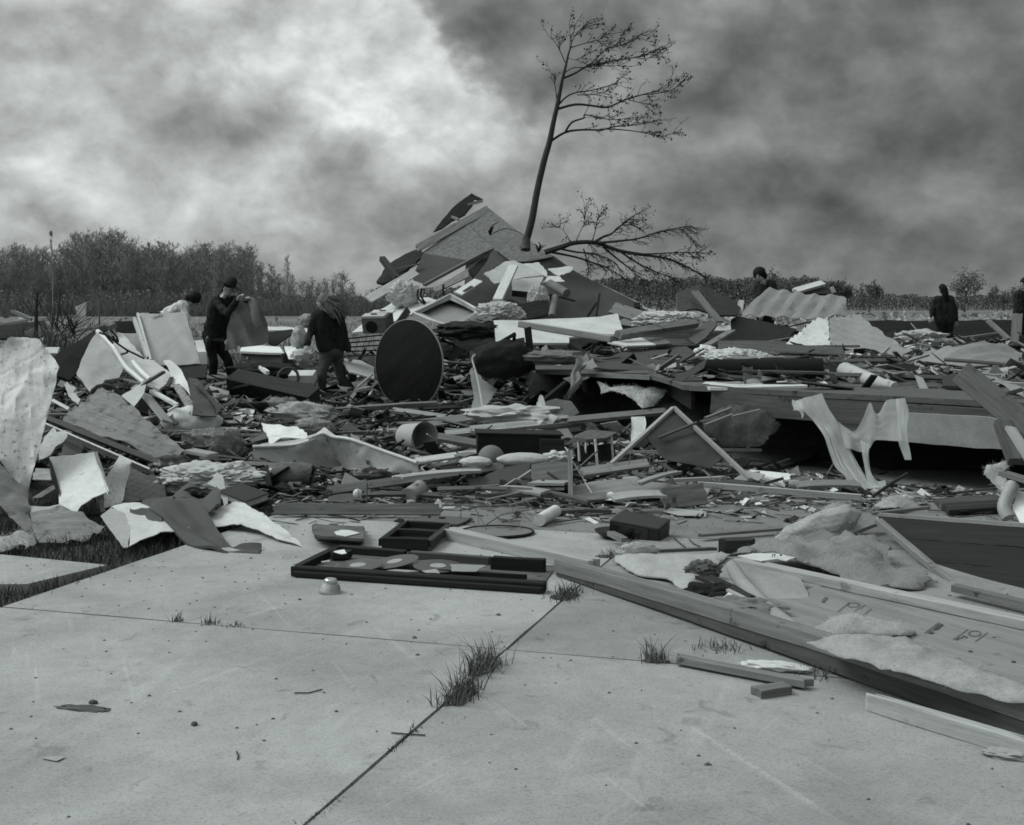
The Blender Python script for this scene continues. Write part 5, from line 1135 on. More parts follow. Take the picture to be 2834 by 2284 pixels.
# shower tray / sink
sk2 = thing('sink_basin', 'upturned grey rectangular basin above the round table top', 'basin', zp('C', 540, 880, 20))
rimP = [(322, 865, 20), (440, 810), (553, 752, 20.8), (650, 805), (752, 862, 20.2), (690, 905, 19.7), (610, 925), (540, 945, 19.4), (430, 910)]
inP = [(372, 866, 20.1), (460, 822, 20.4), (550, 785, 20.7), (640, 825, 20.5), (705, 862, 20.2), (640, 892, 19.9), (540, 925, 19.6), (450, 900, 19.8)]
vs, fs, M0 = sheet_mesh(pts('C', [(x, y + 4, d + .25) if len(q) > 2 else q for q in inP for x, y, d in [q]]), .015, .09, .004); link('bowl', pdmesh('bowl', vs, fs), M0, gmetal, sk2)
R3 = pts('C', rimP); I3 = pts('C', inP); tube('rim', R3 + [R3[0]], .020, enamel, sk2, 6)
n_ = len(I3); Rr = [R3[int(i * len(R3) / n_) % len(R3)] for i in range(n_)]; Vv = [p - R3[0] for p in Rr + I3] + [p - R3[0] + Vector((0, .25, -.02)) for p in I3]; Ff = []
for i in range(n_): j = (i + 1) % n_; Ff += [(i, j, n_ + j, n_ + i), (n_ + i, n_ + j, 2 * n_ + j, 2 * n_ + i)]
link('ledge', pdmesh('ledge', Vv, Ff), Matrix.Translation(R3[0]), gmetal, sk2)
# round table top
DP = zp('B', 1700, 832, 16.7); dn = Vector((-.60, -.80, .03)).normalized(); DM = axisM(DP, dn); tt_ = thing('table_top', 'big round black table top standing on edge', 'table top', DP - Vector((0, 0, .6)))
lathe('disc', [(0, .012), (.59, .012), (.605, .006), (.605, -.006), (.59, -.012), (0, -.012)], DM, mat('scuffed_black_top', .012, .6, .5, 1.2, (1, 6, 1), spots=.10, spotsc=26, spotv=4.0, spec=.10, rnd=0), tt_, 64)
lathe('edge_band', [(.604, .013), (.612, .010), (.612, -.013), (.604, -.013)], DM, gmetal, tt_, 64)
for k in range(5):
    zbeam('slat', ('top', 'second', 'third', 'fourth', 'lowest')[k] + ' thin dark slat of the rack left of the round table top', 'slat', 'B', (1240, 640 + k * 32, 18 - k * .1), (1530, 610 + k * 38, 18 - k * .1), .05, .02, wdark if k % 2 else wbrown)
zbeam('plank', 'pale lath leaning against the table top from the left', 'lath', 'B', (1310, 1010, 16.6), (1430, 905, 16.8), .03, .02, wpale)
sheet('board', 'grey wall board lying behind the woman and the table top', 'board', 'B', [(1190, 780, 17.8), (1340, 800), (1440, 850, 17.8), (1440, 940, 17.2), (1260, 890, 17)], drywall, .02, warp=.02)
clump('boot', 'dark boot with white lining right of the woman', 'boot', zp('B', 1280, 900, 18.0), (.07, .06, .12), black, amp=.4)
zbeam('plank', 'pale split plank behind the woman feet', 'plank', 'B', (1290, 1030, 16.5), (1440, 1000, 16.6), .09, .04, wpale, jag=.08)
# ================================================================ collapsed roof with the tree through it
roof = thing('collapsed_roof', 'collapsed house roof corner sticking up from the wreck with bare sheathing', 'collapsed roof', at(1356, 850, 24))
RP = dict(a=(800, 222, 25.2), b=(375, 492, 23.8), c=(1195, 515, 23.3))
def rplane(x, y): return pts('C', [(800, 222, 25.2), (375, 492, 23.8), (1195, 515, 23.3), (x, y)])[3]
def rsheet(name, pl, mat, th, off=0.0, **kw):
    P = [rplane(x, y) for x, y in pl]; n = (P[1] - P[0]).cross(P[2] - P[0]).normalized(); n = n if n.y < 0 else -n
    vs, fs, M = sheet_mesh([p + n * off for p in P], th, **kw); return link(name, pdmesh(name, vs, fs, 40), M, mat, roof)
rsheet('sheathing_panel', [(372, 494), (500, 405), (650, 316), (740, 390), (822, 464), (735, 505), (648, 545), (500, 515)], osb, .02, warp=.01)
rsheet('sheathing_panel', [(656, 312), (730, 262), (800, 222), (850, 262), (930, 325), (1020, 395), (1110, 460), (1195, 515), (1060, 545), (930, 545), (826, 466), (740, 386)], osb, .02, warp=.02)
rsheet('felt', [(385, 502), (500, 520), (655, 546), (560, 610), (480, 655), (392, 690), (322, 668), (335, 610)], feltm, .012, .02, warp=.02)
zbeam('fascia_board', None, None, 'C', (340, 470, 23.75), (795, 216, 25.2), .14, .05, wpale, parent=roof, roll=55, jag=.05)
sheet('lower_slope', None, None, 'C', [(650, 545, 23.6), (800, 462, 23.8), (940, 540), (1195, 512, 23.4), (1310, 590), (1480, 685, 23.0), (1640, 765), (1780, 842, 22.2), (1600, 905, 21.6), (1180, 912, 21.4), (800, 912), (500, 905, 21.6), (560, 800), (640, 690, 22.6)], feltm, .03, roof, warp=.04, ws=1)
sheet('torn_edge', None, None, 'C', [(1480, 683, 22.98), (1560, 722), (1700, 790, 22.4), (1780, 838, 22.15), (1770, 850, 22.1), (1600, 760, 22.6)], wpale, .01, roof, warp=.02)
sheet('curled_shingles', 'dark curled strip of roof shingles rising behind the sheathing', 'shingle strip', 'C', [(450, 365, 25.2), (500, 300), (545, 240, 25.8), (600, 185), (685, 122, 26.2), (755, 168, 26.0), (740, 178), (700, 160), (690, 200), (640, 250, 25.6), (600, 275), (560, 300), (500, 345, 25.2)], shingle, .03, warp=.10, ws=1.5)
zbeam('rafter_end', 'pale rafter stub inside the curled shingles', 'rafter', 'C', (660, 195, 25.9), (755, 170, 25.9), .10, .05, wpale)
zbeam('rafter_end', 'second pale rafter stub under the curled shingles', 'rafter', 'C', (560, 268, 25.5), (605, 290, 25.4), .08, .04, wpale)
sheet('eave_piece', 'dark torn eave hanging off the left end of the roof', 'eave', 'C', [(180, 557, 23.9), (270, 505), (372, 462, 24.2), (380, 500), (330, 560, 23.4), (240, 640), (130, 690, 22.6), (95, 680), (130, 610)], shingle, .05, warp=.08)
zbeam('post', 'dark square post end slanting at the left roof eave', 'post', 'C', (128, 528, 23.2), (225, 655, 22.4), .11, .09, wbrown)
zbeam('board', 'light board edge within the dark left eave', 'board', 'C', (200, 600, 23), (370, 560, 23.2), .06, .03, wmid)
zbeam('board', 'long white board sloping below the left roof eave', 'board', 'C', (40, 785, 21.4), (340, 612, 22.4), .16, .03, white, roll=40)
sheet('floor_slab', 'broad pale floor panel sloping left from the roof foot', 'floor panel', 'C', [(-60, 985, 20.4), (100, 860), (240, 770, 21.8), (420, 770, 21.6), (520, 800), (330, 870, 20.6), (60, 975, 20.2)], drywall, .03, warp=.03)
clump('curtain', 'crumpled white curtain lying on the roof slope left', 'curtain', zp('C', 265, 755, 21.2), (.27, .2, .22), drywall, .2, amp=.5, sc=2.2, fine=.35, sub=5)
zbeam('truss', 'long grey truss chord lying across the roof foot', 'truss', 'C', (390, 695, 21.8), (760, 495, 22.8), .07, .05, wmid)
sheet('board', 'grey strand board strip under the truss chord', 'board', 'C', [(440, 720, 21.6), (660, 590, 22.2), (670, 640), (470, 735, 21.4)], osb, .02)
sheet('dark_board', 'dark panel leaning behind the truss chord', 'panel', 'C', [(665, 605, 22.3), (810, 470, 23.2), (780, 540), (690, 650, 22)], felt, .02)
for pl, lab in (([(355, 720), (350, 770), (395, 815)], 'left black hose loop on the roof foot'), ([(375, 715), (370, 760), (400, 810)], 'right black hose loop on the roof foot')):
    tube('hose', smooth_line([zp('C', x, y, 20.8) for x, y in pl]), .018, black, label=lab, cat='hose')
tube('upright', [zp('C', 510, 690, 21.2), zp('C', 505, 760, 21.2)], .02, black, label='short dark upright leg near the hose loops', cat='leg')
zbeam('window_strip', 'white slotted window strip lying on the roof slope', 'window strip', 'C', (600, 750, 20.9), (730, 665, 21.4), .16, .03, wmetal, roll=20)
zbeam('slot_bar', 'dark slot bar on the white window strip', 'slot', 'C', (635, 735, 20.85), (690, 700, 21.1), .05, .012, dmetal, roll=20)
DW = [('large broken plasterboard sheet high on the roof slope', [(760, 622, 21.7), (830, 590), (900, 545, 22.2), (950, 540, 22.2), (1040, 580), (1135, 632, 21.6), (960, 657, 21.4), (890, 672), (830, 682, 21.3)], drywall),
      ('plasterboard piece under the upright white stud', [(930, 660, 21.3), (1130, 640, 21.5), (1100, 722, 21.0), (1020, 735), (945, 732, 21.0)], drywall),
      ('plasterboard piece with a torn patch near the tree stump', [(1000, 565, 22.2), (1105, 552, 22.4), (1150, 600), (1160, 640, 21.8), (1125, 628)], drywall),
      ('pale pointed board at the right side of the roof slope', [(1160, 592, 22), (1318, 575, 22.4), (1308, 606, 22.2), (1230, 636, 21.8)], white),
      ('pale flat board with a broken end right of the stud', [(1100, 690, 21.3), (1160, 640), (1230, 640, 21.6), (1262, 668), (1170, 672, 21.4)], drywall)]
for lab, pl, m in DW: sheet('plasterboard', lab, 'plasterboard', 'C', pl, m, .02, warp=.025, jag=.03)
zbeam('stud', 'upright white stud leaning on the roof slope', 'stud', 'C', (945, 575, 21.3), (845, 790, 20.2), .16, .05, white)
sheet('white_box', 'open pale box at the foot of the leaning stud', 'box', 'C', [(800, 800, 20.2), (860, 770, 20.5), (915, 820, 20.2), (890, 850), (830, 815, 20)], drywall, .02, warp=.02)
clump('crumpled_sheet', 'crumpled white sheeting at the foot of the roof slope', 'sheeting', zp('C', 850, 870, 19.9), (.40, .25, .18), drywall, -.2, amp=.35, fine=.45, sub=5)
tube('roll', [zp('C', 1170, 685, 21), zp('C', 1275, 745, 20.6)], .075, insuld, label='grey roll of lagging on the right roof slope', cat='roll', sides=12)
tube('post', [zp('C', 1205, 770, 20.4), zp('C', 1182, 892, 19.9)], .062, wmid, label='short pale round post standing at the roof foot', cat='post', sides=10)
zbeam('plank', 'black charred beam lying under the plasterboard', 'beam', 'C', (940, 745, 20.8), (1220, 775, 20.5), .12, .1, blackw)
zbeam('plank', 'dark plank slanting below the charred beam', 'plank', 'C', (920, 790, 20.6), (1140, 840, 20.2), .12, .05, wgrey)
clump('plastic_wad', 'clear crumpled plastic wad by the charred beam', 'plastic wad', zp('C', 1100, 775, 20.3), (.16, .1, .20), drywall, amp=.4, fine=.5, sub=5)
zbeam('cupboard', 'dark cupboard front lying at the roof foot', 'cupboard', 'C', (920, 880, 20), (1165, 830, 20.2), .3, .05, wbrown, roll=60)
for a, b, lab in (((1405, 890), (1460, 805), 'left dark stick leaning on the right roof slope'), ((1460, 885), (1480, 745), 'bent dark stick leaning on the right roof slope')):
    zbeam('stick', lab, 'stick', 'C', (*a, 20.6), (*b, 21.2), .03, .03, blackw)
zbeam('stick', 'dark branch lying flat on the right roof slope', 'branch', 'C', (1220, 765, 20.5), (1330, 795, 20.4), .03, .03, blackw)
zbeam('post', 'small dark block post at the right roof edge', 'post', 'C', (1712, 812, 22.1), (1712, 848, 22.0), .11, .1, blackw)

# standing tree, stump broken through the roof
tree = thing('storm_tree', 'tall leaning tree stripped to one side, rising through the roof', 'tree', zp('T', 160, 1490, 23.2))
tr_ = [(150, 1500), (165, 1450), (200, 1320), (225, 1180), (250, 1060), (280, 940), (306, 850), (330, 730), (355, 620), (380, 490), (405, 390), (420, 320), (438, 275)]
trr = [.085, .068, .066, .062, .060, .057, .054, .046, .042, .030, .022, .017, .012]
tube('trunk', smooth_line([zp('T', x, y, 23.2) for x, y in tr_], 3), [trr[min(i // 3, 12)] + (trr[min(i // 3 + 1, 12)] - trr[min(i // 3, 12)]) * (i % 3) / 3 for i in range(37)], bark, tree, 10)
tube('stump_sleeve', [zp('C', 1020, 475, 23.15), zp('C', 1022, 430, 23.2), zp('C', 1025, 395, 23.2)], [.095, .085, .075], logm, tree, 10)
BR = [([(310, 850), (400, 795), (500, 780), (620, 780), (700, 760), (790, 755), (950, 730)], .026), ([(400, 795), (440, 735), (510, 710), (520, 690), (620, 710), (690, 720), (840, 705)], .022),
      ([(640, 775), (740, 780), (860, 795), (970, 820), (1060, 800)], .014), ([(355, 655), (460, 628), (560, 635), (650, 645), (760, 600), (860, 570), (950, 545), (1020, 500)], .026),
      ([(780, 600), (860, 620), (930, 625)], .009), ([(365, 625), (410, 580), (470, 555), (550, 545), (640, 520), (700, 500), (780, 430)], .018), ([(470, 570), (540, 570), (600, 560), (660, 545)], .010),
      ([(390, 470), (460, 440), (530, 400), (620, 380), (730, 360), (820, 345), (900, 320), (990, 290)], .021), ([(500, 415), (570, 370), (640, 300), (700, 280), (800, 250), (870, 210)], .014),
      ([(440, 285), (520, 260), (600, 240), (660, 200)], .010), ([(435, 270), (455, 220), (500, 170), (560, 135)], .009), ([(428, 300), (430, 220), (425, 145)], .009), ([(405, 385), (370, 310), (345, 265), (300, 215)], .012),
      ([(350, 600), (342, 530), (330, 490), (302, 460)], .012), ([(415, 350), (470, 360), (510, 335)], .006), ([(820, 345), (880, 355), (940, 330), (1000, 280)], .009), ([(650, 290), (720, 255), (760, 170)], .008),
      ([(395, 440), (440, 410), (500, 405), (570, 400), (700, 395), (740, 400)], .010), ([(860, 570), (960, 560), (1040, 540), (1100, 495)], .009)]
rn = random.Random(42); vb = []; fb = []; vl = []; fl = []; TO = WM[tree].translation
def bush_branch(pl3, r, ntw, tl, bias, buds, bsize):
    n = len(pl3)
    tube_into(vb, fb, [p - TO for p in pl3], [max(.004, r * (1 - .8 * i / (n - 1))) for i in range(n)], 5)
    for k in range(ntw):
        u = rn.uniform(.32, 1) * (n - 1); i = min(n - 2, int(u)); q = pl3[i].lerp(pl3[i + 1], u - i); d = (pl3[i + 1] - pl3[i]).normalized()
        d = (d * .7 + bias + Vector((rn.gauss(0, .35), rn.gauss(0, .55), rn.gauss(0, .4)))).normalized(); L = rn.uniform(.4, 1) * tl; tp = [q]
        for s in range(4):
            d = (d + Vector((rn.gauss(0, .22), rn.gauss(0, .2), rn.gauss(0, .18)))).normalized(); tp.append(tp[-1] + d * L / 4)
            if s > 0 and rn.random() < .75:
                e = (d + Vector((rn.gauss(0, .6), rn.gauss(0, .5), rn.gauss(0, .5)))).normalized() * L * rn.uniform(.2, .45); m_ = tp[-1] + e * .5 + Vector((0, 0, rn.gauss(0, .02)))
                tube_into(vb, fb, [tp[-1] - TO, m_ - TO, tp[-1] + e - TO], [.0045, .004, .0028], 3)
                if buds: 
                    for _ in range(rn.choice((0, 0, 1, 2, 3))): quad_leaf(vl, fl, tp[-1] + e - TO + Vector((rn.gauss(0, .028), rn.gauss(0, .028), rn.gauss(0, .028))), bsize * rn.uniform(.6, 1.2))
        tube_into(vb, fb, [p - TO for p in tp], [.007, .006, .005, .004, .003], 4)
        if buds:
            for _ in range(2): quad_leaf(vl, fl, tp[-1] - TO + Vector((rn.gauss(0, .03), rn.gauss(0, .03), rn.gauss(0, .03))), bsize * rn.uniform(.6, 1.2))
for pl, r in BR:
    off = rn.uniform(-.5, .5); n = len(pl); p3 = smooth_line([zp('T', x, y, 23.2 + off * i / n) for i, (x, y) in enumerate(pl)], 3)
    Lb = sum((p3[i + 1] - p3[i]).length for i in range(len(p3) - 1)); bush_branch(p3, r, int(Lb * (12 if pl[0][1] < 600 else 8)) + 2, .38, Vector((.55, 0, .26)), True, .026)
link('branches', pdmesh('branches', vb, fb), Matrix.Translation(TO), bark, tree); link('young_leaves', pdmesh('young_leaves', vl, fl), Matrix.Translation(TO), bud, tree)
# uprooted crown lying to the right
ft = thing('fallen_branch', 'dark bare tree top lying sideways off the right roof edge', 'fallen tree', zp('C', 1150, 488, 23)); TO = WM[ft].translation; vb = []; fb = []; vl = []; fl = []
FB = [([(1140, 490), (1250, 455), (1320, 432), (1450, 430), (1600, 480), (1750, 505), (1900, 530), (2010, 575), (2140, 645)], .055), ([(1440, 432), (1500, 395), (1560, 370), (1650, 290), (1725, 243)], .03), ([(1480, 432), (1600, 420), (1720, 405), (1840, 365), (1950, 342), (2045, 325)], .026),
      ([(1180, 490), (1330, 520), (1450, 560), (1550, 600), (1640, 655)], .024), ([(1500, 455), (1600, 540), (1680, 600), (1750, 665)], .022), ([(1600, 480), (1720, 560), (1850, 620), (1960, 655)], .022), ([(1650, 500), (1800, 500), (1980, 490), (2095, 492)], .018),
      ([(1330, 428), (1370, 340), (1388, 300), (1385, 215)], .009), ([(1300, 430), (1280, 390), (1255, 355), (1228, 332)], .009), ([(1430, 428), (1450, 370), (1465, 290), (1480, 270)], .012), ([(1380, 470), (1400, 540), (1410, 600), (1405, 640)], .014), ([(1840, 368), (1960, 350), (2020, 370), (2090, 470)], .008), ([(1240, 470), (1340, 490), (1440, 500), (1560, 545), (1640, 640)], .022), ([(1560, 372), (1600, 330), (1680, 320), (1740, 350)], .012)]
for pl, r in FB:
    off = rn.uniform(-.9, .9); n = len(pl); p3 = smooth_line([zp('C', x, y, 23 + off * i / n) for i, (x, y) in enumerate(pl)], 3)
    Lb = sum((p3[i + 1] - p3[i]).length for i in range(len(p3) - 1)); bush_branch(p3, r, int(Lb * 20) + 2, .34, Vector((.35, 0, -.38)) if r > .015 else Vector((.1, 0, .1)), rn.random() < .35, .022)
link('branches', pdmesh('branches', vb, fb), Matrix.Translation(TO), twig, ft); link('withered_leaves', pdmesh('withered_leaves', vl, fl), Matrix.Translation(TO), bud, ft)
for x, y, lab in ((800, 365, 'small broken branch stub lying on the sheathing'), (1100, 470, 'forked black branch stub right of the tree foot')):
    P0 = zp('C', x, y, 23.1 if x > 1000 else 23.9); b = thing('branch_stub', lab, 'branch stub', P0); v_ = []; f_ = []
    for k in range(4):
        d = Vector((rn.uniform(-1, 1), -.2, rn.uniform(-.1, .8))) * rn.uniform(.12, .30); tube_into(v_, f_, [Vector((0, 0, -.05)), d * .5 + Vector((rn.gauss(0, .02), 0, .02)), d], [.022, .014, .006], 5)
    link('stubs', pdmesh('stubs', v_, f_), WM[b].copy(), blackw, b)
tube('cable', smooth_line([zp('C', 800, 385, 23.5), zp('C', 880, 345, 23.6), zp('C', 960, 358, 23.4), zp('C', 1010, 385, 23.2)]), .008, twig, label='thin twig trailing across the sheathing to the trunk', cat='twig')

# ================================================================ raised floor on the right and what lies on it
deck = thing('floor_deck', 'long torn off floor of the house raised on the right with dark space below', 'floor', Vector((4, 14, 0)))
DK = [Vector((x, y + .02, .78)) for x, y in DF[:-1]] + [Vector((8.6, 8.2, .78)), Vector((13, 12, .78)), Vector((13, 22.5, .78)), Vector((.8, 22.5, .78)), Vector((.2, 17, .78))]
vs, fs, M0 = sheet_mesh(DK, .05, .35, .02, 1.5); link('floor_boards', pdmesh('floor_boards', vs, fs, 40), M0, wgrey, deck)
def dedge(x, dz=0.0, dy=0.0): return Vector((x, dfront(x) + dy, .78 + dz))
beam('rim_joist', None, None, dedge(2.0, -.16, .03), dedge(4.2, -.17, .03), .22, .045, wgrey, roll=90, parent=deck, bev=.004)
beam('rim_joist', None, None, dedge(4.2, -.17, .03), dedge(6.9, -.17, .03), .22, .045, wgrey, roll=90, parent=deck)
beam('ledger', None, None, dedge(1.8, -.03, -.02), dedge(6.9, -.03, -.02), .06, .05, wmid, parent=deck, jag=.05)
beam('edge_board', None, None, dedge(.9, -.03, -.02), dedge(1.62, -.03, -.02), .06, .05, wmid, parent=deck, jag=.05)
for k in range(6):
    x = .9 + k * .95; beam('joist', None, None, Vector((x, dfront(x) + .1, .62)), Vector((x + .1, 22, .62)), .19, .04, wdark, roll=90, parent=deck)
sheet('skirting', 'wide pale skirting panel hanging under the raised floor', 'skirting panel', 'I', [(730, 335, 11.62), (900, 350), (1330, 368, 10.9), (1900, 400, 10.25), (2060, 440, 10.15), (2060, 636, 10.15), (1700, 610), (1330, 578, 10.9), (1080, 562, 11.2), (900, 545)], paperg, .02, warp=.008, ws=1)
# drape of plastic film
pf = thing('plastic_film', 'torn translucent plastic film hanging from the raised floor edge', 'plastic film', zp('Q', 1500, 600, 10.9))
loft('left_strip', None, None, 'Q', [((900, 215, 11.35), (1165, 138, 11.2)), ((970, 300, 11.25), (1230, 290, 11.1)), ((1090, 430, 11.15), (1330, 440, 11.0)), ((1185, 560, 11.0), (1400, 560, 10.95)), ((1240, 720, 10.9), (1450, 690, 10.9)), ((1300, 870, 10.8), (1540, 870, 10.75)), ((1390, 960, 10.7), (1620, 1000, 10.6)), ((1440, 1060, 10.6), (1700, 1060, 10.5)), ((1560, 1110, 10.5), (1820, 1050, 10.4))], plast, .003, pf, 16, (8, .007), .022)
loft('middle_web', None, None, 'Q', [((1330, 420, 11.0), (1400, 690, 10.9)), ((1420, 490, 10.95), (1450, 690, 10.85)), ((1490, 520, 10.9), (1530, 720, 10.85)), ((1560, 420, 10.85), (1590, 720, 10.8)), ((1640, 230, 10.85), (1640, 680, 10.75)), ((1690, 330, 10.8), (1690, 610, 10.75)), ((1740, 330, 10.8), (1760, 600, 10.72)), ((1800, 215, 10.75), (1830, 605, 10.7)), ((1900, 195, 10.68), (1910, 610, 10.62)), ((1985, 185, 10.6), (1960, 600, 10.58))], plast, .003, pf, 12, (6, .006), .022)
loft('right_tail', None, None, 'Q', [((1900, 195, 10.6), (1985, 185, 10.52)), ((1915, 330, 10.56), (2028, 325, 10.5)), ((1915, 480, 10.54), (2010, 480, 10.48)), ((1925, 620, 10.5), (2022, 620, 10.45)), ((1960, 720, 10.48), (2042, 720, 10.42)), ((1992, 802, 10.45), (2056, 800, 10.4))], plast, .003, pf, 10, (5, .006), .012)
loft('lower_strip', None, None, 'Q', [((1545, 600, 10.75), (1645, 650, 10.7)), ((1565, 740, 10.7), (1628, 760, 10.66)), ((1590, 860, 10.66), (1645, 900, 10.6)), ((1610, 990, 10.6), (1700, 1000, 10.5)), ((1650, 1100, 10.5), (1810, 1055, 10.4))], plast, .003, pf, 8, (4, .006), .012)
sheet('torn_cloth', 'ragged grey end of cloth left of the plastic film', 'cloth', 'Q', [(875, 200, 11.35), (960, 215), (985, 300, 11.3), (968, 385, 11.25), (945, 320), (880, 310)], paper, .006, warp=.05, ws=6, jag=.03)
# diagonal beam right
zbeam('beam', 'heavy dark beam slanting down at the right edge of the floor', 'beam', 'I', (1715, 90, 9.7), (2300, 570, 8.7), .19, .09, wgrey, roll=55, bev=.006)
zbeam('board', 'splintered pale board under the slanting beam', 'board', 'I', (2040, 450, 8.9), (2230, 760, 8.5), .07, .03, wpale, jag=.1)
zbeam('post', 'dark slanting prop below the heavy beam', 'prop', 'X', (1130, 640, 9.0), (1250, 960, 8.6), .20, .06, wgrey)
# under the floor
sheet('glass_wool', 'sagging pale glass wool batt hanging below the floor', 'insulation', 'P', [(1265, 730, 14.8), (1400, 790), (1560, 780, 14.7), (1950, 820, 14.4), (1900, 900), (1830, 990, 14.2), (1720, 1015, 14.1), (1640, 930), (1540, 850, 14.4), (1400, 830), (1300, 860, 14.6)], insul, .008, puff=.06, res=.04, warp=.06, ws=3, jag=.03)
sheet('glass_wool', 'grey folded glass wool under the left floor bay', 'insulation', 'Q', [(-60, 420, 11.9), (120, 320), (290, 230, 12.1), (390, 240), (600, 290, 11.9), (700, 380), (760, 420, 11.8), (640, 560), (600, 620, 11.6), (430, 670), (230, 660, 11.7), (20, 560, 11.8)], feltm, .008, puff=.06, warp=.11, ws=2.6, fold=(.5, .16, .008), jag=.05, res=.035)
for k, (a, b) in enumerate((((0, 390, 11.7), (270, 285, 11.8)), ((0, 460, 11.6), (290, 345, 11.7)), ((260, 375, 11.65), (560, 305, 11.7)))):
    zbeam('lath', ('upper', 'middle', 'right hand')[k] + ' pale lath lying over the glass wool below the floor', 'lath', 'Q', a, b, .05, .02, wmid)
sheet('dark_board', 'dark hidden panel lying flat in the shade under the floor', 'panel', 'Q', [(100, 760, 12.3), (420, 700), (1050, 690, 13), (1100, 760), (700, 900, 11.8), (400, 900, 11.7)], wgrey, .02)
screenm = mat('dusty_screen_cloth', .052, .8, .5, 2.5, bump=.1)
fw = thing('framed_screen', 'framed screen door leaning on one corner before the dark hollow', 'screen', zp('H', 1700, 800, 10.8))
c0, c1, c2 = zp('H', 1050, 770, 10.9), zp('H', 1520, 345, 11.9), zp('H', 2095, 885, 10.4)
beam('frame_rail', None, None, c0, c1, .035, .03, gmetal, parent=fw); beam('frame_rail', None, None, c1, c2, .035, .03, gmetal, parent=fw)
sheet('screen', None, None, 'H', [(1310, 560, 11.4), (1520, 365, 11.9), (1700, 520), (1900, 705, 11.0), (1790, 805, 10.9), (1600, 760), (1450, 725, 11.1), (1380, 640)], screenm, .008, fw, warp=.03)
zbeam('batten', None, None, 'H', (1400, 575, 11.3), (1700, 455, 11.5), .03, .02, wgrey, parent=fw)
sheet('board', 'ribbed white board upright below the floor left of the screen', 'board', 'P', [(1605, 1090, 12.6), (1740, 1085, 12.6), (1752, 1150), (1740, 1230, 12.5), (1680, 1290), (1630, 1345, 12.4), (1600, 1340), (1615, 1200)], white, .02, corr=(1.5, .05, .004), res=.03)
sheet('plastic_wad', 'clear torn plastic tent shape left of the dark hollow', 'plastic wad', 'P', [(600, 1140, 13.5), (640, 1060), (680, 900, 13.9), (720, 870), (770, 1000, 13.7), (900, 1120, 13.4), (780, 1150), (690, 1150, 13.3)], plast, .004, warp=.06, ws=5, fold=(1.3, .16, .03), res=.04)
sheet('grey_board', 'grey rounded board lying right of the plastic tent', 'board', 'P', [(740, 940, 14.0), (860, 900), (1010, 930, 14.1), (1090, 1040), (1000, 1090, 13.7), (880, 1090), (790, 1010)], wgrey, .02, warp=.03)
sheet('plastic_sheet', 'limp clear plastic hanging at the left of the dark hollow', 'plastic sheet', 'P', [(0, 620, 15.6), (60, 560), (130, 720, 15.5), (220, 800), (270, 830, 15.3), (180, 960), (120, 1040, 14.8), (0, 1060, 14.8), (40, 900)], plast, .004, warp=.06, ws=4)
tube('cord', smooth_line([zp('P', 55, 470, 15.2), zp('P', 25, 520, 15.2), (zp('P', 70, 680, 15)), zp('P', 105, 860, 14.8), zp('P', 130, 990, 14.5), zp('P', 185, 1055, 14.2)]), .012, plast, label='pale cord dangling left of the dark hollow', cat='cord')
# broken chair in the dark hollow
chr_ = thing('chair', 'black broken chair frame upright in front of the dark hollow', 'chair', zp('P', 600, 660, 15.4))
for a, b, w in (((575, 200), (620, 640), .09), ((445, 260), (440, 330), .04), ((290, 360), (455, 265), .05)): zbeam('leg' if w > .06 else 'rail', None, None, 'P', (*a, 15.4), (*b, 15.3), w, .04, blackw, parent=chr_)
sheet('seat', None, None, 'P', [(280, 350, 15.5), (540, 300, 15.5), (560, 390, 15.2), (440, 430), (285, 415, 15.2)], blackw, .04, chr_)
clump('cushion', 'dark stuffed cushion slumped in the hollow', 'cushion', zp('P', 330, 520, 15.3), (.38, .3, .24), dcloth, amp=.3)
clump('clothes_bundle', 'bundle of grey clothes above the round table top', 'clothes', zp('C', 660, 975, 17.4), (.45, .3, .12), dcloth, -.1, amp=.5)
clump('cloth', 'grey crumpled coat behind the table top edge', 'clothes', zp('C', 760, 925, 18.2), (.26, .25, .10), cloth, amp=.5)
sheet('white_wallboard', 'long white broken wall panel lying on the heap below the roof', 'wall panel', 'C', [(822, 910, 17.6), (1000, 915), (1200, 905, 18), (1480, 892), (1590, 868, 18.4), (1637, 1004, 17), (1480, 995), (1290, 1015, 17), (1290, 1050), (1060, 1048), (835, 1046, 16.8)], drywall, .025, warp=.03, ws=1.2)
zbeam('handrail', 'long rounded pale timber lying across the white wall panel', 'timber', 'C', (978, 935, 16.4), (1560, 1030, 15.7), .085, .085, wpale, bev=.02)
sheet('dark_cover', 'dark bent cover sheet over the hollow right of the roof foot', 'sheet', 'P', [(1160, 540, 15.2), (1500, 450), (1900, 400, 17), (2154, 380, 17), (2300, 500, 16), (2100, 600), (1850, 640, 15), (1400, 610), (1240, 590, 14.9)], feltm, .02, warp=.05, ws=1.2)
sheet('white_board', 'flat white board lying over the dark cover sheet', 'board', 'P', [(1370, 350, 16.4), (1700, 305, 17.4), (1850, 375, 16.6), (1560, 385, 16.2)], white, .02)
sheet('grey_board', 'grey board beside the flat white board on the dark cover', 'board', 'P', [(1705, 303, 17.4), (1900, 300, 17.4), (2010, 360, 16.8), (1855, 373, 16.6)], wmid, .02)
zbeam('sheet_edge', 'pale straight edge of a board over the dark hollow', 'board', 'P', (1090, 655, 14.9), (2030, 660, 14.9), .09, .03, wmid, roll=25)
zbeam('board', 'long pale board lying low across the hollow mouth', 'board', 'P', (0, 1225, 12.9), (1000, 1130, 13.6), .11, .04, wpale, jag=.04, roll=30)
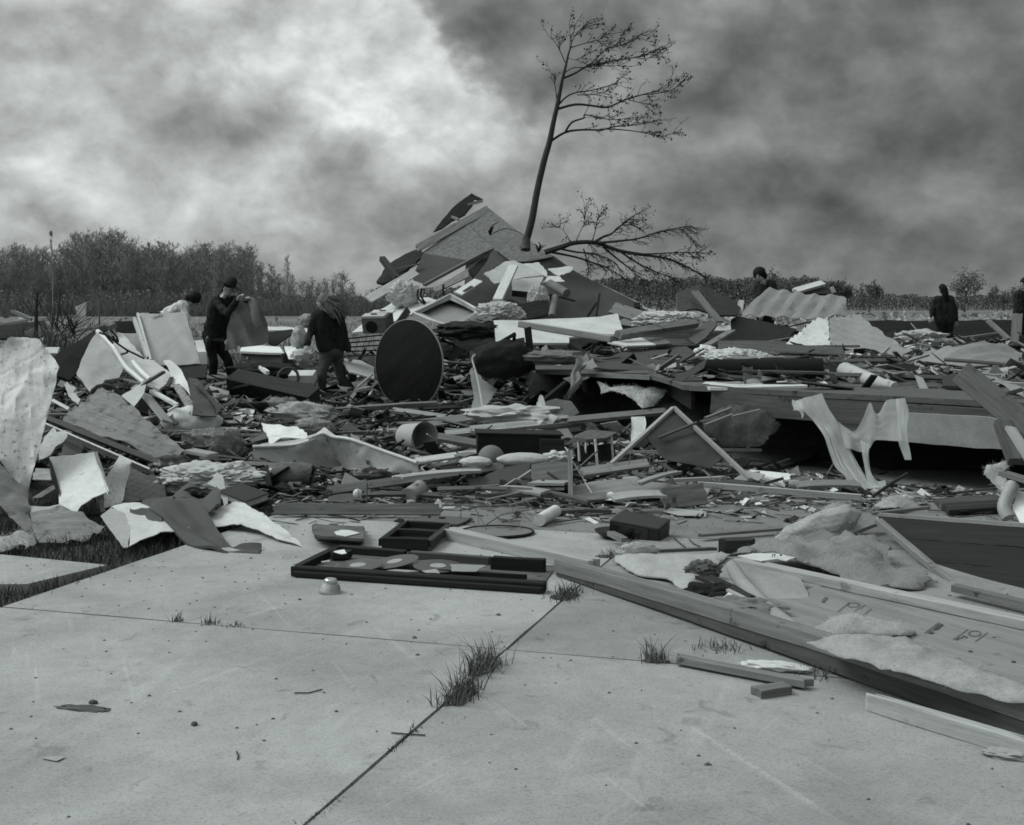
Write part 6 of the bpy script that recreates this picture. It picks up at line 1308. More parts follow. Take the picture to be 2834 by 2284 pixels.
zbeam('board', 'second pale board continuing the low one to the right', 'board', 'P', (940, 1130, 13.4), (1960, 1035, 13.8), .09, .04, wmid, jag=.06, roll=30)
clump('glass_wool', 'strip of glass wool above the mouth of the dark hollow', 'insulation', zp('P', 800, 500, 15.3), (.55, .2, .09), insuld, .05, amp=.5)
loft('glass_wool', 'torn pale glass wool hanging at the hollow middle', 'insulation', 'P', [((1060, 500, 14.9), (1180, 470, 14.9)), ((1050, 580, 14.8), (1200, 560, 14.8)), ((1010, 650, 14.7), (1090, 640, 14.7)), ((1000, 700, 14.6), (1120, 700, 14.6)), ((1000, 800, 14.5), (1060, 770, 14.5)), ((945, 900, 14.4), (985, 910, 14.4))], insuld, .03, None, 8, (1.5, .03), .05)
sheet('scrap', 'bright torn scrap above the dark hollow', 'scrap', 'P', [(1130, 560, 14.75), (1200, 530), (1215, 500), (1245, 560, 14.75), (1270, 590), (1200, 620), (1140, 610)], white, .01, warp=.04)
sheet('scrap', 'pointed pale scrap hanging in the dark hollow', 'scrap', 'P', [(925, 710, 14.7), (1040, 680), (1190, 700, 14.7), (1090, 745), (990, 750)], drywall, .01)
zbeam('black_stick', 'black burnt stick slanting in the dark hollow', 'stick', 'P', (715, 945, 14.2), (960, 745, 14.6), .05, .04, blackw)
clump('rubbish', 'pale litter pile with cups at the hollow foot', 'rubbish', zp('P', 440, 1080, 13.6), (.5, .2, .11), drywall, amp=.8, fine=.25)
# stereo cabinet, stool, ball
SCM = frame(Vector((1, .06, -.03)), Vector((0, 0, 1)), zp('H', 360, 615, 11.9)); sc_ = thing('stereo_cabinet', 'long black cabinet with a smaller dark front panel', 'cabinet', SCM.translation)
pbox('body', SCM, (0, 0, 0), (.80, .35, .20), wdark, sc_, .006); fp_ = pbox('front_panel', SCM, (.31, -.19, -.01), (.24, .04, .17), dmetal, sc_, .005); pbox('lid', SCM, (0, 0, .11), (.84, .38, .018), wdark, sc_, .004); pbox('control_strip', SCM, (.31, -.213, .04), (.20, .006, .03), black, fp_, .002)
st = thing('stool', 'grey topped stool with thin pale legs before the dark hollow', 'stool', zp('H', 940, 860, 11.4))
sheet('seat', None, None, 'H', [(765, 562, 11.3), (820, 535), (905, 510, 11.9), (1100, 528, 11.9), (1060, 552), (1010, 572, 11.4), (870, 582, 11.2)], wgrey, .03, st, warp=.004)
for x0, y0, x1, y1, d in ((810, 585, 818, 745, 11.4), (935, 580, 958, 865, 11.2), (1055, 560, 1082, 880, 11.6), (870, 575, 860, 740, 11.8)): tube('leg', [zp('H', x0, y0, d), zp('H', x1, y1, d - .05)], .012, wmetal, st, 8)
sheet('cover', 'dark cloth bundle tied between the stool legs', 'cloth', 'H', [(785, 650, 11.75), (900, 625), (1085, 615, 11.9), (1095, 770, 11.8), (960, 830), (830, 740, 11.7)], dcloth, .06, warp=.05)
bb = thing('ball', 'dark rubber ball lying before the black cabinet', 'ball', zp('H', 165, 715, 11.3)); lathe('ball', [(.125 * math.sin(a), -.125 * math.cos(a)) for a in [i * math.pi / 18 for i in range(19)]], Matrix.Translation(zp('H', 160, 725, 11.4)), ballm, bb, 32, 80)
clump('pillow', 'white pillow sack lying before the black cabinet', 'pillow', zp('H', 400, 735, 11.0), (.24, .12, .065), drywall, -.05, amp=.10, fine=.03)
clump('pillow', 'white fluffy lump left of the dark rubber ball', 'pillow', zp('F', 1930, 620, 11.2), (.15, .09, .055), drywall, amp=.15, fine=.05)
clump('cloth_white', 'crumpled white paper at the cabinet front panel', 'paper', zp('H', 640, 720, 11.2), (.12, .08, .06), paper, amp=.6)
zbeam('board', 'white board strip lying from the tub end to the right', 'board', 'F', (1480, 610, 11.4), (1960, 545, 12.0), .07, .03, white, roll=35)
zbeam('plank', 'long plank leaning behind the bucket to the right', 'plank', 'F', (1640, 430, 12.3), (2154, 520, 12.2), .10, .04, wmid, roll=30)
zbeam('plank', 'pale upper plank behind the bucket', 'plank', 'F', (1700, 410, 12.9), (2300, 345, 13.2), .09, .04, wpale, roll=30)
sheet('board', 'broad pale board lying behind the bucket', 'board', 'F', [(1340, 320, 14.2), (1990, 240, 15), (2000, 290, 14.4), (1620, 345, 13.6)], wmid, .02)
zbeam('board', 'whitewashed board end standing up right of the stool legs', 'board', 'H', (830, 830, 10.7), (1330, 762, 11.1), .09, .035, wpale, roll=40, jag=.02)
# desk end with arch, drawer box
sheet('desk_side', 'grey desk side with an arched cut out standing on the slab', 'desk side', 'U', [(1395, 130, 10.6), (1560, 145), (1700, 80), (1850, 40), (2030, -10, 10.9), (2042, 200), (2050, 395, 10.35), (1995, 400), (1985, 290), (1950, 210), (1890, 188), (1800, 195), (1700, 225), (1560, 265, 10.5), (1440, 240)], feltm, .03, warp=.004)
dr = thing('drawer_box', 'open wooden drawer unit standing behind the arched desk side', 'drawer unit', zp('H', 600, 1080, 10.3))
zbeam('side_panel', None, None, 'H', (747, 750, 10.35), (752, 1180, 9.85), .035, .30, wmid, parent=dr)
sheet('back_panel', None, None, 'H', [(460, 770, 10.7), (560, 750), (740, 752, 10.6), (745, 1000), (745, 1165, 10.1), (600, 1110), (462, 1055, 10.3), (460, 900)], wgrey, .02, dr, warp=.004)
for y, nm in ((905, 'shelf'), (940, 'shelf'), (1055, 'shelf')): zbeam(nm, None, None, 'H', (465, y, 10.4), (742, y + 2, 10.25), .20, .022, wpale if y == 905 else wmid, parent=dr)
sheet('thin_plywood', 'thin warped plywood sheet curling right of the drawer unit', 'plywood', 'H', [(760, 930, 10.3), (900, 900), (1200, 872, 10.6), (1450, 900), (1620, 930, 10.3), (1540, 955), (1400, 1000, 9.9), (1000, 1030, 9.8), (760, 1020, 9.9)], ply, .012, warp=.03)
sheet('white_scrap', 'white triangular scrap under the warped plywood', 'scrap', 'H', [(940, 1022, 9.8), (1048, 972, 9.9), (1195, 1025, 9.7), (1060, 1030)], white, .008)
zbeam('board', 'board edge under the warped plywood', 'board', 'H', (760, 1035, 9.7), (1030, 1005, 9.8), .07, .03, wmid, roll=40)
zbeam('board', 'wood box edge right of the warped plywood', 'board', 'H', (1430, 1030, 9.6), (1760, 985, 9.7), .17, .05, wmid, roll=70)
sheet('torn_paper', 'torn white edged card lying on the far slab', 'card', 'H', [(1440, 1120), (1500, 1095), (1750, 1115), (1720, 1155), (1560, 1150)], paperg, .004, g=.02, warp=.01)
dpn = thing('door_leaf', 'grey plank door leaf propped up behind the laths', 'door leaf', zp('H', 1950, 1250, 9.3))
for xa, xb, xc, xd in ((1775, 1952, 2003, 1785), (1958, 2068, 2140, 2010)):
    sheet('panel_board', None, None, 'H', [(xa, 975, 10.3), (xb, 968, 10.3), (xc, 1252, 9.1), (xd, 1250, 9.1)], wgrey, .02, dpn, warp=.003)
zbeam('pole', 'long white straight pole lying across the door leaf', 'pole', 'I', (-180, 880, 10.0), (1000, 975, 9.7), .045, .045, wpale)
zbeam('lath', 'splintered pale lath behind the warped plywood', 'lath', 'H', (1200, 905, 10.8), (1930, 868, 10.8), .06, .03, wpale, jag=.1)
for k, (a, b) in enumerate((((430, 945, 11.1), (860, 985, 11.0)), ((480, 985, 10.9), (800, 1050, 10.8)))):
    zbeam('board', ('upper', 'lower')[k] + ' white board edge shining under the floor', 'board', 'Q', a, b, .13, .03, white, roll=20, jag=.04)
for pl, lab in (([(780, 760), (880, 940), (1050, 1170)], 'left thin cord running down past the drawer unit'), ([(760, 740), (860, 900), (960, 1060), (1055, 1165)], 'right thin cord running down past the drawer unit')):
    tube('cord', [zp('H', x, y, 10.4 - (y - 700) * .0015) for x, y in pl], .004, paper, label=lab, cat='cord')
for k, (xa, ya, xb, yb) in enumerate(((1315, 655, 1290, 740), (1350, 665, 1335, 790), (1385, 670, 1350, 800), (1205, 660, 1185, 770), (1470, 730, 1440, 860))): tube('wire', [zp('H', xa, ya, 10.9), zp('H', xb, yb, 10.8)], .004, wire, label=('first', 'second', 'third', 'fourth', 'fifth')[k] + ' thin wire hanging under the screen from the left' if k != 3 else 'thin wire hanging left apart from the other wires', cat='wire')
# dark panelling at right, sticks, wool
pn = thing('dark_panelling', 'large dark wood wall panel standing on edge at the right', 'wall panel', zp('I', 1900, 1640, 7.0))
nP = 3; PA, PB, PC, PD = (1105, 1100, 8.6), (2300, 1185, 7.6), (2300, 1660, 6.75), (1600, 1590, 7.15)
for k in range(nP):
    def lerp(a, b, t): return tuple(a[i] + (b[i] - a[i]) * t for i in range(3))
    t0, t1 = k / nP + .0025, (k + 1) / nP - .0025
    sheet('panel_board', None, None, 'I', [lerp(PA, PD, t0), lerp(PB, PC, t0), lerp(PB, PC, t1), lerp(PA, PD, t1)], wdark, .015, pn, warp=.002)
zbeam('top_edge', None, None, 'I', (1110, 1096, 8.6), (2300, 1182, 7.58), .03, .025, wpale, parent=pn)
zbeam('stick', 'long stick leaning in front of the dark wood panel', 'stick', 'I', (1108, 1135, 8.3), (1640, 1592, 7.05), .05, .03, wmid)
zbeam('stud', 'pale stud slanting up to the dark wood panel', 'stud', 'I', (560, 1325, 7.8), (1085, 1130, 8.6), .10, .045, wpale, roll=35, bev=.003)
clump('glass_wool', 'rolled pale glass wool lying on the slanting stud', 'insulation', zp('I', 680, 1200, 8.2), (.36, .11, .10), insul, .45, amp=.25, fine=.1, tilt=-.25)
clump('glass_wool', 'end lump of the glass wool roll', 'insulation', zp('I', 830, 1110, 8.5), (.12, .1, .09), insul, amp=.3, fine=.1)
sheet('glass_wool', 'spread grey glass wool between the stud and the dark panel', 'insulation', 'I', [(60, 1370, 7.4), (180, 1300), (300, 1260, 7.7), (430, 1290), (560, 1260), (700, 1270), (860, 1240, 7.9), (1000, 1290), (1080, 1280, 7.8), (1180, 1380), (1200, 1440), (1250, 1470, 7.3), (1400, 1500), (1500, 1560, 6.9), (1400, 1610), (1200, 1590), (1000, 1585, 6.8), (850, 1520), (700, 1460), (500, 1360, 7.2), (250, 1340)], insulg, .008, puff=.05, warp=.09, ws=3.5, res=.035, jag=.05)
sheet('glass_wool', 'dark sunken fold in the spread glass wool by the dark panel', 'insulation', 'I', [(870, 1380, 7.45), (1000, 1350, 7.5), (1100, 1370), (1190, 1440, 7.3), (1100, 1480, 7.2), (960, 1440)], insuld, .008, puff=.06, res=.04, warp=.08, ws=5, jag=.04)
npp = thing('newspaper', 'printed paper scrap lying over the pale insulation', 'printed paper', zp('N', 1400, 500, 7.15))
sheet('page', None, None, 'N', [(1045, 495, 7.25), (1200, 470), (1480, 480, 7.3), (1640, 450), (1740, 465, 7.3), (1660, 490), (1530, 550, 7.05), (1450, 530), (1280, 550, 7.05), (1150, 520)], paper, .004, npp, warp=.02, ws=5)
for pl in ([(1385, 480), (1425, 483), (1425, 490), (1400, 489)], [(1390, 490), (1398, 490), (1394, 510), (1386, 510)], [(1412, 490), (1420, 490), (1416, 510), (1408, 510)], [(1470, 480), (1482, 482), (1492, 500), (1465, 500)]):
    sheet('print_mark', None, None, 'N', pl, ink, .002, npp, d=7.02, warp=0, jag=0)
sheet('glass_wool', 'pale mound of glass wool above the dark panel edge', 'insulation', 'Q', [(1660, 1240, 9.6), (1780, 1200), (1900, 1180, 10), (2080, 1195), (2154, 1250, 9.6), (1900, 1275, 9.3)], insul, .008, puff=.06, res=.04, warp=.06, ws=4)
zbeam('lath', 'thin lath running along above the dark panel', 'lath', 'I', (1060, 1090, 8.9), (1480, 1045, 9.2), .04, .02, wmid)
zbeam('board', 'grooved dark board lying right under the floor hollow', 'board', 'X', (560, 1300, 9.6), (1080, 1270, 9.7), .12, .05, wgrey, roll=30)
zbeam('board', 'second grooved board in front of the first one', 'board', 'X', (620, 1335, 9.3), (1090, 1305, 9.4), .10, .05, wbrown, roll=20)
zbeam('board', 'short flat planks lying deep under the floor', 'board', 'X', (480, 1120, 11.2), (890, 1100, 11.4), .3, .04, wmid)
sheet('glass_wool', 'ragged pale glass wool standing at the right edge', 'insulation', 'X', [(920, 1040, 8.8), (960, 980), (1050, 950, 8.8), (1160, 920), (1175, 945, 8.7), (1100, 985), (1080, 1040), (1120, 1110, 8.6), (1165, 1160, 8.5), (1120, 1215), (1060, 1190, 8.6), (1010, 1120), (960, 1080)], insul, .008, puff=.06, warp=.10, ws=6, jag=.03, res=.025)
tube('pipe', smooth_line([zp('X', 1170, 1130, 8.5), zp('X', 1120, 1230, 8.45), zp('X', 1095, 1320, 8.4), zp('X', 1130, 1400, 8.35)]), .045, gmetal, label='bent grey pipe curving down at the right edge', cat='pipe', sides=12)
sheet('white_box', 'white bent panel scrap at the right edge below the pipe', 'panel scrap', 'X', [(1165, 1330, 8.4), (1200, 1180), (1300, 1200, 8.5), (1300, 1480, 8.2), (1230, 1450)], white, .01, warp=.03)
zbeam('board', 'board sticking right out of the ragged glass wool', 'board', 'X', (1080, 1040, 8.6), (1320, 1110, 8.4), .09, .03, wmid)
tube('twig', [zp('X', 40, 1230, 10), zp('X', 200, 1120, 10), zp('X', 320, 1045, 10.1)], .015, twig, label='thick twig sticking up at the foot of the plastic film', cat='twig')
# on top of the floor
def roll(label, z, a, b, r, m): tube('roll', [zp(z, *a), zp(z, *b)], r, m, label=label, cat='carpet roll', sides=14)
roll('dark rolled carpet lying along the floor deck', 'D', (100, 795, 13.4), (870, 790, 13.2), .12, felt)
sheet('carpet_mouth', 'dark curled carpet end opening on the floor deck', 'carpet', 'D', [(770, 850, 13.4), (830, 790), (900, 752, 14), (980, 770), (1000, 850, 13.4), (900, 870)], felt, .03, warp=.06)
tube('white_roll', [zp('D', 1010, 800, 13.2), zp('D', 1120, 840, 12.8), zp('D', 1330, 905, 12.2)], [.095, .08, .05], drywall, label='pale roll of sheeting slanting over the floor edge', cat='roll', sides=12)
sheet('board', 'long pale board along the raised floor edge', 'board', 'D', [(80, 890, 12.6), (120, 870), (560, 865, 12.8), (770, 850, 12.8), (770, 895), (400, 905), (150, 905, 12.3)], white, .03, warp=.01)
sheet('board', 'pale flat board behind the carpet roll', 'board', 'D', [(610, 745, 16), (640, 735), (960, 742, 16.4), (880, 790, 15), (640, 785, 15)], drywall, .02)
sheet('tent_sheet', 'pointed pale paper standing left of the carpet roll', 'paper', 'D', [(130, 840, 13.2), (180, 770), (220, 715, 13.8), (260, 740), (230, 790, 13.4), (160, 838)], paper, .01, warp=.04)
clump('white_sack', 'white lumpy sack lying on the floor deck', 'sack', zp('D', 330, 725, 15.2), (.40, .22, .13), drywall, amp=.3, fine=.4, sub=5)
clump('white_sack', 'small white bundle left of the lumpy sack', 'sack', zp('D', 130, 685, 16), (.16, .12, .1), white, amp=.4)
zbeam('timber', 'long grey timber behind the white lumpy sack', 'timber', 'D', (200, 655, 17), (1000, 700, 17), .22, .05, wmid, roll=60)
zbeam('timber', 'long dark timber lying along the deck behind the carpet', 'timber', 'D', (-300, 620, 18), (640, 640, 18), .14, .06, wgrey, roll=40)
sheet('wall_part', 'black box like wall part standing on the floor deck', 'wall part', 'D', [(285, 470, 20.5), (330, 448, 21), (560, 500), (700, 532, 20.6), (610, 636, 19.6), (290, 632, 19.4)], wdark, .05, warp=.01)
sheet('metal_sheet', 'broad pale ribbed metal sheet lying across the heap top at right', 'metal sheet', 'D', [(340, 438, 22), (380, 390), (455, 320), (530, 265, 23.5), (700, 300), (850, 312), (980, 318), (1018, 345, 23), (1018, 440, 22), (850, 468, 21.6), (600, 455)], oldmetal, .008, warp=.04, ws=.9, corr=(.05, .28, .022), res=.08)
sheet('metal_sheet', 'arched ribbed metal sheet standing on end at right', 'metal sheet', 'D', [(608, 640, 19), (700, 570), (770, 510), (832, 470, 20), (900, 462), (912, 560), (915, 655, 19), (820, 655), (700, 652)], wmetal, .008, warp=.05, corr=(1.45, .17, .022), res=.06)
sheet('metal_sheet', 'folded grey metal sheet sweeping down to the right', 'metal sheet', 'D', [(915, 655, 19), (912, 465, 20), (1000, 455), (1100, 448, 20.4), (1200, 525), (1330, 610), (1480, 712, 18.6), (1400, 715), (1300, 695), (1100, 665)], gmetal, .008, warp=.08, ws=1, corr=(1.0, .22, .018), res=.07)
sheet('metal_sheet', 'large pale ribbed metal sheet spread at the right edge', 'metal sheet', 'D', [(1390, 755, 15.4), (1540, 690, 15.2), (1700, 645, 14.8), (1900, 612, 15.0), (2040, 640), (2154, 688, 14.8), (2100, 765, 14.0), (1990, 880, 12.0), (1800, 832, 13.0), (1600, 800, 14.0), (1440, 792, 14.6)], oldmetal, .008, warp=.05, ws=.8, corr=(1.0, .24, .016), res=.06)
sheet('torn_felt', 'ragged black felt strip below the arched metal sheet', 'felt strip', 'D', [(655, 612, 18.5), (760, 640), (860, 690, 17.6), (1020, 690), (1025, 725, 17), (900, 715), (760, 690)], felt, .02, warp=.06, jag=.03)
sheet('white_strip', 'torn white strip right of the black felt strip', 'strip', 'D', [(1045, 685, 17), (1180, 705), (1310, 745, 16.4), (1180, 740), (1045, 730, 16.6)], white, .02, warp=.03, jag=.04)
zbeam('stick', 'small pale stick leaning on the folded metal sheet', 'stick', 'D', (1220, 712, 17.6), (1290, 650, 18), .05, .03, wpale)
zbeam('frame_bar', 'white window bar sticking up behind the broad metal sheet', 'bar', 'D', (690, 292, 24), (870, 240, 24.6), .14, .06, wmetal, roll=30)
zbeam('frame_bar', 'short bar end right of the white window bar', 'bar', 'D', (925, 262, 24), (942, 302, 24), .07, .05, wmetal)
sheet('dark_gable', 'dark panel under the white window bar', 'panel', 'D', [(700, 296, 24.2), (880, 250, 24.8), (935, 305, 24.2), (760, 312)], wdark, .03)
sheet('leaning_board', 'large grey board leaning left of the black wall part', 'board', 'D', [(-60, 300, 20), (70, 250, 21), (110, 330), (205, 445, 20), (60, 400), (-60, 420, 19)], wgrey, .03)
sheet('leaning_board', 'dark sagging board behind the leaning grey board', 'board', 'D', [(80, 255, 21.5), (160, 275), (250, 330, 21.5), (360, 352), (330, 440, 20.5), (210, 440), (150, 350)], wbrown, .03, warp=.05)
zbeam('plank', 'pale plank slanting down on the leaning board', 'plank', 'D', (50, 290, 20), (215, 490, 19), .12, .03, wmid)
sheet('grey_board', 'grey slab board tilted below the leaning boards', 'board', 'D', [(0, 590, 17.6), (60, 530), (150, 470, 18.6), (195, 500), (120, 590), (60, 630, 17)], wgrey, .03)
zbeam('plank', 'plank end slanting beside the grey slab board', 'plank', 'D', (130, 640, 17), (290, 545, 18), .12, .04, wmid)
zbeam('plank', 'upright pale plank left of the broad metal sheet', 'plank', 'D', (335, 445, 21), (350, 350, 21.4), .10, .03, wpale)
zbeam('board', 'white stacked board ends near the black wall part', 'board', 'D', (165, 530, 19), (285, 530, 19), .12, .03, white, roll=40)
clump('white_cloth', 'white crumpled cloth at the left of the leaning boards', 'cloth', zp('C', 1900, 915, 19), (.48, .3, .15), drywall, .2, amp=.4, fine=.5, sub=5)
zbeam('plank', 'long brown plank sloping down right of the roof', 'plank', 'C', (1560, 835, 19.6), (1835, 925, 18.8), .2, .05, wmid, roll=50)
zbeam('plank', 'short pale plank leaning on the long brown plank', 'plank', 'C', (1800, 845, 19.3), (1855, 935, 18.8), .12, .03, wpale)
zbeam('timber', 'curved long log lying over the white board right of centre', 'timber', 'C', (1590, 1005, 16.6), (2080, 930, 18), .12, .08, wmid, roll=30)
sheet('tarp', 'grey crumpled tarp lying over the floor edge right of the pale roll', 'tarp', 'D', [(1060, 765, 14.6), (1300, 768), (1480, 800, 14.0), (1600, 830), (1700, 882, 12.4), (1600, 905, 12.0), (1450, 900), (1330, 912, 11.9), (1180, 842, 13.2)], wgrey, .01, warp=.07, ws=2.5, crease=.04, res=.05)
for k, (a, b) in enumerate((((1090, 770, 13.9), (1400, 862, 12.6)), ((1120, 765, 14.0), (1430, 850, 12.8)), ((1075, 785, 13.7), (1340, 880, 12.3)))):
    zbeam('slat', ('middle', 'rear', 'front')[k] + ' slat of a splintered bundle lying on the grey tarp', 'slat', 'D', a, b, .04, .02, wmid, jag=.06)
sheet('board', 'mid grey board standing at the floor edge before the slanting beam', 'board', 'D', [(1625, 835, 12.2), (1700, 815), (1800, 830, 12.0), (1810, 895), (1640, 895, 11.8)], wbrown, .03)
sheet('torn_felt', 'dark bent felt piece on the floor deck before the metal sheet', 'felt piece', 'D', [(1300, 760, 14.6), (1500, 775), (1560, 840, 13), (1480, 890, 12.4), (1380, 830)], felt, .01, warp=.06, crease=.03, jag=.03)
sheet('torn_siding', 'torn pale ragged siding scrap at the right edge over the beam', 'siding scrap', 'D', [(1880, 850, 11.4), (1960, 870), (2080, 930, 11), (2160, 960), (2160, 900), (2060, 880), (1960, 840, 11.6)], gmetal, .008, warp=.06, crease=.03, jag=.03)
for k in range(4):
    zbeam('lath', ('first', 'second', 'third', 'fourth')[k] + ' dark lath of the bundle right of the large metal sheet', 'lath', 'D', (2000 + k * 30, 860 + k * 12, 12.4 - k * .1), (2180, 900 + k * 22, 12.0 - k * .1), .04, .02, wbrown if k % 2 else wmid)
# right background: dark wall, post
dw = sheet('dark_wall', 'long low black wall remnant behind the right hand figure', 'wall remnant', 'D', [(1100, 478, 33), (1400, 480), (2100, 476, 33), (2300, 478), (2300, 640, 32), (1600, 640), (1150, 640, 32)], blackw, .25, warp=.05)
zbeam('post', 'pale upright post at the right edge of the photograph', 'post', 'D', (2112, 440, 24.5), (2098, 680, 24), .19, .09, wmid)
zbeam('brace', 'pale brace slanting left of the upright post', 'brace', 'D', (1920, 475, 26), (2060, 600, 25), .10, .05, wmid)
zbeam('rail', 'low pale rail behind the large metal sheet', 'rail', 'D', (1680, 600, 27), (1980, 562, 28), .09, .05, wmid)
sheet('white_board', 'white flat board below the right hand figure', 'board', 'D', [(1390, 640, 21), (1500, 620), (1620, 615, 23), (1730, 660, 22), (1620, 695, 20), (1480, 690)], white, .03, warp=.04)
clump('rubbish', 'pale rubbish tangle left of the right hand figure', 'rubbish', zp('D', 1490, 595, 24), (.5, .3, .16), drywall, amp=.9)
zbeam('stake', 'forked pale stake in front of the black wall', 'stake', 'D', (1300, 585, 25), (1330, 545, 25), .05, .04, wpale)
# ================================================================ people
def capsule_into(v, f, a, b, r0, r1, sg=12):
    d = (b - a); L = d.length; z = d.normalized() if L > 1e-6 else Vector((0, 0, 1)); x = z.orthogonal().normalized(); y = z.cross(x); rings = []
    for k in range(5): t = math.pi / 2 * (1 - k / 4); rings.append((a - z * r0 * math.sin(t), r0 * math.cos(t)))
    for k in range(5): t = math.pi / 2 * k / 4; rings.append((b + z * r1 * math.sin(t), r1 * math.cos(t)))
    b0 = len(v)
    for c, r in rings:
        for s in range(sg): an = 2 * math.pi * s / sg; v.append(tuple(c + (x * math.cos(an) + y * math.sin(an)) * max(r, 1e-4)))
    for i in range(len(rings) - 1):
        for s in range(sg): p = b0 + i * sg + s; q = b0 + i * sg + (s + 1) % sg; f.append((p, q, q + sg, p + sg))
    f.append(tuple(b0 + s for s in reversed(range(sg)))); f.append(tuple(b0 + (len(rings) - 1) * sg + s for s in range(sg)))
def ell_into(v, f, M, sx, sy, sz):
    bm = bmesh.new(); bmesh.ops.create_uvsphere(bm, u_segments=16, v_segments=10, radius=1); b0 = len(v)
    for q in bm.verts: v.append(tuple(M @ Vector((q.co.x * sx, q.co.y * sy, q.co.z * sz))))
    for q in bm.faces: f.append(tuple(b0 + w.index for w in q.verts))
    bm.free()
def fuse(name, shapes, vox, mat, parent, origin, smooth=6, wrinkle=0.0):
    v = []; f = []
    for s in shapes:
        if s[0] == 'c': capsule_into(v, f, *s[1:])
        else: ell_into(v, f, *s[1:])
    me = pdmesh('tmp', v, f); o = bpy.data.objects.new('tmp', me); COL.objects.link(o)
    m = o.modifiers.new('r', 'REMESH'); m.mode = 'VOXEL'; m.voxel_size = vox
    m = o.modifiers.new('s', 'SMOOTH'); m.factor = .5; m.iterations = smooth
    dg = bpy.context.evaluated_depsgraph_get(); dg.update(); r = bpy.data.meshes.new_from_object(o.evaluated_get(dg)); bpy.data.objects.remove(o)
    r.name = name
    for q in r.vertices:
        p = q.co.copy()
        if wrinkle:
            k = noise.fractal(Vector((p.x * 7, p.y * 7, p.z * 4)), .6, 2, 3) * wrinkle; q.co = p + q.normal * k
    for q in r.vertices: q.co -= origin
    r.shade_smooth(); return link(name, r, Matrix.Translation(origin), mat, parent)
def hand(sh, wrist, dirv, side, s=1.0, curl=.6):
    d = dirv.normalized(); x = d.cross(side).normalized(); n = x.cross(d)
    pc = wrist + d * .045 * s; sh.append(('e', frame(d, n, pc), .05 * s, .038 * s, .016 * s))
    for i, (o, L) in enumerate(((-.028, .070), (-.010, .080), (.010, .075), (.027, .058))):
        a = pc + d * .04 * s + x * o * s; b = a + d * L * .5 * s - n * L * .15 * s; c = b + (d * (1 - curl) - n * curl).normalized() * L * .5 * s
        sh += [('c', a - d * .02 * s, b, .0095 * s, .009 * s, 8), ('c', b, c, .009 * s, .0075 * s, 8)]
    a = pc - x * .03 * s - d * .01 * s; b = a + (d * .6 - x * .6 - n * .3).normalized() * .045 * s; sh += [('c', pc - d * .02 * s, b, .012 * s, .010 * s, 8), ('c', b, b + d * .025 * s, .010 * s, .008 * s, 8)]
